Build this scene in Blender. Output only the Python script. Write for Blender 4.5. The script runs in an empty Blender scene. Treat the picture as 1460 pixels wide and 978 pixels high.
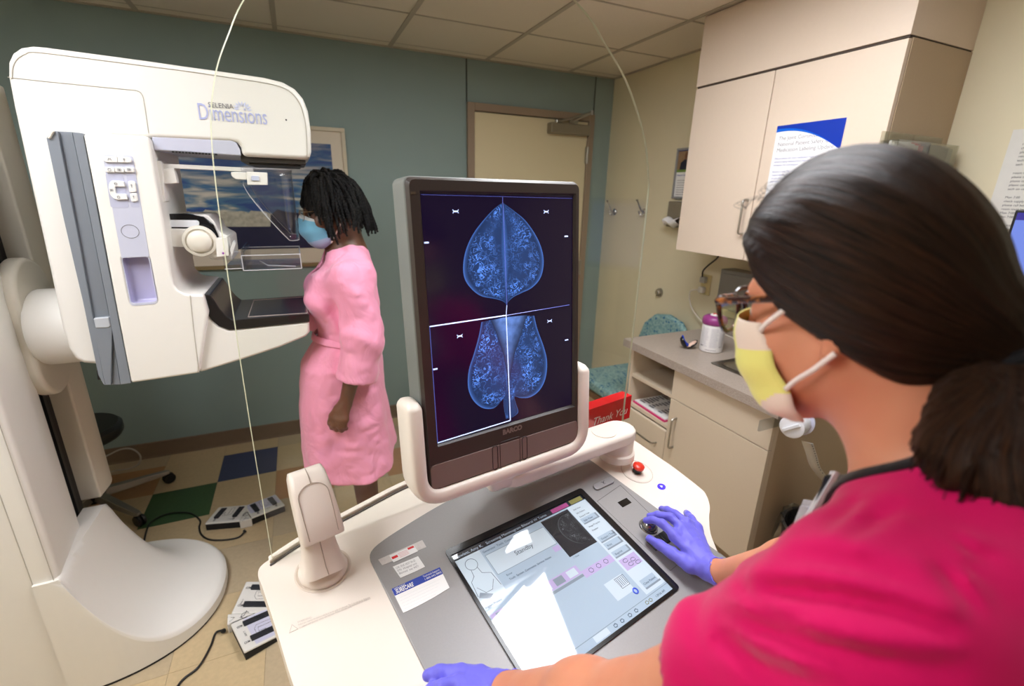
import bpy, bmesh, math, random
import numpy as np
from mathutils import Vector, Matrix
from math import sin, cos, pi, radians, sqrt
S = bpy.context.scene
COL = S.collection
RNG = random.Random(7)
# ---------------------------------------------------------------- camera
CR = np.array([[0.9133647, -0.4065202, 0.0224995], [-0.1048369, -0.2882254, -0.9518064], [0.3934135, 0.8669876, -0.3058732]])
CF, CX, CY = 665.99, 730.0, 489.0
CC = np.array([0.0, 0.0, 1.61])
def ray(px, py):
    return CR.T @ np.array([(px - CX) / CF, (py - CY) / CF, 1.0])
def at(px, py, ax, val):
    """the point of the place seen at a pixel of the photograph, on the plane x/y/z = val"""
    d = ray(px, py); k = 'xyz'.index(ax)
    return CC + d * ((val - CC[k]) / d[k])
def atp(px, py, P0, n):
    d = ray(px, py); n = np.array(n); return CC + d * (((np.array(P0) - CC) @ n) / (d @ n))
def proj(P):
    v = CR @ (np.array(P) - CC); return v[0] / v[2] * CF + CX, v[1] / v[2] * CF + CY
cam = bpy.data.cameras.new('camera'); camo = bpy.data.objects.new('camera', cam); COL.objects.link(camo)
m4 = Matrix.Identity(4)
for i in range(3):
    m4[i][0] = CR[0][i]; m4[i][1] = -CR[1][i]; m4[i][2] = -CR[2][i]; m4[i][3] = CC[i]
camo.matrix_world = m4
cam.sensor_width = 36; cam.lens = CF / 1460 * 36; cam.clip_start = .02
cam.dof.use_dof = True; cam.dof.focus_distance = 1.05; cam.dof.aperture_fstop = 3.2
S.camera = camo
# ---------------------------------------------------------------- materials
def lin(c):
    c = c / 255.0
    return c / 12.92 if c <= 0.04045 else ((c + 0.055) / 1.055) ** 2.4
def rgb(c): return (lin(c[0]), lin(c[1]), lin(c[2]), 1)
def M(name, col, rough=.5, metal=0, bump=0, bs=150, var=.03, vs=30, spec=.5, emit=None, es=0, coat=0, trans=0, sheen=0):
    m = bpy.data.materials.new(name); m.use_nodes = True
    N, L = m.node_tree.nodes, m.node_tree.links
    b = N['Principled BSDF']
    b.inputs['Roughness'].default_value = rough; b.inputs['Metallic'].default_value = metal
    b.inputs['Specular IOR Level'].default_value = spec
    b.inputs['Coat Weight'].default_value = coat; b.inputs['Coat Roughness'].default_value = .08
    b.inputs['Transmission Weight'].default_value = trans
    if sheen: b.inputs['Sheen Weight'].default_value = sheen; b.inputs['Sheen Roughness'].default_value = .4
    c = rgb(col)
    tc = N.new('ShaderNodeTexCoord')
    if var:
        nz = N.new('ShaderNodeTexNoise'); nz.inputs['Scale'].default_value = vs; nz.inputs['Detail'].default_value = 3
        L.new(tc.outputs['Object'], nz.inputs['Vector'])
        mx = N.new('ShaderNodeMix'); mx.data_type = 'RGBA'
        mx.inputs['A'].default_value = tuple(x * (1 - var * 1.5) for x in c[:3]) + (1,)
        mx.inputs['B'].default_value = tuple(min(1, x * (1 + var * 1.5)) for x in c[:3]) + (1,)
        L.new(nz.outputs['Fac'], mx.inputs['Factor']); L.new(mx.outputs['Result'], b.inputs['Base Color'])
    else: b.inputs['Base Color'].default_value = c
    if bump:
        n2 = N.new('ShaderNodeTexNoise'); n2.inputs['Scale'].default_value = bs; n2.inputs['Detail'].default_value = 4
        L.new(tc.outputs['Object'], n2.inputs['Vector'])
        bp = N.new('ShaderNodeBump'); bp.inputs['Strength'].default_value = bump; bp.inputs['Distance'].default_value = .002
        L.new(n2.outputs['Fac'], bp.inputs['Height']); L.new(bp.outputs['Normal'], b.inputs['Normal'])
    if emit:
        b.inputs['Emission Color'].default_value = rgb(emit); b.inputs['Emission Strength'].default_value = es
    return m
def clear_mat(name, tint=(252, 253, 252), refl=.05, rough=.0):
    """thin clear sheet: what passes straight through plus a Fresnel reflection"""
    m = bpy.data.materials.new(name); m.use_nodes = True
    N, L = m.node_tree.nodes, m.node_tree.links; N.remove(N['Principled BSDF'])
    o = N['Material Output']
    t = N.new('ShaderNodeBsdfTransparent'); t.inputs['Color'].default_value = rgb(tint)
    g = N.new('ShaderNodeBsdfGlossy'); g.inputs['Roughness'].default_value = rough
    lw = N.new('ShaderNodeLayerWeight'); lw.inputs['Blend'].default_value = .5
    pw = N.new('ShaderNodeMath'); pw.operation = 'POWER'; pw.inputs[1].default_value = 4
    L.new(lw.outputs['Facing'], pw.inputs[0])
    ma = N.new('ShaderNodeMath'); ma.operation = 'MULTIPLY_ADD'; ma.inputs[1].default_value = .8; ma.inputs[2].default_value = refl
    L.new(pw.outputs[0], ma.inputs[0])
    mx = N.new('ShaderNodeMixShader'); L.new(ma.outputs[0], mx.inputs[0]); L.new(t.outputs[0], mx.inputs[1]); L.new(g.outputs[0], mx.inputs[2])
    L.new(mx.outputs[0], o.inputs['Surface'])
    return m
# ---------------------------------------------------------------- mesh building
def unit(v): v = np.array(v, float); return v / np.linalg.norm(v)
class MB:
    def __init__(s, T=None): s.v = []; s.f = []; s.m = []; s.T = T
    def add(s, vs, fs, mi=0):
        b = len(s.v); s.v += [tuple(map(float, p)) for p in vs]; s.f += [tuple(i + b for i in f) for f in fs]; s.m += [mi] * len(fs); return s
    def box(s, x0, x1, y0, y1, z0, z1, mi=0):
        vs = [(x0,y0,z0),(x1,y0,z0),(x1,y1,z0),(x0,y1,z0),(x0,y0,z1),(x1,y0,z1),(x1,y1,z1),(x0,y1,z1)]
        return s.add(vs, [(3,2,1,0),(4,5,6,7),(0,1,5,4),(1,2,6,5),(2,3,7,6),(3,0,4,7)], mi)
    def obox(s, c, ax, ay, az, mi=0):
        c, ax, ay, az = map(np.array, (c, ax, ay, az))
        vs = [c + i*ax + j*ay + k*az for k in (-1,1) for i, j in ((-1,-1),(1,-1),(1,1),(-1,1))]
        return s.add(vs, [(3,2,1,0),(4,5,6,7),(0,1,5,4),(1,2,6,5),(2,3,7,6),(3,0,4,7)], mi)
    def prism(s, pts, off, mi=0):
        n = len(pts); off = np.array(off, float); a = [np.array(p, float) for p in pts]; b = [p + off for p in a]
        fs = [tuple(range(n))[::-1], tuple(range(n, 2*n))] + [(i, (i+1) % n, n + (i+1) % n, n + i) for i in range(n)]
        return s.add(a + b, fs, mi)
    def poly(s, pts, mi=0): return s.add(pts, [tuple(range(len(pts)))], mi)
    def tube(s, path, r, n=8, mi=0, closed=False, caps=True):
        P = [np.array(p, float) for p in path]; k = len(P)
        rr = r if hasattr(r, '__len__') else [r] * k
        vs = []; u = None
        for i in range(k):
            t = (P[(i+1) % k] - P[i-1]) if closed else (P[min(i+1, k-1)] - P[max(i-1, 0)])
            t = t / (np.linalg.norm(t) + 1e-12)
            if u is None:
                h = np.array([0,0,1.]) if abs(t[2]) < .9 else np.array([1.,0,0]); u = np.cross(t, h)
            u = u - t * (u @ t); u /= np.linalg.norm(u) + 1e-12; w = np.cross(t, u)
            vs += [P[i] + rr[i] * (cos(2*pi*j/n) * u + sin(2*pi*j/n) * w) for j in range(n)]
        fs = []
        for i in range(k if closed else k - 1):
            a, b = i * n, ((i+1) % k) * n
            fs += [(a + j, a + (j+1) % n, b + (j+1) % n, b + j) for j in range(n)]
        if caps and not closed: fs += [tuple(range(n))[::-1], tuple(range((k-1)*n, k*n))]
        return s.add(vs, fs, mi)
    def lathe(s, prof, c=(0,0,0), ax=(0,0,1), n=32, mi=0, sc=(1,1)):
        ax = unit(ax); h = np.array([1.,0,0]) if abs(ax[0]) < .9 else np.array([0,1.,0])
        u = unit(h - ax * (h @ ax)); w = np.cross(ax, u); c = np.array(c, float)
        vs = []; fs = []
        for (r, z) in prof: vs += [c + ax*z + r*(sc[0]*cos(2*pi*j/n)*u + sc[1]*sin(2*pi*j/n)*w) for j in range(n)]
        for i in range(len(prof) - 1): fs += [(i*n + j, i*n + (j+1) % n, (i+1)*n + (j+1) % n, (i+1)*n + j) for j in range(n)]
        fs += [tuple(range(n))[::-1], tuple(range((len(prof)-1)*n, len(prof)*n))]
        return s.add(vs, fs, mi)
    def cyl(s, a, b, r, n=24, mi=0):
        a = np.array(a, float); b = np.array(b, float); return s.lathe([(r, 0), (r, np.linalg.norm(b - a))], a, b - a, n, mi)
    def grid(s, fn, nu, nv, mi=0, wrapu=False):
        vs = [fn(i / nu, j / nv) for i in range(nu + (0 if wrapu else 1)) for j in range(nv + 1)]
        fs = []; k = nu if wrapu else nu + 1
        for i in range(nu):
            for j in range(nv):
                a = i * (nv+1) + j; b = ((i+1) % k) * (nv+1) + j; fs.append((a, b, b + 1, a + 1))
        return s.add(vs, fs, mi)
    def text(s, body, size, o, x, y, mi=0, align='LEFT', ext=.0002, shear=0, width=None, bold=0):
        """lettering on a surface: baseline starts at o, runs along x, stands along y"""
        cu = bpy.data.curves.new('lettering', 'FONT'); cu.body = body; cu.size = size; cu.align_x = align; cu.shear = shear
        cu.extrude = 0; cu.resolution_u = 3; cu.offset = bold
        ob = bpy.data.objects.new('lettering', cu); COL.objects.link(ob)
        dg = bpy.context.evaluated_depsgraph_get(); dg.update()
        me = bpy.data.meshes.new_from_object(ob.evaluated_get(dg))
        x = unit(x); y = np.array(y, float); y = unit(y - x * (x @ y)); z = np.cross(x, y); o = np.array(o, float)
        k = 1
        if width and len(me.vertices):
            xs = [v.co.x for v in me.vertices]; k = width / max(1e-9, max(xs) - min(xs))
        s.add([o + x * v.co.x * k + y * v.co.y + z * ext for v in me.vertices], [tuple(p.vertices) for p in me.polygons], mi)
        bpy.data.objects.remove(ob); bpy.data.curves.remove(cu); bpy.data.meshes.remove(me)
        return s
    def build(s, name, mats, parent=None, bevel=0, seg=3, smooth=True, angle=38, blim=40, sub=0, origin=None):
        vs = np.array(s.v, float)
        if s.T is not None:
            T = np.array(s.T); vs = vs @ T[:3,:3].T + T[:3,3]
        o_loc = np.zeros(3)
        if parent is None:
            o_loc = np.array([(vs[:,0].min()+vs[:,0].max())/2, (vs[:,1].min()+vs[:,1].max())/2, vs[:,2].min()]) if origin is None else np.array(origin, float)
            vs = vs - o_loc
        me = bpy.data.meshes.new(name); me.from_pydata(vs.tolist(), [], s.f)
        if not isinstance(mats, (list, tuple)): mats = [mats]
        for m in mats: me.materials.append(m)
        me.polygons.foreach_set('material_index', s.m)
        bm = bmesh.new(); bm.from_mesh(me); bmesh.ops.recalc_face_normals(bm, faces=bm.faces); bm.to_mesh(me); bm.free()
        return finish(name, me, parent, o_loc, bevel, seg, smooth, angle, blim, sub)
def finish(name, me, parent=None, o_loc=(0,0,0), bevel=0, seg=3, smooth=True, angle=38, blim=40, sub=0):
    if smooth:
        me.polygons.foreach_set('use_smooth', [True] * len(me.polygons))
        if not bevel: me.set_sharp_from_angle(angle=radians(angle))
    o = bpy.data.objects.new(name, me); COL.objects.link(o); o.location = o_loc
    if bevel:
        b = o.modifiers.new('bevel', 'BEVEL'); b.width = bevel; b.segments = seg; b.limit_method = 'ANGLE'; b.angle_limit = radians(blim); b.harden_normals = True
    if sub:
        b = o.modifiers.new('sub', 'SUBSURF'); b.levels = sub; b.render_levels = sub
    if parent is not None: put(o, parent)
    return o
def put(o, parent):
    o.parent = parent
    mw = Matrix.Identity(4); q = parent
    while q is not None:
        mw = q.matrix_parent_inverse @ (Matrix.Translation(q.location) @ q.rotation_euler.to_matrix().to_4x4()) @ Matrix.Identity(4) if q.parent is None else Matrix.Translation(q.location)
        break
    if parent.parent is not None: o.matrix_parent_inverse = Matrix.Identity(4); o.matrix_parent_inverse = WM(parent).inverted()
    else: o.matrix_parent_inverse = mw.inverted()
def WM(o):
    b = Matrix.Translation(o.location) @ o.rotation_euler.to_matrix().to_4x4()
    return b if o.parent is None else WM(o.parent) @ o.matrix_parent_inverse @ b
def tag(o, label, cat, group=None):
    o['label'] = label; o['category'] = cat
    if group: o['group'] = group
    return o
def thing(name, loc, label, cat, group=None, rz=0):
    o = bpy.data.objects.new(name, None); COL.objects.link(o); o.location = loc; o.rotation_euler = (0, 0, rz); o.empty_display_size = .1
    return tag(o, label, cat, group)
def struct(o): o['kind'] = 'structure'; return o
def smooth_path(pts, n=8, closed=False):
    """Catmull-Rom through points"""
    P = [np.array(p, float) for p in pts]; out = []; k = len(P)
    for i in range(k if closed else k - 1):
        g = (lambda j: P[j % k]) if closed else (lambda j: P[min(max(j, 0), k - 1)])
        p0, p1, p2, p3 = g(i-1), g(i), g(i+1), g(i+2)
        for j in range(n):
            t = j / n
            out.append(.5 * ((2*p1) + (p2-p0)*t + (2*p0-5*p1+4*p2-p3)*t*t + (-p0+3*p1-3*p2+p3)*t**3))
    if not closed: out.append(P[-1])
    return out
def rrect(x0, x1, y0, y1, r, n=5):
    out = []
    for cx_, cy_, a0 in ((x1-r, y1-r, 0), (x0+r, y1-r, 90), (x0+r, y0+r, 180), (x1-r, y0+r, 270)):
        for i in range(n + 1):
            a = radians(a0 + 90 * i / n); out.append((cx_ + r*cos(a), cy_ + r*sin(a)))
    return out
def round_poly(pts, r, n=4):
    """round the corners of a closed polyline (any dimension)"""
    P = [np.array(p, float) for p in pts]; k = len(P); out = []
    for i in range(k):
        a, b, c = P[i-1], P[i], P[(i+1) % k]; rr = r[i] if hasattr(r, '__len__') else r
        la, lc = np.linalg.norm(a-b), np.linalg.norm(c-b); q = min(rr, la*.49, lc*.49)
        if q <= 0: out.append(b); continue
        s0 = b + (a-b)/la*q; s1 = b + (c-b)/lc*q
        for j in range(n + 1):
            t = j / n; out.append((1-t)**2*s0 + 2*t*(1-t)*b + t*t*s1)
    return out
# ---------------------------------------------------------------- shared materials
MACH = M('machine_white_enamel', (236, 233, 226), .38, var=.008, bump=.03, bs=900)
MACH2 = M('machine_cream_plastic', (226, 220, 206), .45, var=.01)
GREYP = M('machine_slate_grey', (128, 134, 142), .45, var=.01)
GREYL = M('lilac_grey_plastic', (196, 198, 214), .4, var=.01)
BLACK = M('black_plastic', (22, 21, 22), .4, var=.02)
BLACKM = M('black_matte_rubber', (24, 24, 26), .7, bump=.2, bs=400)
SEAM = M('seam_shadow_gap', (184, 178, 166), .7, var=0)
DSEAM = M('dark_joint', (70, 58, 48), .7, var=0)
STEEL = M('brushed_steel', (176, 172, 164), .32, metal=1, bump=.05, bs=600)
CHROME = M('polished_chrome', (205, 203, 200), .15, metal=1, var=0)
WPLAS = M('warm_white_plastic', (238, 228, 216), .35, var=.006)
PAPER = M('white_paper', (238, 238, 236), .8, var=.01)
INK = M('black_ink', (48, 48, 54), .8, var=0)
INKL = M('grey_ink', (150, 148, 150), .8, var=0)
INKB = M('blue_ink', (92, 100, 168), .8, var=0)
ES, SCR_E, MON_E, EXPO = 17.0, .40, 1.6, .12
# ================================================================= the room
XR, YB, ZC = 2.23, 3.21, 2.42
XL, YF = -1.75, -1.15
TEAL = M('teal_wall_vinyl', (138, 158, 155), .55, bump=.15, bs=260, var=.03, vs=6)
CREAM = M('cream_wall_vinyl', (224, 214, 182), .6, bump=.15, bs=260, var=.02, vs=6)
CEIL = M('ceiling_tile_fissured', (230, 220, 203), .9, bump=.5, bs=350, var=.03, vs=120)
CGRID = M('ceiling_tee_metal', (178, 168, 150), .5, var=.01)
BASE = M('brown_vinyl_base', (120, 102, 84), .5, var=.05)
FT = [M('beige_vinyl_tile', (200, 178, 140), .38, var=.09, vs=60), M('green_vinyl_tile', (58, 88, 52), .38, var=.14, vs=60),
      M('blue_vinyl_tile', (62, 70, 104), .38, var=.14, vs=60), M('terracotta_vinyl_tile', (182, 136, 92), .38, var=.1, vs=60),
      M('sand_vinyl_tile', (188, 170, 140), .38, var=.09, vs=60), M('tile_joint', (140, 122, 94), .7, var=0)]
# floor of 30.5 cm vinyl tiles, two colours of pattern tiles in a band
fl = MB(); TS = .303; TX, TY = -.57, 2.765
fl.box(XL, XR, YF, YB, -.05, 0, 5)
ib, jb = [int(math.floor(v)) for v in ((at(580, 672, 'z', 0)[0] - TX)/TS, (at(580, 672, 'z', 0)[1] - TY)/TS)]
spec = {(0, 0): 2, (-1, -1): 1, (-2, 0): 3, (1, -1): 3, (ib, jb): 2, (3, -1): 3, (4, 0): 2, (5, -1): 1, (-3, -1): 2}
for i in range(-5, 11):
    for j in range(-14, 3):
        x0, x1 = max(XL, TX + i*TS), min(XR, TX + (i+1)*TS); y0, y1 = max(YF, TY + j*TS), min(YB, TY + (j+1)*TS)
        if x1 - x0 < .01 or y1 - y0 < .01: continue
        g = .0006; k = spec.get((i, j), 0 if (i*7 + j*5) % 3 else 4)
        fl.box(x0+g, x1-g, y0+g, y1-g, -.001, .0012, k)
struct(fl.build('floor', FT, smooth=False))
w = MB(); w.box(XL-.1, XR+.1, YB, YB+.1, 0, ZC); struct(w.build('wall_back', TEAL, smooth=False))
w = MB(); w.box(XR, XR+.1, YF, YB, 0, ZC); struct(w.build('wall_right', CREAM, smooth=False))
w = MB(); w.box(XL-.1, XL, YF, YB, 0, ZC); struct(w.build('wall_left', CREAM, smooth=False))
w = MB(); w.box(XL-.1, XR+.1, YF-.1, YF, 0, ZC); struct(w.build('wall_front', M('dimmed_taupe_wall', (150, 140, 128), .7, var=.02), smooth=False))  # unseen wall, toned darker to weaken its reflection in the shield
# ceiling with its T-bar grid
c = MB(); c.box(XL-.1, XR+.1, YF-.1, YB+.1, ZC, ZC+.05)
GX = [1.22 + .61*k for k in range(-5, 2)]; GY = [2.60, 2.05, 1.42, .81, .20, -.41]
for gx in GX: c.box(gx-.012, gx+.012, YF, YB, ZC-.004, ZC, 1)
for gy in GY: c.box(XL, XR, gy-.005, gy+.005, ZC-.003, ZC, 1)
c.box(XL, XR, YB-.022, YB, ZC-.005, ZC, 1); c.box(XR-.022, XR, YF, YB, ZC-.005, ZC, 1)
c.box(XL, XR, YB-.1, YB-.097, ZC-.002, ZC, 1)
struct(c.build('ceiling', [CEIL, CGRID], smooth=False))
b = MB()
for x0, x1 in ((XL, 1.09), (2.065, XR)):
    b.prism([(x0, YB, 0), (x0, YB-.012, 0), (x0, YB-.007, .012), (x0, YB-.006, .1), (x0, YB, .104)], (x1-x0, 0, 0))
struct(b.build('baseboard_back', BASE, smooth=False))
b = MB(); b.prism([(XR, YF, 0), (XR-.012, YF, 0), (XR-.006, YF, .012), (XR-.005, YF, .1), (XR, YF, .104)], (0, 1.05-YF, 0))
b.prism([(XR, 1.98, 0), (XR-.012, 1.98, 0), (XR-.006, 1.98, .012), (XR-.005, 1.98, .1), (XR, 1.98, .104)], (0, YB-.012-1.98, 0))
struct(b.build('baseboard_right', BASE, smooth=False))
# wall panel joints
JOINT = M('dark_panel_joint', (38, 48, 48), .6, var=0)
a0 = at(665, 110, 'y', YB)[0]; a1 = at(847, 150, 'y', YB)[0]
for i, xj in enumerate((a0, a1)):
    t = MB(); t.box(xj-.004, xj+.004, YB-.003, YB, 2.165, ZC-.005); struct(t.build('trim_%d' % (i+1), JOINT, smooth=False))
# ---- door
DOORM = M('cream_door_laminate', (228, 214, 176), .5, var=.015, vs=8)
FRAMEM = M('taupe_door_frame_paint', (152, 132, 112), .5, var=.02)
CLOSERM = M('door_closer_bronze_grey', (142, 132, 112), .45, metal=.4, var=.02)
dr = MB(); dr.box(1.137, 2.018, YB-.016, YB-.001, .012, 2.112); door = struct(dr.build('door_1', DOORM, bevel=.002))
f = MB(); f.box(1.088, 1.137, YB-.03, YB-.001, 0, 2.165); f.box(2.020, 2.066, YB-.03, YB-.001, 0, 2.165); f.box(1.137, 2.02, YB-.03, YB-.001, 2.118, 2.165)
f.build('door_frame', FRAMEM, door, bevel=.003)
g = MB(); g.box(1.13, 2.025, YB-.0009, YB-.0004, .0, 2.12); g.build('door_gap', BLACK, door)
cl = MB(); q = at(784, 174, 'y', YB-.06); r = at(839, 194, 'y', YB-.06)
cl.box(q[0], r[0], YB-.085, YB-.017, r[2], q[2]); clo = cl.build('door_closer', CLOSERM, door, bevel=.008)
ar = MB(); ar.tube([(q[0]+.06, YB-.05, q[2]+.004), (q[0]+.30, YB-.12, q[2]+.075)], .008); ar.tube([(q[0]+.30, YB-.12, q[2]+.075), (q[0]+.20, YB-.035, q[2]+.02)], .007)
ar.cyl((q[0]+.06, YB-.05, q[2]-.002), (q[0]+.06, YB-.05, q[2]+.02), .014); ar.cyl((q[0]+.30, YB-.12, q[2]+.062), (q[0]+.30, YB-.12, q[2]+.088), .011)
ar.box(q[0]+.17, q[0]+.24, YB-.042, YB-.03, q[2]+.008, q[2]+.03); ar.build('closer_arm', STEEL, clo)
for z0 in (1.83, 1.0, .22):
    h = MB(); h.cyl((2.019, YB-.034, z0), (2.019, YB-.034, z0+.115), .007); h.box(2.008, 2.03, YB-.033, YB-.016, z0, z0+.115); h.build('hinge', STEEL, door)
h = MB(); h.cyl((1.20, YB-.02, .98), (1.20, YB-.075, .98), .012); h.cyl((1.20, YB-.017, .98), (1.20, YB-.024, .98), .032); h.tube([(1.20, YB-.07, .98), (1.31, YB-.07, .98)], .010); h.build('door_handle', STEEL, door)
# ---- recessed ceiling lights (they light the room; just out of the photograph above)
LAMP = M('lit_diffuser', (255, 250, 240), .5, var=0, emit=(246, 248, 254), es=ES)
TROF = M('white_fixture_enamel', (240, 238, 232), .4, var=0)
def troffer(x0, x1, y0, y1, lab):
    t = thing('ceiling_light', ((x0+x1)/2, (y0+y1)/2, ZC-.03), lab, 'ceiling light', 'recessed fluorescent lights in the ceiling')
    f = MB(); e = .018
    f.box(x0, x1, y0, y0+e, ZC-.014, ZC-.001); f.box(x0, x1, y1-e, y1, ZC-.014, ZC-.001); f.box(x0, x0+e, y0+e, y1-e, ZC-.014, ZC-.001); f.box(x1-e, x1, y0+e, y1-e, ZC-.014, ZC-.001)
    f.build('light_frame', TROF, t, bevel=.002)
    d = MB(); d.box(x0+e, x1-e, y0+e, y1-e, ZC-.008, ZC-.003); d.build('diffuser', LAMP, t, smooth=False)
troffer(.635, 1.215, .42, 1.605, 'recessed fluorescent ceiling light above the display monitor')
troffer(-1.21, -.63, .20, 1.39, 'recessed fluorescent ceiling light over the clear shield, nearer the mammography machine')
# ---- framed print of icebergs on the teal wall
def print_mat():
    m = bpy.data.materials.new('iceberg_print'); m.use_nodes = True
    N, L = m.node_tree.nodes, m.node_tree.links; b = N['Principled BSDF']; b.inputs['Roughness'].default_value = .25
    tc = N.new('ShaderNodeTexCoord'); sx = N.new('ShaderNodeSeparateXYZ'); L.new(tc.outputs['Generated'], sx.inputs[0])
    mp = N.new('ShaderNodeMapping'); mp.inputs['Scale'].default_value = (1.6, 1, 7); mp.inputs['Rotation'].default_value = (0, radians(-9), 0); L.new(tc.outputs['Generated'], mp.inputs[0])
    nz = N.new('ShaderNodeTexNoise'); nz.inputs['Scale'].default_value = 1.6; nz.inputs['Detail'].default_value = 6; nz.inputs['Distortion'].default_value = .5; L.new(mp.outputs[0], nz.inputs['Vector'])
    cr = N.new('ShaderNodeValToRGB'); e = cr.color_ramp.elements
    e[0].position = .38; e[0].color = rgb((54, 84, 146)); e[1].position = .60; e[1].color = rgb((220, 214, 200))
    k = e.new(.48); k.color = rgb((84, 126, 160)); k = e.new(.54); k.color = rgb((160, 168, 168)); L.new(nz.outputs['Fac'], cr.inputs[0])
    top = N.new('ShaderNodeMapRange'); top.inputs[1].default_value = .45; top.inputs[2].default_value = 1.0; L.new(sx.outputs['Z'], top.inputs[0])
    mx = N.new('ShaderNodeMix'); mx.data_type = 'RGBA'; mx.inputs['B'].default_value = rgb((44, 66, 126)); L.new(cr.outputs[0], mx.inputs['A'])
    mu = N.new('ShaderNodeMath'); mu.operation = 'MULTIPLY'; mu.inputs[1].default_value = .7; L.new(top.outputs[0], mu.inputs[0]); L.new(mu.outputs[0], mx.inputs['Factor'])
    L.new(mx.outputs['Result'], b.inputs['Base Color'])
    return m
SEA = M('printed_sea', (34, 38, 72), .25, var=.25, vs=90); ICE = M('printed_ice', (190, 186, 172), .25, var=.35, vs=45); ROCK = M('printed_dark_land', (44, 46, 72), .25, var=.1)
PFR = M('pale_wood_picture_frame', (214, 202, 178), .45, var=.03); MATB = M('cream_mat_board', (226, 214, 196), .8, var=.01); PLIN = M('dark_gold_frame_edge', (140, 122, 84), .45)
px1, pz1 = at(491, 183, 'y', YB-.02)[0], at(491, 183, 'y', YB-.02)[2]; pz0 = at(430, 380, 'y', YB-.02)[2]; px0 = -.72
pic = thing('picture_frame', ((px0+px1)/2, YB-.012, pz0), 'pale framed print of icebergs under a blue sky on the teal wall', 'picture')
f = MB(); e = .022
f.box(px0, px1, YB-.026, YB-.001, pz1-e, pz1); f.box(px0, px1, YB-.026, YB-.001, pz0, pz0+e, 1); f.box(px0, px0+e, YB-.026, YB-.001, pz0+e, pz1-e); f.box(px1-e, px1, YB-.026, YB-.001, pz0+e, pz1-e)
f.build('frame', [PFR, PLIN], pic, bevel=.003)
f = MB(); f.box(px0+e, px1-e, YB-.012, YB-.002, pz0+e, pz1-e); f.build('mat_board', MATB, pic)
ix0, ix1 = px0+.11, px1-.085; iz0, iz1 = pz0+.112, pz1-.092
pr = MB(); pr.box(ix0, ix1, YB-.0135, YB-.012, iz0, iz1); prt = pr.build('print', print_mat(), pic, smooth=False)
zs = at(330, 322, 'y', YB)[2]; zi = at(330, 301, 'y', YB)[2]
s = MB(); s.box(ix0, ix1, YB-.0145, YB-.0135, iz0, zs); s.build('printed_sea', SEA, prt, smooth=False)
s = MB(); rr = random.Random(3); pts = [(ix0, zs-.004)]; xx = ix0
x_end = at(392, 312, 'y', YB)[0]
while xx < x_end: pts.append((xx, zi + rr.uniform(-.018, .008))); xx += rr.uniform(.012, .05)
pts += [(x_end, zi - .02), (x_end+.02, zs-.004)]
s.prism([(p[0], YB-.0148, p[1]) for p in pts], (0, .0012, 0)); s.build('printed_ice', ICE, prt, smooth=False)
s = MB(); s.prism([(p[0], YB-.0152, p[1]) for p in [(x_end-.03, zs-.01), (x_end-.02, zi-.02), (x_end+.02, zi+.012), (x_end+.06, zi), (ix1-.02, zi-.03), (ix1, zi-.04), (ix1, zs-.01)]], (0, .0012, 0)); s.build('printed_land', ROCK, prt, smooth=False)
# ---- coat hooks, round stop, notices, outlet on the right wall
for (px, py, lab) in ((872, 300, 'double steel coat hook on cream wall, the one nearer the teal corner'), (915, 300, 'double steel coat hook on cream wall, the one farther from the teal corner')):
    p = at(px+5, py+2, 'x', XR); t = thing('coat_hook', (XR, p[1], p[2]-.03), lab, 'coat hook', 'coat hooks on the cream wall')
    h = MB(); h.lathe([(.024, 0), (.024, .006), (.012, .010)], (XR-.0005, p[1], p[2]), (-1, 0, 0)); h.build('hook_plate', CHROME, t)
    h = MB(); h.tube(smooth_path([(XR-.008, p[1], p[2]), (XR-.03, p[1], p[2]+.002), (XR-.05, p[1], p[2]+.03), (XR-.075, p[1]+.005, p[2]+.075)]), .0055); h.add([], [])
    h.lathe([(.002, 0), (.009, .005), (.009, .01), (.002, .014)], (XR-.073, p[1]+.005, p[2]+.07), (-.4, 0, 1), 12); h.build('upper_hook', CHROME, t)
    h = MB(); h.tube(smooth_path([(XR-.008, p[1], p[2]-.005), (XR-.03, p[1], p[2]-.022), (XR-.05, p[1], p[2]-.015), (XR-.055, p[1], p[2]+.006)]), .005); h.build('lower_hook', CHROME, t)
p = at(941, 417, 'x', XR)
t = MB(); t.lathe([(.03, 0), (.03, .006), (.02, .010), (.02, .026), (.016, .030), (.006, .030)], (XR-.0005, p[1], p[2]), (-1, 0, 0)); tag(t.build('door_stop', STEEL), 'round steel door stop low on the cream wall above the teal chair', 'door stop')
def wall_quad(px, n=.0): return [at(a, b_, 'x', XR) for a, b_ in px]
# framed staff notice half hidden by the wall cabinet
q = wall_quad([(968, 212), (962, 283)]); y1_ = q[0][1]; y0_ = y1_-.20; z1_, z0_ = q[0][2], q[1][2]
nt = thing('framed_notice', (XR, (y0_+y1_)/2, z0_), 'grey framed notice with a photo, half hidden behind the wall cabinet', 'notice')
f = MB(); e = .012; f.box(XR-.014, XR-.001, y0_, y1_, z1_-e, z1_); f.box(XR-.014, XR-.001, y0_, y1_, z0_, z0_+e); f.box(XR-.014, XR-.001, y0_, y0_+e, z0_+e, z1_-e); f.box(XR-.014, XR-.001, y1_-e, y1_, z0_+e, z1_-e); f.build('frame', M('grey_frame', (150, 150, 150), .4), nt)
f = MB(); f.box(XR-.006, XR-.002, y0_+e, y1_-e, z0_+e, z1_-e); pg = f.build('sheet', PAPER, nt)
f = MB(); f.box(XR-.0068, XR-.006, y0_+e, y1_-e, z1_-.125, z1_-e-.004, 0); f.box(XR-.0068, XR-.006, y0_+e, y1_-e, z1_-.14, z1_-.125, 1)
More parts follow.
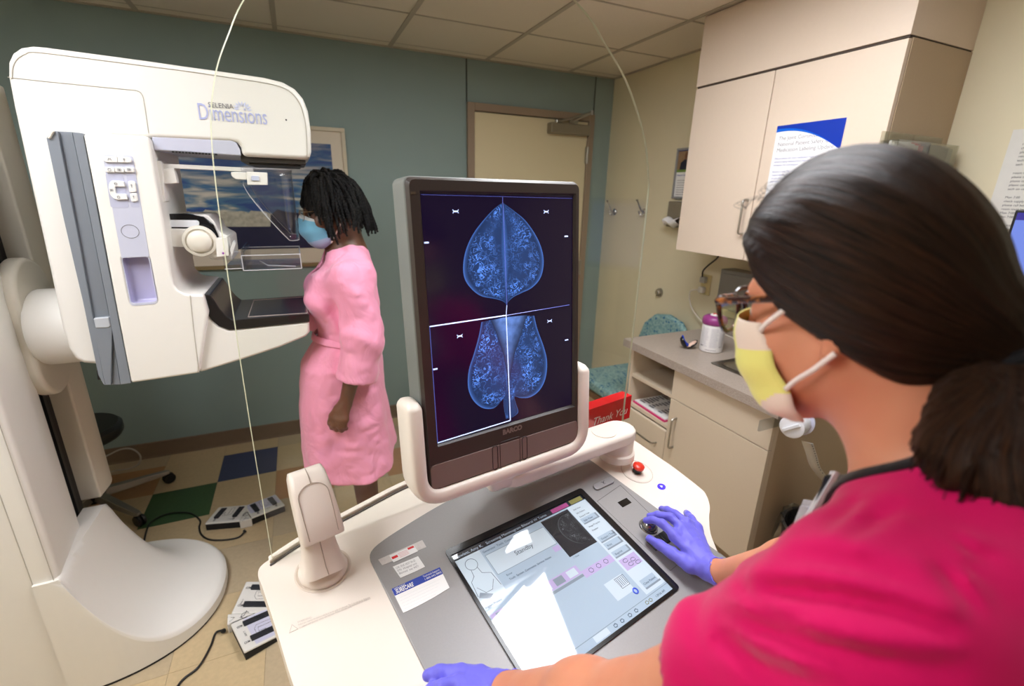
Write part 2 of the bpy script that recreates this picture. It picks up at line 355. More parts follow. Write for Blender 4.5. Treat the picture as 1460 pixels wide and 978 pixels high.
f.box(XR-.0068, XR-.006, y0_+e, y1_-e, z1_-e-.006, z1_-e, 4)
ym = y1_-.085
f.prism([(XR-.0072, ym+a, z1_-.125+b_) for a, b_ in ((-.05, 0), (-.045, .045), (-.015, .062), (.015, .06), (.045, .04), (.05, 0))], (.0006, 0, 0), 2)
f.lathe([(.018, 0), (.018, .0004)], (XR-.0072, ym, z1_-.047), (-1, 0, 0), 20, 3, (1, 1.25))
f.build('staff_photo', [M('photo_tan', (150, 122, 92), .4, var=.2, vs=60), M('green_band', (120, 150, 70), .6), M('photo_navy', (34, 38, 58), .5), M('photo_skin', (120, 82, 60), .5), M('blue_band', (60, 80, 160), .6)], pg, smooth=False)
f = MB()
f.text('How to Contact', .015, (XR-.0062, y1_-.02, z1_-.162), (0, -1, 0), (0, 0, 1), 1, bold=.0004)
for i in range(9): f.box(XR-.0066, XR-.006, y1_-.03-.11-rr.uniform(0, .03), y1_-.025, z1_-.19-.014*i, z1_-.187-.014*i)
f.build('lettering', [INKL, INKB], pg, smooth=False)
# steel tissue / towel holder under it
q0 = at(955, 287, 'x', XR-.05); q1 = at(952, 323, 'x', XR-.05)
th_ = thing('tissue_dispenser', (XR, q0[1]-.12, q1[2]), 'steel wall tissue dispenser with a white tissue hanging out', 'dispenser')
f = MB(); f.box(XR-.06, XR-.001, q0[1]-.26, q0[1], q1[2], q0[2]); f.build('case', M('dull_steel_case', (150, 144, 132), .4, metal=.7), th_, bevel=.004)
f = MB()
def tis(u_, v_): return (XR-.062-.05*sin(pi*v_)*(.6+.4*u_) - .004*sin(9*u_), q0[1]+.005-.14*u_ + .01*sin(7*v_), q1[2]+.055-.05*v_+.01*sin(8*u_))
f.grid(tis, 12, 8); o = f.build('tissue', M('soft_tissue_paper', (244, 242, 240), .9), th_); o.modifiers.new('thick', 'SOLIDIFY').thickness = .001
# outlet with two plugs
p = at(1003, 405, 'x', XR); CREAMP = M('ivory_outlet_plastic', (206, 190, 138), .4)
ot = thing('wall_outlet', (XR, p[1]-.02, p[2]-.06), 'ivory wall outlet with two plugs above the counter', 'outlet')
f = MB(); f.box(XR-.007, XR-.001, p[1]-.06, p[1]+.015, p[2]-.062, p[2]+.062); f.build('cover_plate', CREAMP, ot, bevel=.003)
f = MB(); f.box(XR-.035, XR-.007, p[1]-.035, p[1]+.005, p[2]+.012, p[2]+.05); f.build('upper_plug', M('clear_grey_plug', (170, 168, 160), .3), ot, bevel=.006)
f = MB(); f.box(XR-.04, XR-.007, p[1]-.035, p[1]+.005, p[2]-.05, p[2]-.012); f.build('lower_plug', M('white_plug', (226, 222, 212), .4), ot, bevel=.008)
f = MB(); e = at(1023, 366, 'x', XR-.03); f.tube(smooth_path([(XR-.03, p[1]-.012, p[2]+.045), (XR-.04, p[1]-.02, p[2]+.085), (XR-.03, e[1]+.06, e[2]-.06), (XR-.025, e[1], e[2]), (XR-.025, e[1]-.01, 1.36)]), .0045)
tag(f.build('power_cord', BLACK), 'black power cord from the wall cabinet down to the outlet', 'cord')
f = MB(); f.tube(smooth_path([(XR-.04, p[1]-.012, p[2]-.03), (XR-.06, p[1]+.035, p[2]-.045), (XR-.045, p[1]+.05, p[2]-.10), (XR-.04, p[1]+.01, p[2]-.17), (XR-.035, p[1]-.10, .875), (XR-.06, p[1]-.25, .867), (XR-.09, p[1]-.45, .867)]), .0042)
tag(f.build('charger_cord', M('white_cord', (226, 220, 206), .45)), 'white cord from the lower plug down behind the wipes canister', 'cord')
p = at(1052, 392, 'x', XR); f = MB(); f.box(XR-.10, XR-.001, p[1]-.28, p[1]+.03, 1.02, p[2]+.035); f.box(XR-.106, XR-.1, p[1]-.26, p[1]+.01, 1.05, p[2]+.015); f.box(XR-.09, XR-.02, p[1]-.2, p[1]-.05, 1.012, 1.02)
tag(f.build('towel_dispenser', M('grey_steel_box', (150, 146, 138), .4, metal=.5), bevel=.005), 'grey steel towel dispenser on the wall under the cabinet', 'dispenser')
# ================================================================= cabinets along the right wall
LAMC = M('warm_beige_laminate', (226, 208, 188), .42, var=.012, vs=90, bump=.03, bs=500)
LAMB = M('beige_laminate_base', (216, 201, 178), .42, var=.012, vs=90, bump=.03, bs=500)
LAMS = M('tan_laminate_end_panel', (186, 164, 136), .45, var=.03, vs=140)
EDGE = M('brown_edge_banding', (150, 120, 92), .5, var=.02)
UX, UY0, UY1, UZ0, UZ1 = 1.85, 1.058, 1.972, 1.34, 2.115
t = thing('wall_cabinet', ((UX+XR)/2, (UY0+UY1)/2, UZ0), 'large beige two-door wall cabinet reaching up to the ceiling', 'cabinet')
f = MB(); f.box(UX+.022, XR-.001, UY0, UY0+.018, UZ0, UZ1, 1); f.box(UX+.022, XR-.001, UY1-.018, UY1, UZ0, UZ1, 0); f.box(UX+.022, XR-.001, UY0+.018, UY1-.018, UZ0, UZ0+.018, 0)
f.box(UX+.022, XR-.001, UY0+.018, UY1-.018, UZ1-.018, UZ1, 0); f.box(XR-.012, XR-.001, UY0+.018, UY1-.018, UZ0+.018, UZ1-.018, 0)
f.build('body', [LAMC, LAMS], t, smooth=False)
f = MB(); f.box(UX, XR-.001, UY0, UY1, UZ1+.006, ZC-.005, 0); f.add([], [])
f.build('fascia', LAMC, t, bevel=.0015)
f = MB(); f.box(UX+.006, XR-.004, UY0+.004, UY1-.004, UZ1-.001, UZ1+.006); f.build('fascia_joint', DSEAM, t)
f = MB(); f.box(UX+.012, UX+.023, UY0+.003, UY1-.003, UZ0+.003, UZ1-.002); f.build('door_joint', EDGE, t)
SPL = 1.536
for (a, b_, hy) in ((SPL+.0025, UY1-.002, SPL+.045), (UY0+.002, SPL-.0025, SPL-.045)):
    d = MB(); d.box(UX, UX+.019, a, b_, UZ0, UZ1-.004); dd = d.build('door', LAMC, t, bevel=.0015)
    if hy > SPL:
        h = MB(); z0, z1 = at(1063, 285, 'x', UX)[2], at(1056, 333, 'x', UX)[2]; hy = at(1060, 300, 'x', UX-.02)[1]
        h.tube(round_poly([(UX, hy, z0), (UX-.032, hy, z0), (UX-.032, hy, z1), (UX, hy, z1)], [0, .014, .014, 0], 5), .0048); h.build('handle', STEEL, dd)
# notice taped to the door
q = [at(*p_, 'x', UX-.002) for p_ in ((1109, 180), (1208, 167), (1100, 245))]
ny1, ny0, nz1 = q[0][1], q[1][1], (q[0][2]+q[1][2])/2; nz0 = nz1 - (ny1-ny0)*1.28
nt = thing('posted_notice', (UX-.002, (ny0+ny1)/2, nz0), 'white paper notice with a blue curved header on the wall cabinet door', 'notice')
f = MB(); f.box(UX-.003, UX-.0005, ny0, ny1, nz0, nz1); pg = f.build('sheet', M('bright_notice_paper', (242, 243, 244), .55, var=.01), nt)
W_ = ny1-ny0
def hd(lo, hi, x_): return [(UX-x_, ny1 - W_*k/20, lo(k/20)) for k in range(21)] + [(UX-x_, ny1 - W_*k/20, hi(k/20)) for k in range(20, -1, -1)]
curve = lambda s_: nz1 - .025 + .035*s_*.9 - .115*s_*s_
f = MB(); f.prism(hd(curve, lambda s_: nz1, .0036), (.0005, 0, 0), 0); f.prism(hd(curve, lambda s_: min(nz1, curve(s_)+.012*(1-s_)), .0039), (.0005, 0, 0), 1)
f.build('header_band', [M('royal_blue_print', (10, 52, 168), .4), M('bright_blue_print', (0, 98, 214), .4)], pg, smooth=False)
f = MB(); zz = nz1 - .056
for s_ in ('The Joint Commission', 'National Patient Safety Goal', 'Medication Labeling Update'):
    f.text(s_, .021, (UX-.0032, ny1-.016, zz), (0, -1, 0), (0, 0, 1), 0); zz -= .0225
zz -= .006
for s_, mi in (('Did you know that every medication might have resulted from medications or other', 1), ('solutions being removed from their original containers and placed into unlabeled', 1), ('containers for convenience?', 1), ('', 1),
          ('Because of this, The Joint Commission\'s 2009 National Patient Safety Goals will', 1), ('require labeling of all medications, medication containers, and other solutions', 1), ('on and off the sterile field, including syringes, medicine cups and basins, in all', 1), ('procedural settings.', 1), ('', 0), ('What do you need to do?', 0), ('Label medications and solutions both on and off the sterile field even if only', 0), ('one medication is in use. Labels include drug name, strength, amount, expiration', 0), ('date and time. All labels are verified both verbally and visually by two people', 0), ('whenever the person preparing is not the person giving the medication.', 0), ('Label each one as soon as it is prepared, unless given right away.', 0), ('At shift change, review all labeled containers. Discard any unlabeled.', 0)):
    if s_: f.text(s_, .0098, (UX-.0032, ny1-.014, zz), (0, -1, 0), (0, 0, 1), 1 if mi else 0)
    zz -= .0128
f.build('lettering', [INKL, INKB], pg, smooth=False)
# ---- base cabinet
BX, BY0, BY1, BT = 1.615, 1.06, 1.955, .82
PART = 1.605
t = thing('base_cabinet', ((BX+XR)/2, (BY0+BY1)/2, 0), 'beige base cabinet with open cubbies, a drawer and a door under the counter', 'cabinet')
f = MB(); xb = XR-.001
f.box(BX+.02, xb, BY0, BY0+.019, 0, BT, 1); f.box(BX, xb, BY1-.019, BY1, 0, BT, 0); f.box(BX+.01, xb, PART-.01, PART+.01, .09, BT, 0)
f.box(BX+.06, BX+.075, BY0+.019, BY1-.019, 0, .10, 1); f.box(xb-.012, xb, BY0+.019, BY1-.019, .1, BT, 0); f.box(BX+.02, xb-.012, BY0+.019, BY1-.019, .09, .108, 0)
f.box(BX+.004, xb-.012, PART+.01, BY1-.019, BT-.018, BT, 0)
f.box(BX, BX+.02, BY0, BY0+.02, .1, BT, 0)
f.build('body', [LAMB, LAMS], t, smooth=False)
zsA = at(930, 548, 'x', BX)[2]; zsB = at(930, 590, 'x', BX)[2]-.015
for z in (zsA, zsB):
    f = MB(); f.box(BX+.003, xb-.012, PART+.01, BY1-.019, z-.019, z); f.build('shelf', LAMB, t, bevel=.001)
d = MB(); d.box(BX-.019, BX, PART+.002, BY1, .10, zsB-.022); dd = d.build('drawer', LAMB, t, bevel=.0015)
a_, b_ = at(900, 604, 'x', BX-.04), at(932, 625, 'x', BX-.04); hz = zsB-.022-.09
h = MB(); h.tube(round_poly([(BX-.019, a_[1], hz), (BX-.05, a_[1], hz), (BX-.05, b_[1], hz), (BX-.019, b_[1], hz)], [0, .014, .014, 0], 5), .0048); h.build('handle', STEEL, dd)
zd = at(1030, 604, 'x', BX)[2]
d = MB(); d.box(BX-.019, BX, BY0, PART-.002, zd+.002, BT-.006); d.build('drawer_front', LAMB, t, bevel=.0015)
d = MB(); d.box(BX-.019, BX, BY0, PART-.002, .10, zd-.002); dd = d.build('door', LAMB, t, bevel=.0015)
hy, z1, z0 = at(962, 600, 'x', BX-.03)[1], at(962, 597, 'x', BX-.03)[2], at(957, 638, 'x', BX-.03)[2]
h = MB(); h.tube(round_poly([(BX-.019, hy, z0), (BX-.05, hy, z0), (BX-.05, hy, z1), (BX-.019, hy, z1)], [0, .014, .014, 0], 5), .0048); h.build('handle', STEEL, dd)
# ---- worktop with the sink cut-out
CTM = bpy.data.materials.new('speckled_taupe_laminate'); CTM.use_nodes = True
N, L = CTM.node_tree.nodes, CTM.node_tree.links; pb = N['Principled BSDF']; pb.inputs['Roughness'].default_value = .38
tc = N.new('ShaderNodeTexCoord'); n1 = N.new('ShaderNodeTexNoise'); n1.inputs['Scale'].default_value = 420; n1.inputs['Detail'].default_value = 2; L.new(tc.outputs['Object'], n1.inputs['Vector'])
cr = N.new('ShaderNodeValToRGB'); e = cr.color_ramp.elements; e[0].position = .35; e[0].color = rgb((150, 136, 124)); e[1].position = .68; e[1].color = rgb((190, 178, 166)); L.new(n1.outputs['Fac'], cr.inputs[0]); L.new(cr.outputs[0], pb.inputs['Base Color'])
CX0, CY0, CY1, CT = 1.575, 1.035, 1.985, .862
sk = at(1017, 518, 'z', CT); SX0, SX1, SY1, SY0 = sk[0], 2.13, sk[1], sk[1]-.38
f = MB()
for (x0, x1, y0, y1) in ((CX0, SX0, CY0, CY1), (SX1, XR-.001, CY0, CY1), (SX0, SX1, CY0, SY0), (SX0, SX1, SY1, CY1)): f.box(x0, x1, y0, y1, BT+.001, CT)
wt = f.build('countertop', CTM, smooth=False); tag(wt, 'speckled taupe laminate countertop on the base cabinet', 'countertop')
f = MB(); f.box(XR-.02, XR-.0005, CY0, CY1, CT+.0005, CT+.09); f.build('backsplash', CTM, wt, smooth=False)
t = thing('sink', ((SX0+SX1)/2, (SY0+SY1)/2, CT-.15), 'stainless steel sink set into the taupe countertop', 'sink')
o1 = [(x, y) for x, y in rrect(SX0-.012, SX1+.012, SY0-.012, SY1+.012, .012)]
def ring(x0, x1, y0, y1, r, z): return [(x, y, z) for x, y in rrect(x0, x1, y0, y1, r)]
f = MB(); R_ = [ring(SX0-.012, SX1+.012, SY0-.012, SY1+.012, .015, CT+.0005), ring(SX0-.01, SX1+.01, SY0-.01, SY1+.01, .015, CT+.004), ring(SX0+.02, SX1-.06, SY0+.02, SY1-.02, .04, CT+.003), ring(SX0+.028, SX1-.068, SY0+.028, SY1-.028, .04, CT-.006), ring(SX0+.04, SX1-.08, SY0+.04, SY1-.04, .04, CT-.14), ring(SX0+.07, SX1-.11, SY0+.07, SY1-.07, .03, CT-.15)]
vs = [p for r_ in R_ for p in r_]; n_ = len(R_[0]); fs = [(i*n_+j, i*n_+(j+1) % n_, (i+1)*n_+(j+1) % n_, (i+1)*n_+j) for i in range(5) for j in range(n_)] + [tuple(range(5*n_, 6*n_))]
f.add(vs, fs); f.build('basin', STEEL, t)
f = MB(); xm, ym = SX1-.03, (SY0+SY1)/2
f.lathe([(.025, 0), (.025, .01), (.016, .014), (.014, .05)], (xm, ym, CT+.004)); f.tube(smooth_path([(xm, ym, CT+.05), (xm, ym, CT+.2), (xm-.05, ym, CT+.27), (xm-.12, ym, CT+.25), (xm-.14, ym, CT+.19)]), .011); f.build('faucet', CHROME, t)
# ---- things on the counter
p = at(1017, 501, 'z', CT); p[1] += .02; WIPE = M('white_canister_plastic', (238, 236, 234), .35, var=.008); PURP = M('purple_lid_plastic', (150, 62, 128), .3, var=.02)
zt = CT + .195
t = thing('wipes_canister', (p[0], p[1], CT), 'white disinfecting wipes canister with a purple lid on the countertop', 'canister')
f = MB(); f.lathe([(.050, 0), (.055, .004), (.056, .012), (.056, .134), (.054, .142), (.052, .146)], (p[0], p[1], CT+.0005)); body = f.build('body', WIPE, t)
f = MB(); f.lathe([(.057, .142), (.060, .146), (.060, .166), (.056, .176), (.044, .184), (.032, .187), (.028, .184)], (p[0], p[1], CT)); lid = f.build('lid', PURP, t)
f = MB(); f.lathe([(.026, .184), (.026, .189), (.012, .193)], (p[0], p[1], CT)); f.build('spout_cap', WIPE, lid)
f = MB(); f.box(p[0]-.018, p[0]+.018, p[1]-.002, p[1]+.003, CT+.1925, CT+.195); f.box(p[0]-.002, p[0]+.003, p[1]-.014, p[1]+.014, CT+.1925, CT+.195); f.build('red_print', M('red_orange_print', (222, 70, 40), .4), lid)
f = MB()                                            # wrapped label text lines
rc = .0564; a0 = math.atan2(-p[1], -p[0]); rr = random.Random(5)
def arc(a_s, a_e, z0, z1, mi):
    n_ = 6; vs = []
    for i in range(n_+1):
        a_ = a_s + (a_e-a_s)*i/n_; vs += [(p[0]+rc*cos(a_), p[1]+rc*sin(a_), z0), (p[0]+rc*cos(a_), p[1]+rc*sin(a_), z1)]
    f.add(vs, [(2*i, 2*i+2, 2*i+3, 2*i+1) for i in range(n_)], mi)
for k in range(22):
    z = CT+.125-.0045*k
    for c0 in (-1.0, -.15, .6): arc(a0+c0, a0+c0+.62+rr.uniform(-.12, .08), z, z+.0016, 0)
arc(a0-1.05, a0-.75, CT+.03, CT+.036, 1); arc(a0-.5, a0+.5, CT+.014, CT+.0165, 1); arc(a0+.75, a0+.85, CT+.03, CT+.036, 1); arc(a0-1.1, a0+1.2, CT+.1395, CT+.1405, 0)
f.build('lettering', [M('pale_grey_print', (196, 194, 200), .6, var=0), INKL], body)
# open clamshell case
p = at(978, 497, 'z', CT); BLUE = M('blue_case_lining', (22, 66, 190), .5, var=.05); BEIG = M('beige_case_lining', (226, 196, 176), .6)
t = thing('clamshell_case', (p[0], p[1], CT), 'open black clamshell case with a blue lining beside the wipes canister', 'case')
dx = unit([CR[0][0], CR[0][1], 0]); dy = np.array([-dx[1], dx[0], 0])
def shell(sgn, mat_in, nm, nm2, tilt):
    c = np.array([p[0], p[1], CT+.004]); ax = dx*sgn*cos(tilt) + np.array([0, 0, 1])*sin(tilt)      # from hinge up along the half
    nrm = np.cross(dy, ax) * (1 if sgn < 0 else -1)                                                   # bulging side
    if nrm[2] > 0: nrm = -nrm
    def out(u_, v_, k): 
        a_ = 2*pi*u_; r_ = v_; return c + ax*(.034 + k*.034*r_*cos(a_)) + dy*(k*.024*r_*sin(a_)) + nrm*(k*.017*sqrt(max(0, 1-r_*r_)))+nrm*-.002
    f = MB(); f.grid(lambda u_, v_: out(u_, v_, 1), 24, 6, wrapu=True); h = f.build(nm, M('glossy_black_shell', (18, 18, 24), .2), t); sm = h.modifiers.new('thick', 'SOLIDIFY'); sm.thickness = .0025; sm.offset = -1
    f = MB(); f.grid(lambda u_, v_: out(u_, v_, .86) , 24, 6, wrapu=True); f.build(nm2, mat_in, h)
shell(-1, BLUE, 'lower_shell', 'blue_lining', radians(62)); shell(1, BEIG, 'lid_shell', 'beige_lining', radians(38))
f = MB(); f.prism([p + dx*a_ + np.array([0, 0, b_+.004]) for a_, b_ in ((-.03, .066), (-.024, .07), (-.018, .06), (-.012, .044), (0, .03), (.014, .02), (.01, .008), (-.01, .012), (-.022, .03))], dy*.006); f.build('blue_cloth', BLUE, t, bevel=.002)
# papers in the cubby
z = zsB; q0, q1 = at(918, 567, 'z', z+.006), at(960, 598, 'z', z+.006)
t = thing('paper_stack', (q0[0]+.1, (q0[1]+q1[1])/2, z), 'stack of papers on a magenta folder in the lower cubby', 'papers')
q1y = max(q1[1], PART+.016); q0y = min(q0[1], BY1-.03)
f = MB(); f.prism([(BX+.012, q1y, z+.0005), (BX+.30, q1y, z+.0005), (BX+.30, q0y-.005, z+.0005), (BX+.02, q0y, z+.0005)], (0, 0, .007)); f.build('folder', M('magenta_folder', (206, 24, 106), .45), t)
f = MB(); f.prism([(BX+.022, q1y+.006, z+.0077), (BX+.30, q1y+.008, z+.0077), (BX+.30, q0y-.01, z+.0077), (BX+.028, q0y-.006, z+.0077)], (0, 0, .006)); sh = f.build('top_sheet', PAPER, t)
f = MB(); rr = random.Random(9)
for i in range(9):
    for k in range(3):
        yy = q0y-.02-.075*k; xx = BX+.05+.022*i
        if yy-.06 > q1y+.01: f.box(xx, xx+.013, yy-.02-rr.uniform(.005, .04), yy, z+.0138, z+.0142)
f.build('printed_table', M('grey_table_print', (120, 120, 126), .7), sh, smooth=False)
# ---- roll dispenser in clear plastic on the cabinet end
CLEAR = clear_mat('clear_plastic_film', (235, 238, 240), .07, .05)
a_ = at(1141, 611, 'y', .93); RX, RZ = a_[0]-.01, a_[2]-.006
t = thing('label_roll_dispenser', (RX+.1, 1.0, RZ-.05), 'white label roll dispenser in clear plastic on the end of the base cabinet', 'dispenser')
ax = unit([.93, .30, -.02]); c0 = np.array([RX, .955, RZ])
f = MB(); f.lathe([(.034, 0), (.041, .003), (.042, .02), (.042, .075), (.038, .078), (.038, .12), (.03, .122)], c0, ax, 36); rl = f.build('roll_housing', M('milky_white_plastic', (236, 238, 242), .3, var=.01), t)
f = MB(); u_ = unit(np.cross(ax, [0, 0, 1])); w_ = np.cross(u_, ax)
f.obox(c0 - ax*.003, ax*.004, unit(u_*.75+w_*.6)*.031, unit(-u_*.6+w_*.75)*.006); f.build('grip_bar', M('white_grip', (226, 228, 232), .3), rl, bevel=.002)
f = MB(); f.lathe([(.042, .072), (.052, .074), (.052, .084), (.042, .086)], c0, ax, 36); f.build('flange', M('pale_lilac_plastic', (210, 212, 234), .25), rl)
f = MB()
pth = smooth_path([at(*q_, 'y', .945) for q_ in ((1151, 630), (1157, 648), (1164, 668), (1186, 694), (1198, 704))], 6)
hw = np.array([.54, -.84, 0])*.019
f.add([q_ + s_*hw for q_ in pth for s_ in (-1, 1)], [(2*i, 2*i+1, 2*i+3, 2*i+2) for i in range(len(pth)-1)])
st = f.build('paper_strip', M('strip_paper', (226, 224, 216), .6, var=.02), t); st.modifiers.new('thick', 'SOLIDIFY').thickness = .0008
for i, q_ in enumerate(pth[1:-1]): f = MB(); f.obox(q_ + hw*.72 - np.array([.84, .54, 0])*.0012, hw*.08, [0, 0, .0018], np.array([.84, .54, 0])*.0006); f.build('perforation', INK, st)
f = MB(); f.box(RX-.03, RX+.22, 1.052, 1.0595, RZ-.06, min(RZ+.075, BT-.002)); f.box(RX-.03, RX+.22, 1.0, 1.052, RZ+.045, RZ+.048); f.build('clear_bracket', CLEAR, t, bevel=.001)
f = MB()
for i in range(3): f.lathe([(.003, 0), (.007, .003), (.006, .006)], (RX+.0+.03*i, 1.02, RZ+.049), (0, 0, 1), 12)
f.build('screw_head', CHROME, t)
# ---- waste bin with a clear liner in the gap past the cabinet
p = at(1128, 762, 'z', .36); bc = np.array([p[0]+.13, .885, 0])
t = thing('waste_bin', tuple(bc), 'dark waste bin with a clear plastic liner on the floor past the cabinet end', 'bin')
f = MB(); f.lathe([(.115, .002), (.12, .01), (.14, .36), (.148, .362), (.148, .372), (.136, .372), (.117, .02)], bc); f.build('pail', M('charcoal_bin_plastic', (46, 44, 42), .5), t)
f = MB()
def bag(u_, v_):
    a_ = 2*pi*u_; z_ = (.30 + .085*v_*2) if v_ < .5 else (.385 - .13*(v_-.5)*2); r_ = (.131 + .014*v_) if v_ < .5 else (.151 + .012*(v_-.5)*2)
    k = 1 + .03*sin(17*a_+6*v_) + .02*sin(29*a_); return (bc[0]+r_*k*cos(a_), bc[1]+r_*k*sin(a_), z_ + .006*sin(9*a_))
f.grid(bag, 96, 10, wrapu=True); f.build('clear_liner', clear_mat('crinkled_clear_film', (232, 234, 236), .16, .12), t)
# ---- brochure holder on the cabinet's end panel
t = thing('brochure_holder', (2.0, 1.04, 1.6), 'clear acrylic brochure holder on the end of the wall cabinet, above the nurse\'s head', 'brochure holder')
ACR = clear_mat('clear_acrylic', (236, 236, 230), .1, .02)
zt = 1.805
for x0 in (1.82, 2.005):
    f = MB(); x1 = x0+.178
    f.box(x0, x1, UY0-.062, UY0-.058, 1.60, zt); f.box(x0, x1, UY0-.006, UY0-.002, 1.60, zt+.03); f.box(x0, x0+.004, UY0-.058, UY0-.006, 1.60, zt); f.box(x1-.004, x1, UY0-.058, UY0-.006, 1.60, zt); f.box(x0, x1, UY0-.062, UY0-.002, 1.596, 1.60)
    f.build('pocket', ACR, t, smooth=False)
for x0, col, nm in ((1.83, (236, 232, 226), 'white'), (2.015, (74, 84, 110), 'blue')):
    for k in range(3):
        f = MB(); f.box(x0+.004*k, x0+.15+.004*k, UY0-.054+.012*k, UY0-.046+.012*k, 1.602, zt-.012+.006*k); f.box(x0+.12, x0+.15+.004*k-.001, UY0-.0545+.012*k, UY0-.046+.012*k, zt-.06, zt-.012+.006*k, 1)
        tag(f.build('brochure', [M(nm+'_brochure_cover', col, .4, var=.2, vs=40), M('brochure_accent', (196, 52, 52) if nm == 'white' else (150, 156, 160), .4)], smooth=False), nm + ' brochure standing in the ' + ('left' if nm == 'white' else 'right') + ' pocket of the clear holder, ' + ('front', 'middle', 'rear')[k] + ' of three', 'brochure', 'brochures in the clear holder')
# ---- notice taped on the cream wall, desk and computer at the right edge
q = [at(*p_, 'x', XR-.002) for p_ in ((1445, 185), (1418, 300))]; y1_ = q[0][1]; y0_ = y1_-.27; z1_ = q[0][2]; z0_ = z1_-.32
nt = thing('taped_notice', (XR-.002, (y0_+y1_)/2, z0_), 'typed white sheet taped to the cream wall above the computer', 'notice')
f = MB(); f.box(XR-.002, XR-.0005, y0_, y1_, z0_, z1_); pg = f.build('sheet', M('sheet_paper', (224, 222, 214), .7), nt)
f = MB(); rr = random.Random(4); zz = z1_-.05
for blk in (6, 5, 6, 4):
    for i in range(blk):
        f.text(rr.choice(('please call before noon', 'room must be cleaned', 'check supply order list', 'tech on call this week', 'Mon 7:00   Tue 7:30', 'return forms to desk')), .010, (XR-.0022, y1_-.035, zz), (0, -1, 0), (0, 0, 1), 0); zz -= .0128
    zz -= .014
f.build('lettering', INK, pg, smooth=False)
t = thing('desk', (1.93, .34, 0), 'grey topped desk against the cream wall at the right edge', 'desk')
f = MB(); f.box(1.62, XR-.001, -.30, .985-.3, .72, .75); f.build('desk_top', CTM, t, bevel=.003)
for y in (-.28, .64):
    f = MB(); f.box(1.66, XR-.01, y, y+.025, 0, .72); f.build('side_panel', LAMS, t)
f = MB(); f.box(XR-.04, XR-.02, -.255, .64, .3, .72); f.build('back_panel', LAMS, t)
SCRB = M('lit_desktop_screen', (20, 22, 60), .3, var=0, emit=(116, 140, 226), es=.9); SCRD = M('lit_screen_bar', (20, 20, 50), .3, var=0, emit=(52, 44, 150), es=.8)
mx = 1.95; y1_ = at(1447, 330, 'x', mx)[1]+.015; z1_ = at(1450, 301, 'x', mx)[2]; z0_ = at(1458, 480, 'x', mx)[2]
t = thing('computer_monitor', (mx+.05, y1_-.24, .75), 'computer monitor with a blue screen on the desk, cut by the right edge', 'monitor')
f = MB(); f.box(mx, mx+.04, y1_-.5, y1_, z0_-.02, z1_+.004); f.build('casing', BLACK, t, bevel=.004)
f = MB(); f.box(mx-.001, mx+.001, y1_-.49, y1_-.008, z0_, z1_-.004, 0); f.box(mx-.0015, mx, y1_-.49, y1_-.008, z1_-.025, z1_-.004, 1); f.box(mx-.0015, mx, y1_-.49, y1_-.008, z0_, z0_+.012, 1); f.build('screen', [SCRB, SCRD], t, smooth=False)
f = MB(); f.box(mx+.03, mx+.06, y1_-.3, y1_-.2, .765, z0_+.1); f.box(mx-.06, mx+.14, y1_-.37, y1_-.13, .751, .765); f.build('stand', BLACK, t, bevel=.004)
# ---- patterned chair past the counter end
CH = bpy.data.materials.new('teal_dotted_upholstery'); CH.use_nodes = True
N, L = CH.node_tree.nodes, CH.node_tree.links; pb = N['Principled BSDF']; pb.inputs['Roughness'].default_value = .8
tc = N.new('ShaderNodeTexCoord'); mp = N.new('ShaderNodeMapping'); mp.inputs['Rotation'].default_value = (.3, .5, .35); L.new(tc.outputs['Object'], mp.inputs[0])
vo = N.new('ShaderNodeTexVoronoi'); vo.inputs['Scale'].default_value = 42; vo.inputs['Randomness'].default_value = .12; L.new(mp.outputs[0], vo.inputs['Vector'])
cr = N.new('ShaderNodeValToRGB'); e = cr.color_ramp.elements; e[0].position = .36; e[0].color = (1, 1, 1, 1); e[1].position = .40; e[1].color = (0, 0, 0, 1); L.new(vo.outputs['Distance'], cr.inputs[0])
n1 = N.new('ShaderNodeTexNoise'); n1.inputs['Scale'].default_value = 13; L.new(mp.outputs[0], n1.inputs['Vector'])
cr2 = N.new('ShaderNodeValToRGB'); e = cr2.color_ramp.elements; e[0].position = .54; e[0].color = (0, 0, 0, 1); e[1].position = .56; e[1].color = (1, 1, 1, 1); L.new(n1.outputs['Fac'], cr2.inputs[0])
mu = N.new('ShaderNodeMath'); mu.operation = 'MULTIPLY'; L.new(cr.outputs[0], mu.inputs[0]); L.new(cr2.outputs[0], mu.inputs[1])
n2 = N.new('ShaderNodeTexNoise'); n2.inputs['Scale'].default_value = 70; L.new(mp.outputs[0], n2.inputs['Vector'])
cb = N.new('ShaderNodeValToRGB'); e = cb.color_ramp.elements; e[0].position = .4; e[0].color = rgb((112, 150, 152)); e[1].position = .62; e[1].color = rgb((148, 178, 172)); L.new(n2.outputs['Fac'], cb.inputs[0])
mx_ = N.new('ShaderNodeMix'); mx_.data_type = 'RGBA'; mx_.inputs['B'].default_value = rgb((50, 108, 140)); L.new(cb.outputs[0], mx_.inputs['A']); L.new(mu.outputs[0], mx_.inputs['Factor']); L.new(mx_.outputs['Result'], pb.inputs['Base Color'])
WOOD = M('brown_chair_wood', (122, 92, 66), .45, var=.1, vs=20)
t = thing('guest_chair', (1.88, 2.27, 0), 'guest chair in teal dotted upholstery between the counter end and the teal wall', 'chair')
cy0, cy1 = 2.03, 2.53
f = MB(); f.prism([(x, y, .40) for x, y in rrect(1.62, 2.12, cy0, cy1, .07)], (0, 0, .075)); f.build('seat', CH, t, bevel=.025)
zt_ = at(955, 450, 'x', 2.14)[2]
pts = [(-.25, .0), (-.25, .12), (-.21, .25), (-.12, .33), (0, .355), (.12, .33), (.21, .25), (.25, .12), (.25, 0)]
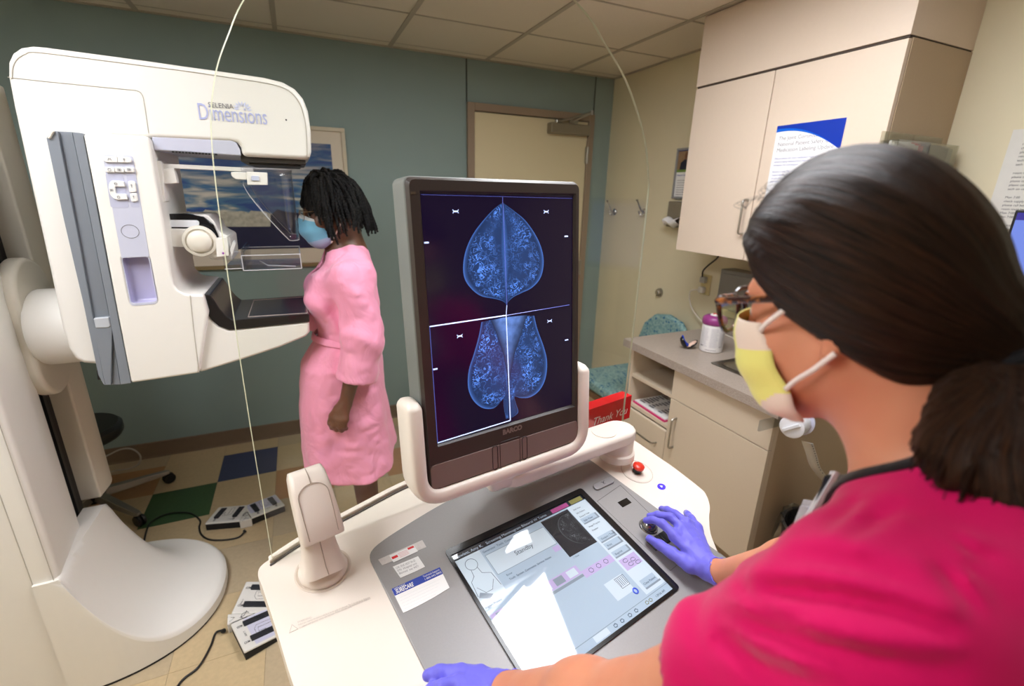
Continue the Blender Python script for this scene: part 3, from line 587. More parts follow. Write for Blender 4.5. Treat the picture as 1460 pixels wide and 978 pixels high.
f = MB(); f.prism([(2.11+.10*b_/.4*.3, (cy0+cy1)/2+a_, zt_-.355+b_) for a_, b_ in pts], (.05, 0, 0)); f.build('backrest', CH, t, bevel=.02)
f = MB(); f.box(1.63, 2.11, cy0+.01, cy1-.01, .35, .395); f.build('seat_rail', WOOD, t, bevel=.006)
for x in (1.65, 2.12):
    for y in (cy0+.03, cy1-.03):
        f = MB(); f.tube([(x, y, .001), (x, y, .36 if x < 2 else .62)], [.015, .021]); f.build('leg', WOOD, t)
# ================================================================= mammography machine
YN, YI, YFAR = 1.76, 1.735, 2.10
mm = thing('mammography_machine', (-.75, 1.92, 0), 'tall white mammography machine with a C-shaped arm beside the patient in pink', 'mammography machine')
def pf(pts, Y): return [at(a, b, 'y', Y) for a, b in pts]
# ---- column
cxf = -.775
f = MB(); xb_ = -1.33
plan = round_poly([(cxf, 1.585), (cxf-.035, 1.86), (xb_, 1.86), (xb_, 1.585)], [.03, .008, .02, .05], 5); f.prism([(x, y, .035) for x, y in plan], (0, 0, 1.86)); f.build('near_column_cover', MACH, mm, bevel=.012)
f = MB(); plan = round_poly([(cxf-.03, 2.045), (cxf-.02, 2.16), (cxf-.07, 2.25), (xb_, 2.25), (xb_, 2.045)], [.008, .04, .04, .03, .02], 5); f.prism([(x, y, .45) for x, y in plan], (0, 0, 1.445)); f.build('far_column_cover', MACH2, mm, bevel=.008)
f = MB(); f.box(xb_+.02, cxf-.09, 1.858, 2.047, .05, 1.86); f.build('lift_slot', M('dark_lift_slot', (26, 25, 26), .5), mm)
f = MB(); f.box(cxf-.092, cxf-.086, 1.90, 1.94, .1, 1.85); f.box(cxf-.092, cxf-.082, 1.985, 2.0, .1, 1.85); f.build('lift_rail', M('dark_steel', (70, 70, 72), .4, metal=.8), mm)
f = MB(); x_ = cxf+.0005
f.tube([(cxf-.012, 1.5845, .05), (cxf-.012, 1.5845, 1.88)], .0012, 6); f.tube([(cxf-.06, 1.5845, .05), (cxf-.06, 1.5845, 1.05), (cxf-.14, 1.5845, 1.3), (cxf-.14, 1.5845, 1.88)], .0012, 6); f.build('cover_seam', SEAM, mm)
# ---- sweeping foot
fc, FR = np.array([cxf, 1.915]), .345
f = MB()
def foot(u_, v_):
    # u along the machine axis out to the nose, v across
    a_ = (v_-.5)*pi; s_ = u_
    px_, py_ = s_*FR*cos(a_), FR*sin(a_)*(1 if s_ > .0 else 1)
    hw_ = FR*(.96 if s_ < .02 else 1)
    # superellipse plan
    x_ = fc[0]-.06 + (FR+.06)*s_*abs(cos(a_))**.85
    y_ = fc[1] + .34*(abs(sin(a_))**.9)*(1 if a_ > 0 else -1)
    dx_, dy_ = max(0, x_-fc[0]), max(0, y_-1.99)
    t_ = min(1, sqrt(dx_*dx_ + 1.3*dy_*dy_)/FR)
    h_ = .062 + .40*(1-t_)**3.2
    e_ = max(0, s_-.93)/.07; e2 = 1-sqrt(max(0, 1-e_*e_)); h_ -= .016*e2
    return (x_, y_, h_)
NU, NV = 40, 48
f.grid(foot, NU, NV)
for j in range(NV):
    a_, b_ = foot(1, j/NV), foot(1, (j+1)/NV); f.add([a_, b_, (b_[0], b_[1], .012), (a_[0], a_[1], .012)], [(0, 1, 2, 3)])
f.build('foot', MACH, mm, angle=60)
f = MB(); f.prism([(foot(1, j/NV)[0]-.004, foot(1, j/NV)[1]*.995+.0096, .0015) for j in range(NV+1)], (0, 0, .012)); f.build('foot_gasket', BLACKM, mm)
# ---- carriage and pivot
f = MB(); cy_, cz_ = 1.945, 1.16
prof_ = [(cy_+.115*cos(a_)*(1.0), cz_ + (.10 if sin(a_) > 0 else -.10) + .125*sin(a_)) for a_ in [2*pi*k/40 for k in range(40)]]
f.prism([(cxf-.055, y, z) for y, z in prof_], (.05, 0, 0)); f.build('carriage_plate', MACH2, mm, bevel=.014)
f = MB(); f.lathe([(.118, 0), (.122, .01), (.122, .10)], (cxf-.008, 1.93, 1.165), (1, 0, 0), 48); f.build('pivot', MACH, mm, bevel=0)
# ---- outer arm with the tube head
OUT = [(10, 108), (10, 88), (16, 75), (28, 67), (45, 64.5), (62, 66), (130, 75), (200, 84.5), (270, 94.5), (327, 102.5), (375, 109.5), (402, 116), (420, 126), (432, 140), (439, 158), (443, 185), (444, 216), (442, 224), (436, 227.5), (345, 222.5), (343, 210), (338, 204), (328, 202), (217, 197), (160, 193), (176, 330), (196, 520), (136, 520), (118, 518.5), (106, 512), (97, 498), (88, 470), (70, 385), (40, 250), (18, 150)]
f = MB(); f.prism(pf(OUT, YN), (0, YFAR-YN, 0)); outer = f.build('outer_arm', MACH, mm, bevel=.014, seg=4, blim=50)
f = MB()
def sl(pts, Y, r, n=5, closed=False): f.tube(smooth_path(pf(pts, Y), 5, closed) if n else pf(pts, Y), r, 6, closed=closed)
sl([(17, 112), (18, 97), (24, 85), (36, 77), (52, 74.5), (130, 84), (200, 93), (270, 102), (327, 110.5), (370, 117), (398, 123), (415, 132), (427, 147), (434, 168), (437, 190), (438, 222)], YN-.0006, .0012)
sl([(11, 110), (60, 115.5), (120, 121.5), (180, 127.5), (196, 129.5), (203, 136), (206, 150), (212, 190)], YN-.0006, .0011)
f.build('cover_seam', SEAM, outer)
# lettering and flower mark on the tube head
LIL = M('lilac_print', (178, 184, 224), .5, var=0); GRYP = M('grey_print', (120, 118, 124), .5, var=0)
a_, b_ = at(283, 170, 'y', YN-.001), at(380, 177.5, 'y', YN-.001); xd = unit(b_-a_)
f = MB(); f.text('Dimensions', .064, a_, xd, (0, 0, 1), 0, width=np.linalg.norm(b_-a_), ext=.0006)
a2, b2 = at(297, 152.5, 'y', YN-.001), at(333, 155.5, 'y', YN-.001); f.text('SELENIA', .019, a2, unit(b2-a2), (0, 0, 1), 1, width=np.linalg.norm(b2-a2), ext=.0006)
fc_ = at(346, 156, 'y', YN-.0012)
for k in range(9):
    a_ = pi*k/8; d_ = np.array([cos(a_), 0, sin(a_)*.9]); n_ = np.array([-d_[2], 0, d_[0]])
    for r0, w_ in ((.026, .0028),): f.poly([fc_ + d_*.008, fc_ + d_*.017 + n_*w_, fc_ + d_*r0, fc_ + d_*.017 - n_*w_], 2)
f.build('brand_lettering', [LIL, GRYP, M('pale_lilac_print', (206, 212, 240), .5, var=0)], outer, smooth=False)
f = MB(); p_ = at(408, 171, 'y', YN); f.lathe([(.0025, 0), (.0025, .0008)], p_, (0, -1, 0), 10); f.build('cover_pin', BLACK, outer)
# under-panel of the tube head
UP = [(216, 194), (330, 200), (338, 204), (342.5, 214), (343.5, 222), (300, 219.5), (260, 216.5), (219, 214)]
f = MB(); f.prism(pf(UP, YN+.004), (0, YFAR-YN-.008, 0)); up = f.build('tube_underpanel', GREYL, mm, bevel=.004)
f = MB()
for k in range(14):
    p_ = at(247+k*4.7, 216.6+k*.28, 'y', YN+.003); f.obox(p_, (.0032, 0, 0), (0, .002, 0), (0, 0, .0022))
f.build('vent_slot', BLACK, up)
f = MB(); a_, b_ = at(343, 225, 'y', YN+.02), at(436, 230, 'y', YN+.02)
f.box(a_[0], b_[0], YN+.02, YFAR-.02, a_[2]-.012, a_[2]+.02); f.box(a_[0]+.02, b_[0]-.015, YN+.04, YFAR-.04, a_[2]-.018, a_[2]-.012); f.build('collimator_rail', M('dark_bronze_plastic', (52, 48, 44), .4), mm, bevel=.002)
# ---- inner arm: slate rail cover, white body, receptor
f = MB()
f.prism(pf([(66, 197), (74, 186.5), (82, 186.8), (110, 330), (150, 549), (148, 549), (140, 535), (118, 430), (90, 310)], YI+.012), (0, .34, 0), 0)
f.prism(pf([(82, 187), (103, 188), (130, 318), (157, 455), (172, 548.5), (150, 549), (110, 330)], YI+.022), (0, .32, 0), 0)
f.prism(pf([(103, 188), (118, 190), (152, 370), (187, 546.5), (172, 548.5), (157, 455), (130, 318)], YI+.006), (0, .35, 0), 0)
f.prism(pf([(130, 455), (157, 452), (160, 470), (158, 549), (150, 549), (134, 470)], YI+.012), (0, .3, 0), 0)
rc_ = f.build('rail_cover', GREYP, mm, bevel=.003)
f = MB(); f.prism(pf([(133, 454), (155, 452), (158, 465), (154, 467.5), (136, 468)], YI+.010), (0, .05, 0)); f.build('rail_end_stop', M('pale_grey_stop', (186, 190, 196), .4), rc_, bevel=.003)
f = MB(); q = at(66, 193, 'y', YI+.01); f.prism(pf([(67, 197), (73, 186.5), (77, 187), (71, 197.5)], YI+.005), (0, .05, 0)); f.build('rail_cap', MACH2, rc_, bevel=.002)
f = MB(); f.prism(pf([(137, 528), (142, 527), (147, 542), (139, 542)], YI+.02), (0, .06, 0)); f.build('latch', BLACK, rc_, bevel=.003)
INN = [(118, 190.5), (160, 191.5), (203, 193), (210, 195), (213.5, 201), (217, 219), (226, 274), (236, 330), (245, 392), (248, 406), (255, 414.5), (263, 418.5), (271, 420), (290, 420.2), (297, 445), (284, 532), (235, 539.5), (187, 546.5), (168, 450), (140, 302)]
f = MB(); f.prism(pf(INN, YI), (0, .365, 0)); inner = f.build('inner_arm', MACH, mm, bevel=.011, seg=4, blim=50)
f = MB(); sl([(271, 421), (273, 440), (278, 485), (284, 531)], YI-.0006, .0012); f.build('cover_seam', SEAM, inner)
# control panel
yp = YI-.0015
PAN = [(146, 219), (187, 220.5), (191, 226), (208, 310), (222, 374), (236, 436), (184, 440), (168, 360), (146, 232), (144, 224)]
f = MB(); f.prism(round_poly(pf([(145.5, 219.5), (189.5, 221.5), (213, 366), (173, 368)], yp), [.012, .012, .002, .002]), (0, .006, 0)); pan = f.build('control_panel', GREYL, inner, bevel=.0012)
f = MB()                                                                       # wells: thin plates, their recess shade put into a darker lilac
for w_ in ([(150, 247), (175, 247.5), (184, 296), (158, 296)], [(180, 248.5), (192, 249), (199, 296), (187, 296)]): f.prism(round_poly(pf(w_, yp-.0006), .006), (0, .004, 0))
f.build('button_well', M('shaded_lilac_plastic', (184, 186, 206), .45), pan)
BTN = M('button_ivory', (236, 234, 230), .35, var=0); ICON = M('button_icon_grey', (130, 130, 134), .6, var=0)
def button(pts, r, nm='button', th=.007):
    f = MB(); f.prism(round_poly(pf(pts, yp-th), r), (0, th+.004, 0)); return f.build(nm, BTN, pan, bevel=.0018)
def icon(par, px, py, kind=0, s_=.004):
    f = MB(); c_ = at(px, py, 'y', yp-.0077)
    if kind == 0: f.tube([c_ + np.array([s_*cos(a_), 0, s_*sin(a_)]) for a_ in [2*pi*k/14 for k in range(14)]], .0006, 5, closed=True)
    elif kind == 1:
        f.tube([c_ + np.array([0, 0, s_]), c_ + np.array([0, 0, -s_])], .0006, 5); f.tube([c_ + np.array([-s_*.5, 0, s_*.4]), c_ + np.array([0, 0, s_]), c_ + np.array([s_*.5, 0, s_*.4])], .0006, 5)
    elif kind == 2: f.tube([c_ + np.array([a_, 0, b_])*s_ for a_, b_ in ((-1, -.7), (-.4, .8), (0, -.2), (.5, .7), (1, -.7))], .0006, 5)
    else:
        for d_ in (-1, 1): f.tube([c_ + np.array([d_*.6*s_+a_*s_*.45, 0, b_*s_]) for a_, b_ in ((-1, -.8), (1, -.8), (1, .8), (-1, .8))], .0005, 5, closed=True)
    f.build('button_icon', ICON, par)
b_ = button([(146, 222.5), (166.5, 223.2), (167.5, 231.5), (148, 231)], [.012, .002, .002, .012]); icon(b_, 156, 227, 2)
b_ = button([(167.2, 223.2), (186, 224.5), (188, 232), (168, 231.5)], [.002, .012, .012, .002]); icon(b_, 177, 228, 1)
for x_, k in ((149, 0), (163, 3), (177, 3)):
    b_ = button([(x_, 238), (x_+13.4, 238.5), (x_+14.6, 246), (x_+1, 245.5)], .004); icon(b_, x_+7, 242, k, .0035)
b_ = button([(158, 257), (176, 258.5), (178, 266.5), (164, 266), (165, 276), (180, 276.5), (182, 284.5), (164, 285), (156.5, 278), (154, 264)], [.012, .003, .003, .003, .003, .003, .003, .012, .012, .012]); icon(b_, 165, 262, 0, .003); icon(b_, 169, 281, 0, .003); icon(b_, 159, 271, 3, .003)
b_ = button([(182, 257.5), (192, 258.5), (194.5, 274), (184, 274.5)], .005); icon(b_, 187.5, 265, 1)
b_ = button([(184.5, 275.5), (195, 275), (197, 287), (187, 288)], .005, th=.005); icon(b_, 190.5, 281, 1)
f = MB(); c_ = at(185.5, 330, 'y', yp-.0005); f.tube([c_ + np.array([.021*cos(a_), 0, .019*sin(a_)]) for a_ in [2*pi*k/32 for k in range(32)]], .0007, 5, closed=True); f.build('emblem_ring', ICON, pan)
# lilac tray pocket cut into the body
def carve(o, pts, off, mats, mi):
    c = MB(); c.prism(pts, off, mi); co = c.build('cutter', mats)
    b = o.modifiers.new('cut', 'BOOLEAN'); b.operation = 'DIFFERENCE'; b.solver = 'EXACT'; b.object = co
    for m_ in mats[1:]: o.data.materials.append(m_)
    while o.modifiers[0].name != 'cut': o.modifiers.move(len(o.modifiers)-1, 0)
    dg = bpy.context.evaluated_depsgraph_get(); dg.update()
    me = bpy.data.meshes.new_from_object(o.evaluated_get(dg)); o.modifiers.clear(); o.data = me
    bpy.data.objects.remove(co)
POCK = M('lilac_pocket_plastic', (188, 184, 214), .4, var=.01)
ou = round_poly(pf([(173.5, 366), (211.5, 365.5), (224, 430), (187, 433)], YI), .012, 5)
carve(inner, [p_ - np.array([0, .02, 0]) for p_ in ou], (0, .052, 0), [MACH, POCK], 1)
f = MB(); ring_ = round_poly(pf([(172.5, 364.8), (212.6, 364.3), (225.4, 433), (186, 436.5)], YI-.001), .013, 5); n_ = len(ring_); inr = [p_ + np.array([0, -.001, 0]) for p_ in ou]; dep = [p_ + np.array([0, .004, 0]) for p_ in ou]
f.add(ring_ + inr + dep, [(i, (i+1) % n_, n_+(i+1) % n_, n_+i) for i in range(n_)] + [(n_+i, n_+(i+1) % n_, 2*n_+(i+1) % n_, 2*n_+i) for i in range(n_)]); f.build('pocket_rim', GREYL, inner)
# ---- image receptor
CARB = bpy.data.materials.new('woven_carbon_black'); CARB.use_nodes = True
N, L = CARB.node_tree.nodes, CARB.node_tree.links; pb = N['Principled BSDF']; pb.inputs['Roughness'].default_value = .22; pb.inputs['Coat Weight'].default_value = .15; pb.inputs['Coat Roughness'].default_value = .12
tc = N.new('ShaderNodeTexCoord'); mp = N.new('ShaderNodeMapping'); mp.inputs['Rotation'].default_value = (.0, .75, .78); L.new(tc.outputs['Object'], mp.inputs[0])
ck = N.new('ShaderNodeTexChecker'); ck.inputs['Scale'].default_value = 190; ck.inputs['Color1'].default_value = rgb((36, 33, 33)); ck.inputs['Color2'].default_value = rgb((20, 18, 19)); L.new(mp.outputs[0], ck.inputs['Vector']); L.new(ck.outputs['Color'], pb.inputs['Base Color'])
ZR = 1.183
rx1 = at(441, 448, 'z', ZR)[0]; ry0 = at(441, 448, 'z', ZR)[1]; ry1 = 2.075
REC = [(284, 441), (296, 447), (303, 456), (313, 465), (327, 470), (441, 459), (441.5, 474), (436, 480), (400, 495), (345, 513), (284.4, 531.5), (276, 480)]
f = MB(); f.prism(pf(REC, ry0-.005), (0, ry1-ry0+.01, 0)); rec = f.build('image_receptor', MACH, mm, bevel=.009, seg=4, blim=50)
CB = [(289.5, 420), (299, 420), (306, 429), (313, 440), (322, 450), (331, 456.5), (441, 447.5), (441.5, 459), (327, 471), (312, 465.5), (302, 457), (295, 447.5)]
f = MB(); f.prism(pf(CB, ry0-.008), (0, ry1-ry0+.016, 0)); cb = f.build('carbon_cover', CARB, rec, bevel=.003)
f = MB(); pts = pf([(331, 456.5), (441, 447.5)], ry0-.008); xa, za = pts[0][0]+.045, pts[0][2]; xb2, zb = pts[1][0]-.006, pts[1][2]
def topz(x_): return za + (zb-za)*(x_-pts[0][0])/(pts[1][0]-pts[0][0]) + .0006
qd = [(xa, ry0+.02), (xb2, ry0+.005), (xb2, ry1-.02), (xa, ry1-.02)]
for i in range(4):
    a_, b_ = qd[i], qd[(i+1) % 4]; f.tube([(a_[0], a_[1], topz(a_[0])), (b_[0], b_[1], topz(b_[0]))], .0011, 5)
f.build('field_outline', M('pale_field_line', (196, 178, 172), .5, var=0), cb)
# ---- compression drive arm, knob and clear paddle
f = MB(); Yc = 1.80
f.prism(round_poly(pf([(234, 306), (296, 306), (306, 316), (312, 330), (328, 338), (332, 372), (300, 370), (288, 353), (240, 352)], Yc+.03), .008), (0, .2, 0)); com = f.build('compression_arm', MACH, mm, bevel=.006)
f = MB(); f.prism(pf([(233, 305), (265, 304.5), (290, 309), (304, 320), (313, 340), (306, 352), (296, 330), (286, 326), (236, 326)], Yc+.02), (0, .03, 0)); f.build('black_grip', M('gloss_black_plastic', (14, 14, 18), .12), com, bevel=.004)
f = MB(); f.prism(round_poly(pf([(241, 313.5), (281, 314), (284, 317), (283, 324), (241, 323.5)], Yc+.012), .004), (0, .02, 0)); f.build('label_window', M('glossy_white_label', (232, 234, 238), .12), com, bevel=.001)
f = MB(); f.prism(round_poly(pf([(235, 326), (282, 327), (297, 331), (310, 341), (318, 342), (322, 360), (307, 369), (298, 362), (288, 353), (240, 352)], Yc), .010), (0, .06, 0)); f.build('arm_cover', MACH, com, bevel=.006)
c_ = at(285.5, 343.5, 'y', Yc); f = MB(); f.lathe([(.047, -.002), (.049, .006), (.047, .012), (.039, .014), (.037, .009), (.034, .009), (.033, .020), (.026, .026), (.01, .028)], c_, (0, -1, 0), 40); f.build('adjusting_knob', MACH2, com)
f = MB(); f.prism(round_poly(pf([(307, 340), (324, 337.5), (327, 365), (309, 367)], Yc-.015), .004), (0, .09, 0)); hold = f.build('paddle_holder', MACH, com, bevel=.004)
f = MB(); f.prism(pf([(327.5, 356), (333, 343), (336.5, 347), (331, 365)], Yc-.02), (0, .03, 0)); f.build('release_lever', M('pale_lever', (216, 216, 216), .3), hold, bevel=.002)
f = MB(); c_ = at(319, 361, 'y', Yc-.016); f.obox(c_, (.004, 0, 0), (0, .001, 0), (0, 0, .003)); f.build('purple_mark', M('purple_mark', (150, 50, 170), .4), hold)
PLAST = clear_mat('clear_polycarbonate', (248, 249, 252), .06, .02)
PEDG = M('polycarbonate_edge', (206, 206, 214), .15, var=0)
a_ = at(318, 372, 'y', Yc); b_ = at(347, 383, 'y', Yc); c_ = at(430, 381.5, 'y', Yc); zt_ = at(430, 362, 'y', Yc)[2]
x0, x1, xm_, zb, ztr = a_[0], c_[0], b_[0], c_[2]-.002, zt_; pyA, pyB = Yc-.005, 2.05
f = MB(); th_ = .0028
f.box(xm_, x1, pyA, pyB, zb, zb+th_, 0)
f.box(xm_, x1, pyA, pyA+th_, zb+th_, ztr, 0); f.box(xm_, x1, pyB-th_, pyB, zb+th_, ztr, 0); f.box(x1-th_, x1, pyA+th_, pyB-th_, zb+th_, ztr+.0, 0); f.box(xm_, xm_+th_, pyA+th_, pyB-th_, zb+th_, ztr+.02, 0)
f.box(x0, xm_, pyA+.01, pyB-.01, zb+.006, zb+.010, 0); f.box(x0, xm_, pyA+.01, pyA+.014, zb+.010, ztr+.012, 0); f.box(x0+.06, x0+.064, pyA+.01, pyB-.01, zb+.01, ztr+.01, 0)
pad = f.build('compression_paddle', PLAST, com, smooth=False)
f = MB()
def edge(*ps): f.tube(ps, .0016, 6)
for z_ in (zb, ztr):
    edge((xm_, pyA, z_), (x1, pyA, z_)); edge((xm_, pyB, z_), (x1, pyB, z_)); edge((x1, pyA, z_), (x1, pyB, z_)); edge((xm_, pyA, z_), (xm_, pyB, z_))
for x_ in (xm_, x1):
    for y_ in (pyA, pyB): edge((x_, y_, zb), (x_, y_, ztr))
edge((x0, pyA+.01, ztr+.012), (xm_, pyA+.01, ztr+.012)); edge((x0, pyA+.01, zb+.006), (xm_, pyA+.01, zb+.006))
edge((xm_+.07, pyA+.08, zb+.004), (x1-.14, pyA+.20, zb+.004)); edge((xm_+.07, pyA+.08, zb+.004), (xm_+.16, pyA+.03, zb+.004))
f.build('paddle_edge', PEDG, pad)
# ---- face shield on its rail under the tube head
Ys = 1.775
f = MB(); f.prism(round_poly(pf([(231, 233), (361, 239.5), (361, 245.5), (247, 240), (243, 262), (232, 262)], Ys+.02), .003), (0, .03, 0)); rail = f.build('shield_rail', MACH, mm, bevel=.003)
f = MB(); f.prism(round_poly(pf([(218, 229), (229.5, 229), (231, 240), (236, 288), (226.5, 289), (219.5, 250)], Ys), .004), (0, .06, 0)); f.prism(pf([(230.5, 262), (244, 262), (253, 261), (248, 240), (232, 240)], Ys+.012), (0, .03, 0)); f.build('rail_bracket', MACH, rail, bevel=.003)
f = MB(); f.prism(round_poly(pf([(329, 245), (352, 245.5), (352, 256.5), (336, 255.5), (330, 251)], Ys+.008), .004), (0, .03, 0)); f.prism(round_poly(pf([(351.5, 244.5), (381, 246), (381.5, 264), (352.5, 263.5)], Ys), .003), (0, .04, 0)); blk = f.build('shield_clamp', MACH, rail, bevel=.003)
f = MB(); f.prism(round_poly(pf([(358, 250.5), (369, 251), (369.5, 258), (358.5, 257.5)], Ys-.004), .002), (0, .01, 0)); f.build('clamp_button', M('pale_blue_button', (200, 206, 226), .35), blk, bevel=.001)
SHC = clear_mat('clear_face_shield', (249, 249, 252), .05, .02)
xs0 = at(345, 258, 'y', Ys)[0]; xs1 = at(424, 300, 'y', 1.8)[0]-.004; zt_ = at(400, 241, 'y', Ys)[2]; zlow = at(428, 343, 'y', Ys+.02)[2]
path = [(xs0 + (xs1-.05-xs0)*k/10, Ys+.012) for k in range(11)] + [(xs1-.05+.05*sin(a_), Ys+.062-.05*cos(a_)) for a_ in [pi/2*k/8 for k in range(1, 9)]] + [(xs1, Ys+.062 + (.19)*k/10) for k in range(1, 11)] + [(xs1-.05+.05*cos(a_), Ys+.252+.05*sin(a_)) for a_ in [pi/2*k/8 for k in range(1, 9)]] + [(xs1-.05 - (xs1-.05-xs0)*k/10, Ys+.302) for k in range(1, 11)]
f = MB(); vs = []; nz_ = 8
for (x_, y_) in path:
    t_ = (x_-xs0)/(xs1-xs0); zl = zt_-.05 - (zt_-.05-zlow)*min(1, (t_/.8))**.8 if t_ < .8 else zlow
    vs += [(x_ - .0, y_, zt_ + (zl-zt_)*k/nz_) for k in range(nz_+1)]
n_ = nz_+1; f.add(vs, [(i*n_+k, (i+1)*n_+k, (i+1)*n_+k+1, i*n_+k+1) for i in range(len(path)-1) for k in range(nz_)]); fs_ = f.build('face_shield', SHC, mm); fs_.modifiers.new('thick', 'SOLIDIFY').thickness = .0025
f = MB(); f.tube([vs[i*n_+nz_] for i in range(len(path))], .0009, 6); f.tube([vs[i*n_] for i in range(len(path))], .0008, 6); f.build('shield_edge', PEDG, fs_)
# ================================================================= foot switches and their cables
PEDW = M('pedal_white_plastic', (226, 224, 218), .4, var=.01); PEDL = M('pedal_lilac_decal', (206, 206, 226), .4, var=.01); GRIP = M('pedal_black_rubber', (34, 36, 42), .6, bump=.3, bs=500)
def footswitch(c, ang, ang2, lab, cable, nm):
    t = thing('foot_switch', (c[0], c[1], 0), lab, 'foot switch', 'foot switches on the floor')
    def half(ax, ay, o, mat, flip):
        # ax: along the unit away from the middle, ay: towards the toes
        ax, ay, o = unit(ax), unit(ay), np.array(o, float); W, D = .155, .15
        f = MB(); bl = [o, o+ax*W, o+ax*W+ay*D, o+ay*D]
        lo = [p_ + np.array([0, 0, .002]) for p_ in bl]; hi = [o+np.array([0, 0, .045]), o+ax*W+np.array([0, 0, .045]), o+ax*W+ay*D+np.array([0, 0, .026]), o+ay*D+np.array([0, 0, .026])]
        f.add(lo+[p_ - np.array([0, 0, .010]) for p_ in hi], [(3,2,1,0),(4,5,6,7),(0,1,5,4),(1,2,6,5),(2,3,7,6),(3,0,4,7)]); b0 = f.build('rubber_base', BLACKM, t, bevel=.003)
        f = MB(); f.add([p_ - np.array([0, 0, .010]) + (p_-(o+ax*W/2+ay*D/2))*.03 for p_ in hi] + [p_ for p_ in hi], [(3,2,1,0),(4,5,6,7),(0,1,5,4),(1,2,6,5),(2,3,7,6),(3,0,4,7)]); top = f.build('pedal_housing', PEDW, t, bevel=.004)
        def on(u_, v_, h=.0012): return o+ax*W*u_+ay*D*v_+np.array([0, 0, .045-.019*v_+h])
        f = MB(); f.poly([on(.04, .27), on(.96, .27), on(.96, .96), on(.04, .96)]); f.build('decal', mat, top)
        for u0 in (.16, .70):
            f = MB(); f.add([on(u0, .22, .001), on(u0+.13, .22, .001), on(u0+.15, .85, .001), on(u0-.02, .85, .001), on(u0, .22, .012), on(u0+.13, .22, .012), on(u0+.15, .85, .006), on(u0-.02, .85, .006)], [(3,2,1,0),(4,5,6,7),(0,1,5,4),(1,2,6,5),(2,3,7,6),(3,0,4,7)])
            for k in range(7): f.obox(on(u0+.065, .5+.05*k, .0098-.0006*k), ax*.010, ay*.0016, [0, 0, .0016])
            f.build('pedal', GRIP, t, bevel=.0015)
        f = MB()
        for u0 in (.22, .78):
            for (a_, b_, r_) in ((0, .10, .028), (.0, .17, .022)):
                f.tube([on(u0 + r_*cos(q_)*1.0, b_ + r_*sin(q_)*.8, .0016) for q_ in [2*pi*k/12 for k in range(12)]], .0007, 4, closed=True)
            f.tube([on(u0-.03, .13, .0016), on(u0, .19, .0016), on(u0+.03, .13, .0016)], .0007, 4)
        f.tube([on(a_, b_, .0018) for a_, b_ in ((.42, .85), (.40, .45), (.50, .38), (.66, .38), (.68, .5), (.63, .6), (.62, .44), (.50, .46), (.52, .85))], .0006, 4, closed=True)
        f.text('C-ARM', .009, on(.42, .15, .0018), ax*flip, ay*flip, 0)
        f.build('marking', INK, top)
    ca, sa = cos(ang), sin(ang); ax = np.array([ca, sa, 0]); ay = np.array([-sa, ca, 0])
    c2, s2 = cos(ang2), sin(ang2); bx = -np.array([c2, s2, 0]); by = np.array([-s2, c2, 0])
    o1 = np.array([c[0], c[1], 0]) + ax*.028; o2 = np.array([c[0], c[1], 0]) + bx*.028
    half(ax, ay, o1, PEDL, 1)
    half(bx, by, o2, PEDW, -1)
    f = MB(); mid = np.array([c[0], c[1], 0]); m1 = unit(ay+by)
    pts = [o2-m1*.012, o1-m1*.012, o1+ay*.13, o2+by*.13]; f.add([p_+np.array([0, 0, .002]) for p_ in pts] + [p_+np.array([0, 0, .046 if i < 2 else .024]) for i, p_ in enumerate(pts)], [(3,2,1,0),(4,5,6,7),(0,1,5,4),(1,2,6,5),(2,3,7,6),(3,0,4,7)])
    br = f.build('centre_bridge', PEDW, t, bevel=.003)
    f = MB(); cc = mid + m1*.055 + np.array([0, 0, .0395])
    f.tube([cc + np.array([.014*cos(q_), .014*sin(q_), 0]) for q_ in [pi*.2 + 1.5*pi*k/14 for k in range(15)]], .001, 4); f.tube([cc + np.array([.004, .02, 0]), cc + np.array([-.004, 0, 0]), cc+np.array([-.018, -.006, 0])], .001, 4)
    w0 = mid - m1*.0 + np.array([0, 0, .0445]); f.tube([w0+m1*.02, w0+ax*.014, w0-ax*.014], .0008, 4, closed=True)
    f.build('marking', INK, br)
    f = MB(); f.tube([np.array(cable[0])*1.0, np.array(cable[0])*.0 + np.array(cable[0]) + (np.array(cable[1])-np.array(cable[0]))*.25], .008, 8); f.tube(smooth_path(cable, 8), .0042, 8); f.build('cable', BLACK, t)
def fp(px, py, z=.006): return at(px, py, 'z', z)
# the near pair beside the console: its heels face the column
c1 = fp(321, 885, .02); ax1 = unit(fp(360, 965, .02)-fp(325, 890, .02))
pa, pb_ = fp(322, 893, .04), fp(350, 952, .04); d1 = pb_-pa; pc, pd = fp(350, 833, .04), fp(330, 876, .04); d2 = pd-pc
footswitch((pa[0]*.5+pd[0]*.5+.0, pa[1]*.5+pd[1]*.5), math.atan2(d1[1], d1[0]), math.atan2(d2[1], d2[0]), 'white foot switch with black pedals on the floor beside the workstation', [fp(320, 899, .02), fp(308, 902), fp(300, 922), fp(283, 951), fp(258, 972), fp(235, 1010)], 1)
pa, pb_ = fp(343, 757, .04), fp(283, 755, .04); pc, pd = fp(408, 735, .04), fp(352, 755, .04)
d1 = (fp(412, 722, .03)-fp(362, 742, .03)); d2 = fp(342, 752, .03)-fp(284, 757, .03)
footswitch((fp(352, 752, .0)[0], fp(352, 752, .0)[1]), math.atan2(d1[1], d1[0]), math.atan2(d2[1], d2[0]), 'white foot switch with black pedals on the floor under the receptor arm', [fp(350, 756, .02), fp(340, 766), fp(318, 770), fp(298, 769), fp(287, 762), fp(284, 752), fp(285, 742), fp(272, 732), fp(250, 731), fp(232, 735), fp(215, 745), fp(208, 760), fp(203, 785)], -1)
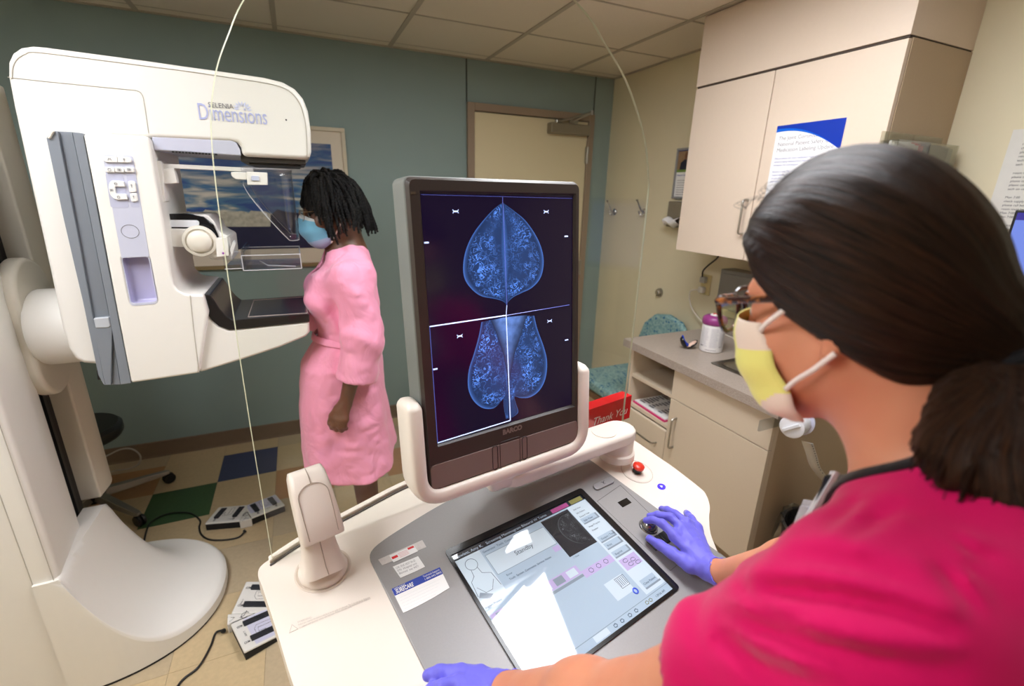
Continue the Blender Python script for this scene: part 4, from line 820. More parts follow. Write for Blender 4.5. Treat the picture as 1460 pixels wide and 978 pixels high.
# ================================================================= swivel stool behind the column
st = thing('swivel_stool', (-1.12, 2.72, 0), 'swivel stool with a brushed metal five-star caster base behind the machine column', 'stool')
cas = [np.array([*fp(242, 681, .03)[:2], 0]), np.array([*fp(200, 742, .03)[:2], 0])]
mid = (cas[0]+cas[1])/2; dv = cas[0]-cas[1]; R_ = np.linalg.norm(dv)/(2*sin(radians(36))); nn = unit([-dv[1], dv[0], 0]); nn = nn if nn[0] < 0 else -nn
ctr = mid + nn*R_*cos(radians(36)); a0 = math.atan2(cas[0][1]-ctr[1], cas[0][0]-ctr[0]); DIR = -1 if True else 1
f = MB(); f.lathe([(.03, .06), (.045, .065), (.05, .11), (.03, .125), (.028, .13)], ctr); f.lathe([(.016, .12), (.016, .42)], ctr); hub = f.build('hub', BLACK, st)
DSIL = M('brushed_silver_base', (160, 156, 150), .35, metal=.8)
for k in range(5):
    a_ = a0 + DIR*2*pi*k/5; d_ = np.array([cos(a_), sin(a_), 0]); n_ = np.array([-d_[1], d_[0], 0])
    f = MB(); vs = []
    for s_, w_, zt2, th2 in ((.04, .026, .118, .04), (.4, .024, .104, .035), (.8, .02, .088, .026), (.97, .018, .080, .020), (1.02, .010, .076, .014)):
        c_ = ctr + d_*R_*s_; vs += [c_-n_*w_+np.array([0,0,zt2-th2]), c_-n_*w_*.7+np.array([0,0,zt2]), c_+n_*w_*.7+np.array([0,0,zt2]), c_+n_*w_+np.array([0,0,zt2-th2])]
    f.add(vs, [(4*i+j, 4*i+(j+1) % 4, 4*i+4+(j+1) % 4, 4*i+4+j) for i in range(4) for j in range(4)] + [(0,1,2,3), (19,18,17,16)]); f.build('base_arm', DSIL, st, bevel=.004)
    c_ = ctr + d_*R_*.99; f = MB()
    for sgn in (-1, 1): f.lathe([(.012, .003), (.028, .004), (.030, .012), (.026, .018)], c_ + n_*0 + np.array([0, 0, .031]) , n_*sgn, 20)
    f.cyl(c_+np.array([0, 0, .03]), c_+np.array([0, 0, .075]), .008); f.build('caster', BLACK, st)
f = MB(); f.lathe([(.10, .40), (.17, .41), (.18, .425), (.18, .46), (.165, .475)], ctr, n=40); f.build('seat', M('black_vinyl_seat', (30, 30, 32), .45), st)
q = [at(*p_, 'y', 2.95) for p_ in ((146, 657), (158, 647), (175, 640), (190, 641), (200, 650), (198, 661), (185, 668), (165, 671), (150, 676))]
f = MB(); f.tube(smooth_path([(-1.2, 2.95, .003)] + [tuple(p_) for p_ in q] + [(-1.18, 2.93, .06)], 6), .0045); tag(f.build('floor_cord', M('pale_grey_cord', (190, 186, 176), .45)), 'pale grey cord looped above the stool base by the teal wall', 'cord')
# ================================================================= acquisition workstation
TH = radians(11.8); O2 = np.array([-.12, .872]); ZD = .9
TW = Matrix.Translation((O2[0], O2[1], 0)) @ Matrix.Rotation(TH, 4, 'Z')          # local x = along the console, y = away from its user
UU, VV = np.array([cos(TH), sin(TH), 0]), np.array([sin(TH), -cos(TH), 0])
U9, V9 = np.array([cos(radians(9)), sin(radians(9)), 0]), np.array([sin(radians(9)), -cos(radians(9)), 0])
def W9(u, v, z=ZD): return np.array([O2[0], O2[1], 0]) + U9*u + V9*v + np.array([0, 0, z])
def W(u, v, z=ZD): return np.array([O2[0], O2[1], 0]) + UU*u + VV*v + np.array([0, 0, z])
def uv(px, py, z=ZD):
    q = at(px, py, 'z', z); d = q[:2]-O2; return float(d @ UU[:2]), float(d @ VV[:2])
PHI = radians(12.5)                                                                # the deck leans towards its user
TFL = TW
TW = TFL @ Matrix.Translation((0, 0, ZD)) @ Matrix.Rotation(PHI, 4, 'X') @ Matrix.Translation((0, 0, -ZD))
def zt_at(v): return ZD - math.tan(PHI)*v
def uv(px, py, z=ZD):
    n = np.array(TW)[:3, 2]; o = np.array(TW @ Vector((0, 0, z))); p_ = atp(px, py, o, n); q = np.array(TW.inverted() @ Vector(p_)); return float(q[0]), float(-q[1])
def rt(l): return [uv(*proj(W9(a, b))) for a, b in l]
def c3(l, z): return [(u, -v, z) for u, v in l]
ws = thing('workstation', tuple(W(.487, .2, 0)), 'white imaging workstation with a grey control deck and a clear radiation shield', 'workstation')
OUTR = [(1046, 850), (1033, 812), (1022, 784), (1013, 760), (1011, 738), (1012, 722), (1007, 706), (998, 695.5), (960, 666)]
OUTR = [tuple(float(x) for x in ((lambda d: (d @ U9[:2], d @ V9[:2]))(at(a, b, 'z', ZD)[:2]-O2))) for a, b in OUTR]
OUTL = [(-.022, .012), (-.019, .06), (-.010, .17), (-.002, .28), (.012, .36), (.05, .43), (.11, .465), (.16, .47), (.70, .50)] + OUTR + [(.985, .14), (.998, .02), (.985, -.018), (.93, -.045), (.80, -.082), (.65, -.112), (.487, -.122), (.33, -.112), (.20, -.078), (.08, -.045), (.0, -.012)]
OUTL = rt(OUTL)
def loop(l, n=4): return [(p[0], p[1]) for p in smooth_path([(a, b, 0) for a, b in l], n, closed=True)]
OL = loop(OUTL)
f = MB(TW); f.prism(c3(OL, ZD-.045), (0, 0, .045)); deck = f.build('deck', WPLAS, ws, bevel=.009, seg=4)
cu, cv = .487, .16
f = MB(TFL); rings = []
for z, s_, dv in ((.835, .985, 0), (.80, .95, .0), (.60, .82, .01), (.45, .78, .0), (.12, .76, .0), (.06, .80, 0), (.05, .80, 0)): rings.append([(cu+(u-cu)*s_, -(cv+dv+(v-cv)*s_), z) for u, v in OL])
n_ = len(OL); rings = [[(x, y, z if z < .75 else zt_at(-y)-.05+(z-.835)) for x, y, z in r_] for r_ in rings]
f.add([p for r_ in rings for p in r_], [(i*n_+j, i*n_+(j+1) % n_, (i+1)*n_+(j+1) % n_, (i+1)*n_+j) for i in range(len(rings)-1) for j in range(n_)] + [tuple(range(n_)), tuple(range((len(rings)-1)*n_, len(rings)*n_))[::-1]])
f.build('cabinet_body', MACH, ws, angle=50)
for u, v in ((.16, .0), (.82, .0), (.2, .36), (.78, .36)):
    f = MB(TFL); f.cyl((u-.012, -v, .031), (u+.012, -v, .031), .03); f.cyl((u, -v, .03), (u, -v, .055), .012); f.build('caster', BLACK, ws)
# rim that carries the shield
rim = [p for p in smooth_path([(*q_, 0) for q_ in rt([(0.0, .012), (.08, -.024), (.20, -.060), (.33, -.094), (.487, -.104), (.65, -.095), (.80, -.066), (.94, -.028)])], 6)]
f = MB(TW)
f.tube([(p[0], -p[1]+.004, ZD+.001) for p in rim], .0022, 6); f.build('rim_groove', M('rim_shadow_gap', (92, 88, 84), .6, var=0), deck)
f = MB(TW); vs = []
for p in rim: vs += [(p[0], -p[1]+.008, ZD-.001), (p[0], -p[1]+.008, ZD+.010), (p[0], -p[1]+.020, ZD+.010), (p[0], -p[1]+.022, ZD-.001)]
k_ = len(rim); f.add(vs, [(4*i+j, 4*i+(j+1) % 4, 4*i+4+(j+1) % 4, 4*i+4+j) for i in range(k_-1) for j in range(4)] + [(0,1,2,3), (4*k_-1, 4*k_-2, 4*k_-3, 4*k_-4)]); f.build('rim', WPLAS, deck, bevel=.002)
# grey control deck
GPL = M('metallic_grey_deck', (150, 148, 147), .42, metal=.15, var=.03, vs=300)
PANL = [(.170, .10), (.178, .075), (.21, .055), (.287, .030), (.37, .008), (.45, -.005), (.55, -.013), (.649, -.012), (.73, -.002), (.785, .017), (.803, .045), (.803, .09)]
PL = rt([(p[0], p[1]) for p in smooth_path([(a, b, 0) for a, b in PANL], 4)] + [(.797, .30), (.793, .53), (.78, .565), (.74, .58), (.24, .58), (.19, .565), (.175, .53), (.172, .30)])
f = MB(TW); f.prism(c3(PL, ZD-.04), (0, 0, .0435)); gp = f.build('control_deck', GPL, ws, bevel=.0025)
# touchscreen
ZS = ZD+.0035
f = MB(TW); tc_ = [uv(*p_) for p_ in ((640, 797), (824, 707.5), (959, 838), (766.6, 989))]
sx0, sx1 = (tc_[0][0]+tc_[3][0])/2, (tc_[1][0]+tc_[2][0])/2; sy1, sy0 = -(tc_[0][1]+tc_[1][1])/2, -(tc_[2][1]+tc_[3][1])/2
ou = rrect(sx0-.007, sx1+.016, sy0-.007, sy1+.016, .008, 3); inn_ = rrect(sx0, sx1, sy0, sy1, .002, 3); k_ = len(ou)
f.add([(x, y, ZS) for x, y in ou] + [(x, y, ZS+.004) for x, y in ou] + [(x, y, ZS+.004) for x, y in inn_] + [(x, y, ZS+.0005) for x, y in inn_], [(r_*k_+i, r_*k_+(i+1) % k_, (r_+1)*k_+(i+1) % k_, (r_+1)*k_+i) for r_ in range(3) for i in range(k_)])
ts = f.build('touchscreen', M('gloss_black_bezel', (20, 18, 20), .2), ws, angle=30)
def scr(nm, c, es, rough=.03): return M(nm, c, rough, var=0, emit=c, es=es, spec=1.0)
SE = SCR_E
UIB = scr('screen_pale_blue', (150, 168, 184), SE); UIB2 = scr('screen_light_panel', (176, 190, 200), SE); UID = scr('screen_dark_bar', (36, 40, 48), SE*.6); UIT = scr('screen_text', (62, 74, 92), SE*.6)
UIP = scr('screen_lilac', (164, 152, 190), SE); UIG = scr('screen_grey', (120, 132, 144), SE); UIW = scr('screen_white_text', (170, 186, 200), SE); UIR = scr('screen_magenta', (150, 70, 120), SE); UIY = scr('screen_olive', (120, 118, 70), SE); UIBL = scr('screen_blue_icon', (60, 84, 190), SE)
SW, SH = sx1-sx0, sy1-sy0
f = MB(TW); f.box(sx0, sx1, sy0, sy1, ZS+.0004, ZS+.0012); scn = f.build('screen', UIB, ts, smooth=False)
zL = ZS+.0013
def sp(a, b, k=0): return (sx0+SW*a, sy1-SH*b, zL+.00015*k)
ui = MB(TW)
def rc(a0, b0, a1, b1, mi, k=0): ui.poly([sp(a0, b1, k), sp(a1, b1, k), sp(a1, b0, k), sp(a0, b0, k)], mi)
def fr_(a0, b0, a1, b1, mi, k=1, w_=.004): rc(a0, b0, a1, b0+w_, mi, k); rc(a0, b1-w_, a1, b1, mi, k); rc(a0, b0, a0+w_*.8, b1, mi, k); rc(a1-w_*.8, b0, a1, b1, mi, k)
def tx(s_, a, b, size, mi, k=2, **kw): ui.text(s_, size, sp(a, b, k), (1, 0, 0), (0, 1, 0), mi, ext=.0001, **kw)
mats_ = [UIB, UIB2, UID, UIT, UIP, UIG, UIW, UIR, UIY, UIBL]
rc(0, 0, 1, .055, 2); tx('Howlett, Amy K.   Screening Mammogram Bilateral W Tomo', .012, .042, .0095, 6, width=SW*.66)
rc(.72, .01, .86, .05, 7, 1); rc(.88, .008, .985, .05, 8, 1)
rc(.0, .055, .16, .44, 1); rc(.17, .115, .60, .29, 1); fr_(.17, .115, .60, .29, 5); tx('Generator  Tools  Control', .17, .095, .0075, 3); tx('Standby', .33, .225, .0155, 3)
tx('Error', .21, .33, .0065, 3); tx('Tools  System  Comments  Service  Notes', .21, .365, .0065, 3); rc(.55, .30, .60, .345, 4, 1)
rc(.01, .50, .60, .575, 4); rc(.01, .58, .60, .60, 5, 1)
for i in range(6): rc(.04+.095*i, .51, .105+.095*i, .565, 1 if i % 2 else 5, 1)
# figure icon
ui.tube([sp(.075+.035*cos(a_), .13+.045*sin(a_), 1) for a_ in [2*pi*k/20 for k in range(20)]], .0005, 4, 3, closed=True)
ui.tube([sp(a, b, 1) for a, b in ((.055, .17), (.05, .22), (.02, .25), (.01, .36))], .0005, 4, 3); ui.tube([sp(a, b, 1) for a, b in ((.095, .17), (.10, .22), (.145, .25), (.155, .36))], .0005, 4, 3)
ui.tube([sp(a, b, 1) for a, b in ((.03, .30), (.06, .36), (.10, .36), (.135, .30))], .0004, 4, 3); ui.poly([sp(.01, .37, 1), sp(.06, .41, 1), (sp(.09, .39, 1)), sp(.03, .34, 1)], 5)
tx('Implant Present', .01, .455, .006, 3)
# right column
rc(.835, .06, 1, .93, 1)
for i, s_ in enumerate(('Add View', 'Edit Patient', 'Discard View')): tx(s_, .86, .11+.04*i, .006, 3)
for (b0, s_) in ((.20, 'Edit View'), (.40, 'Output / Tools'), (.47, 'Print'), (.555, 'Reprint')):
    rc(.85, b0, .975, b0+.055, 0, 1); rc(.85, b0+.048, .985, b0+.06, 5, 2); rc(.972, b0+.005, .985, b0+.06, 5, 2); tx(s_, .865, b0+.038, .0075, 3, 3)
tx('Image Progress', .86, .30, .006, 3); tx('Preview', .86, .34, .006, 3)
rc(.85, .635, .985, .73, 4, 1)
for a, b in ((.89, .66), (.94, .68), (.905, .70), (.955, .715)): ui.tube([sp(a+.018*cos(q_), b+.014*sin(q_), 2) for q_ in [pi*.1+1.8*pi*k/10 for k in range(11)]], .0005, 4, 3)
rc(.86, .83, .975, .90, 0, 1); rc(.86, .892, .985, .905, 5, 2); tx('Close Patient', .868, .875, .007, 3, 3)
# image thumbnail
rc(.605, .07, .83, .43, 2, 1)
# lilac strip and lower tools
rc(.60, .56, .835, .62, 4, 1)
for a in (.66, .72, .78): ui.tube([sp(a+.016*cos(q_), .59+.018*sin(q_), 2) for q_ in [2*pi*k/6 for k in range(6)]], .0005, 4, 3, closed=True)
tx('1 View', .62, .455, .006, 3); rc(.66, .72, .80, .86, 1, 1)
for i in range(5): ui.tube([sp(.745+.012*i, .735, 2), sp(.745+.012*i, .80, 2)], .0006, 4, 3)
ui.tube([sp(a, b, 2) for a, b in ((.735, .73), (.805, .73), (.80, .81), (.74, .81))], .0006, 4, 3, closed=True)
ui.tube([sp(.795+.014*cos(q_), .87+.02*sin(q_), 2) for q_ in [2*pi*k/10 for k in range(10)]], .0018, 5, 9, closed=True)
rc(0, .945, 1, 1.0, 0, 1); rc(0, .943, 1, .947, 5, 2); rc(.40, .95, .50, .99, 1, 2); tx('1:29:56 AM', .87, .982, .0065, 3, 3)
for a, m_ in ((.55, 3), (.60, 3), (.66, 3), (.71, 3), (.80, 8), (.83, 8)): ui.tube([sp(a+.012*cos(q_), .972+.012*sin(q_), 3) for q_ in [2*pi*k/5 for k in range(5)]], .0007, 4, m_, closed=True)
ui.build('screen_graphics', mats_, scn, smooth=False)
# breast images on screens: procedural speckle over an outline
def gram(nm, col, es, scale, lo=.08):
    m = bpy.data.materials.new(nm); m.use_nodes = True
    N, L = m.node_tree.nodes, m.node_tree.links; b = N['Principled BSDF']; b.inputs['Base Color'].default_value = (.005, .005, .01, 1); b.inputs['Roughness'].default_value = .15
    tc = N.new('ShaderNodeTexCoord'); at_ = N.new('ShaderNodeAttribute'); at_.attribute_name = 'depth'
    nz = N.new('ShaderNodeTexNoise'); nz.inputs['Scale'].default_value = scale; nz.inputs['Detail'].default_value = 5; nz.inputs['Distortion'].default_value = 1.6; L.new(tc.outputs['Object'], nz.inputs['Vector'])
    rd = N.new('ShaderNodeMath'); rd.operation = 'SUBTRACT'; rd.inputs[1].default_value = .5; L.new(nz.outputs['Fac'], rd.inputs[0])
    ab = N.new('ShaderNodeMath'); ab.operation = 'ABSOLUTE'; L.new(rd.outputs[0], ab.inputs[0])
    vein = N.new('ShaderNodeMapRange'); vein.inputs[1].default_value = .045; vein.inputs[2].default_value = .0; L.new(ab.outputs[0], vein.inputs[0])
    n2 = N.new('ShaderNodeTexNoise'); n2.inputs['Scale'].default_value = scale*.35; n2.inputs['Detail'].default_value = 3; L.new(tc.outputs['Object'], n2.inputs['Vector'])
    msk = N.new('ShaderNodeMapRange'); msk.inputs[1].default_value = .38; msk.inputs[2].default_value = .68; L.new(n2.outputs['Fac'], msk.inputs[0])
    v2 = N.new('ShaderNodeMath'); v2.operation = 'MULTIPLY'; L.new(vein.outputs[0], v2.inputs[0]); L.new(msk.outputs[0], v2.inputs[1])
    cr = N.new('ShaderNodeValToRGB'); e = cr.color_ramp.elements                     # depth: 0 rim .. 1 inner edge by the chest
    e[0].position = 0; e[0].color = (.55, .55, .55, 1); e[1].position = 1; e[1].color = (.42, .42, .42, 1)
    for p_, v_ in ((.04, .30), (.10, .16), (.30, .20), (.6, .22), (.9, .2), (.97, .34)):
        k = e.new(p_); k.color = (v_, v_, v_, 1)
    L.new(at_.outputs['Fac'], cr.inputs[0])
    gl = N.new('ShaderNodeValToRGB'); e = gl.color_ramp.elements; e[0].position = .08; e[0].color = (0, 0, 0, 1); e[1].position = .95; e[1].color = (.12, .12, .12, 1)
    for p_, v_ in ((.16, .9), (.5, 1.0), (.8, .35)):
        k = e.new(p_); k.color = (v_, v_, v_, 1)
    L.new(at_.outputs['Fac'], gl.inputs[0])
    v3 = N.new('ShaderNodeMath'); v3.operation = 'MULTIPLY'; L.new(v2.outputs[0], v3.inputs[0]); L.new(gl.outputs[0], v3.inputs[1])
    sm = N.new('ShaderNodeMath'); sm.operation = 'MULTIPLY_ADD'; sm.inputs[1].default_value = 1.2; L.new(v3.outputs[0], sm.inputs[0]); L.new(cr.outputs[0], sm.inputs[2])
    sq = N.new('ShaderNodeMath'); sq.operation = 'POWER'; sq.inputs[1].default_value = 1.5; L.new(sm.outputs[0], sq.inputs[0])
    ml = N.new('ShaderNodeMath'); ml.operation = 'MULTIPLY'; ml.inputs[1].default_value = es; L.new(sq.outputs[0], ml.inputs[0])
    b.inputs['Emission Color'].default_value = rgb(col); L.new(ml.outputs[0], b.inputs['Emission Strength'])
    return m
def gram_mesh(name, outline, axis0, axis1, Tf, mat, parent, k=14):
    """fan from the outline to a chest-side line, with a 'depth' value 0..1"""
    n = len(outline); vs = []; dep = []
    for i, p in enumerate(outline):
        t = i/(n-1); q = np.array(axis0)*(1-t) + np.array(axis1)*t
        for j in range(k+1): vs.append(Tf(*(np.array(p)*(1-j/k) + q*j/k))); dep.append(j/k)
    fs = [(i*(k+1)+j, (i+1)*(k+1)+j, (i+1)*(k+1)+j+1, i*(k+1)+j+1) for i in range(n-1) for j in range(k)]
    me = bpy.data.meshes.new(name); me.from_pydata([tuple(v) for v in vs], [], fs); me.materials.append(mat)
    a = me.attributes.new('depth', 'FLOAT', 'POINT'); a.data.foreach_set('value', dep)
    return finish(name, me, parent, smooth=False)
GR1 = gram('thumbnail_xray', (200, 205, 210), SE*1.0, 120)
def tS(a, b): p = TW @ Vector(sp(a, b, 3)); return np.array(p)
gram_mesh('thumbnail_image', smooth_path([(.82, .10, 0), (.74, .11, 0), (.69, .16, 0), (.67, .24, 0), (.69, .33, 0), (.74, .385, 0), (.82, .40, 0)], 5)[:], (.825, .10, 0), (.825, .41, 0), lambda a, b, c=0: tS(a, b), GR1, scn)
# ---- switches on the grey deck
DGR = M('dark_grey_key', (96, 96, 98), .35, metal=.3)
def deckbox(nm, px0, mat, hw, hd, h, par, bev=.002, z=ZD+.0035):
    u, v = uv(*px0, z); f = MB(TW); f.box(u-hw, u+hw, -v-hd, -v+hd, z-.001, z+h); return f.build(nm, mat, par, bevel=bev)
u, v = uv(860, 692); f = MB(TW); f.prism([(x, y, ZD+.003) for x, y in rrect(u-.036, u+.036, -v-.010, -v+.010, .0098)], (0, 0, .006)); kb = f.build('exposure_key', M('silver_grey_key', (160, 160, 162), .3, metal=.3), gp, bevel=.002)
f = MB(TW); f.text('K', .012, (u-.004, -v-.004, ZD+.0092), (1, 0, 0), (0, 1, 0), 0); f.tube([(u-.006, -v+.006, ZD+.0092), (u, -v+.003, ZD+.0092), (u+.006, -v+.006, ZD+.0092)], .0005, 4); f.build('key_mark', INK, kb)
u, v = uv(890, 718); f = MB(TW); f.box(u-.017, u+.017, -v-.009, -v+.009, ZD+.003, ZD+.0045); f.build('fingerprint_window', M('black_sensor_glass', (10, 10, 12), .1), gp)
f = MB(TW); pts = [uv(*p_) for p_ in ((851, 716), (884, 693), (985, 790), (955, 815))]
for i in range(4):
    a_, b_ = pts[i], pts[(i+1) % 4]; f.tube([(a_[0], -a_[1], ZD+.0036), (b_[0], -b_[1], ZD+.0036)], .0006, 4)
f.build('panel_seam', M('deck_seam', (104, 102, 100), .5, var=0), gp)
u, v = uv(924, 752); f = MB(TW); f.lathe([(.024, 0), (.022, .004), (.020, .004)], (u, -v, ZD+.003), n=36); pr_ = [(.0205*cos(a_), .0205*sin(a_)) for a_ in [pi/2*k/10 for k in range(10)]]; f.lathe([(r_, z_) for r_, z_ in pr_] + [(.001, .0206)], (u, -v, ZD+.004), n=36); f.build('trackball', M('silver_trackball', (150, 150, 152), .15, metal=.9), gp)
for dv in (.042,):
    f = MB(TW); f.box(u-.042, u-.002, -v-dv-.016, -v-dv+.014, ZD+.003, ZD+.008); f.build('trackball_button', BLACK, gp, bevel=.002); f = MB(TW); f.box(u, u+.04, -v-dv-.016, -v-dv+.014, ZD+.003, ZD+.008); f.build('trackball_button', BLACK, gp, bevel=.002)
u, v = uv(908, 672); f = MB(TW); f.lathe([(.040, 0), (.042, .0012), (.036, .0018), (.034, .0006)], (u, -v, ZD-.0004), n=40, sc=(1, 1)); f.tube([(u+.045*cos(q_), -v+.045*sin(q_), ZD+.0002) for q_ in [2*pi*k/40 for k in range(40)]], .0009, 5, 1, closed=True); f.build('stop_recess', [WPLAS, M('recess_shadow_cream', (196, 184, 172), .5, var=0)], deck)
f = MB(TW); f.lathe([(.0125, 0), (.0125, .012)], (u, -v, ZD), n=24); sb = f.build('stop_collar', BLACK, deck); f = MB(TW); f.lathe([(.0125, .012), (.016, .015), (.0165, .021), (.012, .025), (.004, .026)], (u, -v, ZD), n=28); f.build('stop_button', M('red_stop_plastic', (222, 52, 30), .3), sb)
u, v = uv(943, 694); f = MB(TW); f.lathe([(.013, 0), (.013, .0016), (.0115, .002)], (u, -v, ZD-.0002), n=28, sc=(1, .8)); pb2 = f.build('power_light', M('lit_blue_button', (56, 40, 200), .2, var=0, emit=(70, 50, 230), es=.8), deck); f = MB(TW); f.poly([(u+a_, -v+b_, ZD+.002) for a_, b_ in ((-.0035, -.0045), (.004, 0), (-.0035, .0045))]); f.build('light_mark', M('lit_pale_mark', (220, 220, 255), .3, var=0, emit=(220, 220, 255), es=.8), pb2)
u, v = uv(628, 974); f = MB(TW); f.box(u-.026, u+.022, -v-.008, -v+.006, ZD+.003, ZD+.010); f.build('black_key', BLACK, gp, bevel=.002)
# ---- stickers and printed warning
def quad_uv(pts, z=ZD+.0035): return [uv(a, b, z) for a, b in pts]
def sticker(nm, pts, mat, par, z): q = quad_uv(pts, z); f = MB(TW); f.prism([(u, -v, z) for u, v in q], (0, 0, .0004)); return f.build(nm, mat, par), q
TAPE = clear_mat('clear_tape', (236, 234, 232), .12, .25)
z_ = ZD+.0037
t1, q = sticker('tape_strip', [(539, 798), (602, 770), (608, 780), (545, 806)], M('hazy_tape', (206, 200, 196), .35, var=.08, vs=200), gp, z_)
t2, q = sticker('red_white_sticker', [(555, 792), (590, 777.5), (596, 786), (561, 802)], PAPER, gp, z_+.0006)
RED = M('sticker_red', (214, 40, 44), .5, var=0); f = MB(TW)
def bil(q, a, b, z): 
    q = np.array(q); p = (1-a)*(1-b)*q[0] + a*(1-b)*q[1] + a*b*q[2] + (1-a)*b*q[3]; return (p[0], -p[1], z)
zz = z_+.0011
for a0_, a1_ in ((.03, .26), (.72, .97)): f.poly([bil(q, a0_, .62 if a0_ < .5 else .30, zz), bil(q, a1_, .62 if a0_ < .5 else .30, zz), bil(q, a1_, .30 if a0_ < .5 else .02, zz), bil(q, a0_, .30 if a0_ < .5 else .02, zz)], 0)
for k in range(4): f.poly([bil(q, .30, .2+.18*k, zz), bil(q, .68, .2+.18*k, zz), bil(q, .68, .25+.18*k, zz), bil(q, .30, .25+.18*k, zz)], 1)
f.build('sticker_print', [RED, M('pink_print', (226, 150, 152), .6, var=0)], t2, smooth=False)
t3, q = sticker('curled_white_sticker', [(560, 808), (596, 793), (606, 808), (594, 814), (571, 824)], PAPER, gp, z_+.0002)
q4 = quad_uv([(560, 808), (596, 793), (604, 808), (568, 822)], z_); f = MB(TW)
for k in range(3):
    a_, b_ = np.array(bil(q4, .06, .34+.28*k, zz)), np.array(bil(q4, .9, .34+.28*k, zz)); f.text(('CAL DUE 10/27 06-22', 'S/N  Hospital unit', 'Biomed  ext 4471')[k], .007, a_, b_-a_, (0, 1, 0), 0, width=np.linalg.norm(b_-a_)*.9)
f.build('lettering', INKL, t3, smooth=False)
q5 = [(558, 840), (627, 809), (641, 838), (620, 851), (600, 862), (592, 866), (575, 874)]
t4, q = sticker('service_sticker', q5, PAPER, gp, z_+.0004); q6 = quad_uv([(558, 840), (627, 809), (645, 845), (577, 878)], z_); f = MB(TW); zz = z_+.0009
f.poly([bil(q6, 0, .27, zz), bil(q6, 1, .27, zz), bil(q6, 1, 0, zz), bil(q6, 0, 0, zz)], 0)
o_, e_ = np.array(bil(q6, .04, .23, zz+.0003)), np.array(bil(q6, .40, .23, zz+.0003)); f.text('SURECARE', .0125, o_, e_-o_, (0, 1, 0), 1, width=np.linalg.norm(e_-o_), shear=.25, bold=.0003)
o_, e_ = np.array(bil(q6, .04, .09, zz+.0003)), np.array(bil(q6, .26, .09, zz+.0003)); f.text('HOLOGIC', .006, o_, e_-o_, (0, 1, 0), 1, width=np.linalg.norm(e_-o_))
for k in range(2):
    o_, e_ = np.array(bil(q6, .62, .11+.11*k, zz+.0003)), np.array(bil(q6, .97, .11+.11*k, zz+.0003)); f.text(('Technical Support', '1-800-442-9892')[k], .006, o_, e_-o_, (0, 1, 0), 1, width=np.linalg.norm(e_-o_))
for k in range(5): f.poly([bil(q6, .05, .40+.10*k, zz), bil(q6, .9-.05*k, .40+.10*k, zz), bil(q6, .9-.05*k, .405+.10*k, zz), bil(q6, .05, .405+.10*k, zz)], 2)
f.build('sticker_print', [M('sticker_royal_blue', (44, 66, 158), .5, var=0), PAPER, M('sticker_rule', (206, 206, 210), .7, var=0)], t4, smooth=False)
q7 = quad_uv([(407, 889), (528, 848), (537, 853), (412, 908)], ZD); f = MB(TW); zz = ZD+.0004
FA = M('faint_warning_print', (196, 188, 180), .6, var=0)
for k, s_ in enumerate(('WARNING:', 'Federal law restricts this device to sale by or on the order of a physician. This X-ray unit may be dangerous', 'to patient and operator unless safe exposure factors and operating instructions are observed.')):
    o_, e_ = np.array(bil(q7, .12, .30+.22*k, zz)), np.array(bil(q7, .95 if k else .28, .30+.22*k, zz)); f.text(s_, .0055, o_, e_-o_, (0, 1, 0), 0, width=np.linalg.norm(e_-o_))
a_ = np.array(bil(q7, .06, .55, zz)); f.tube([a_+np.array([-.007, -.005, 0]), a_+np.array([.007, -.005, 0]), a_+np.array([0, .008, 0])], .0005, 4, 0, closed=True)
f.build('warning_print', FA, deck, smooth=False)
# ---- radiation shield: one clear sheet with a rounded top
GLS = clear_mat('leaded_shield_glass', (252, 253, 251), .014, .0)
GED = M('glass_edge_green_white', (200, 202, 174), .3, var=.02, vs=8)
def shield_pt(k, n=80):
    t = k/n                                                                         # bottom left -> up -> over -> bottom right
    return None
LFT = [(0.006, .902), (.006, 1.2), (.010, 1.50), (.017, 1.674), (.034, 1.76), (.060, 1.82), (.088, 1.87), (.15, 1.945), (.25, 2.01), (.38, 2.045), (.50, 2.055)]
RGT = [(.60, 2.035), (.667, 2.003), (.74, 1.965), (.787, 1.927), (.85, 1.875), (.90, 1.815), (.945, 1.74), (.970, 1.66), (.977, 1.60), (.976, 1.31), (.971, 1.0), (.971, .905)]
def shp(a, b): p_ = atp(*proj(W9(a, 0, b)), W(0, 0, 0), VV); return (float((p_-W(0, 0, 0)) @ UU), 0, float(p_[2]))
SP = smooth_path([shp(a, b) for a, b in LFT+RGT], 6); SP = [(p[0], 0.0, p[2]) for p in SP]
f = MB(TFL); n_ = len(SP); g = .0035
f.add([(p[0], -g, p[2]) for p in SP] + [(p[0], g, p[2]) for p in SP], [tuple(range(n_)), tuple(range(n_, 2*n_))[::-1]], 0)
sh = f.build('radiation_shield', GLS, ws, smooth=False)
f = MB(TFL); f.add([(p[0], -g, p[2]) for p in SP] + [(p[0], g, p[2]) for p in SP] + [(p[0]+.0012*(1 if p[0] > .5 else -1), 0, p[2]+.001) for p in SP], [(i, i+1, n_*2+i+1, n_*2+i) for i in range(n_-1)] + [(n_*2+i, n_*2+i+1, n_+i+1, n_+i) for i in range(n_-1)]); f.build('shield_edge', GED, sh)
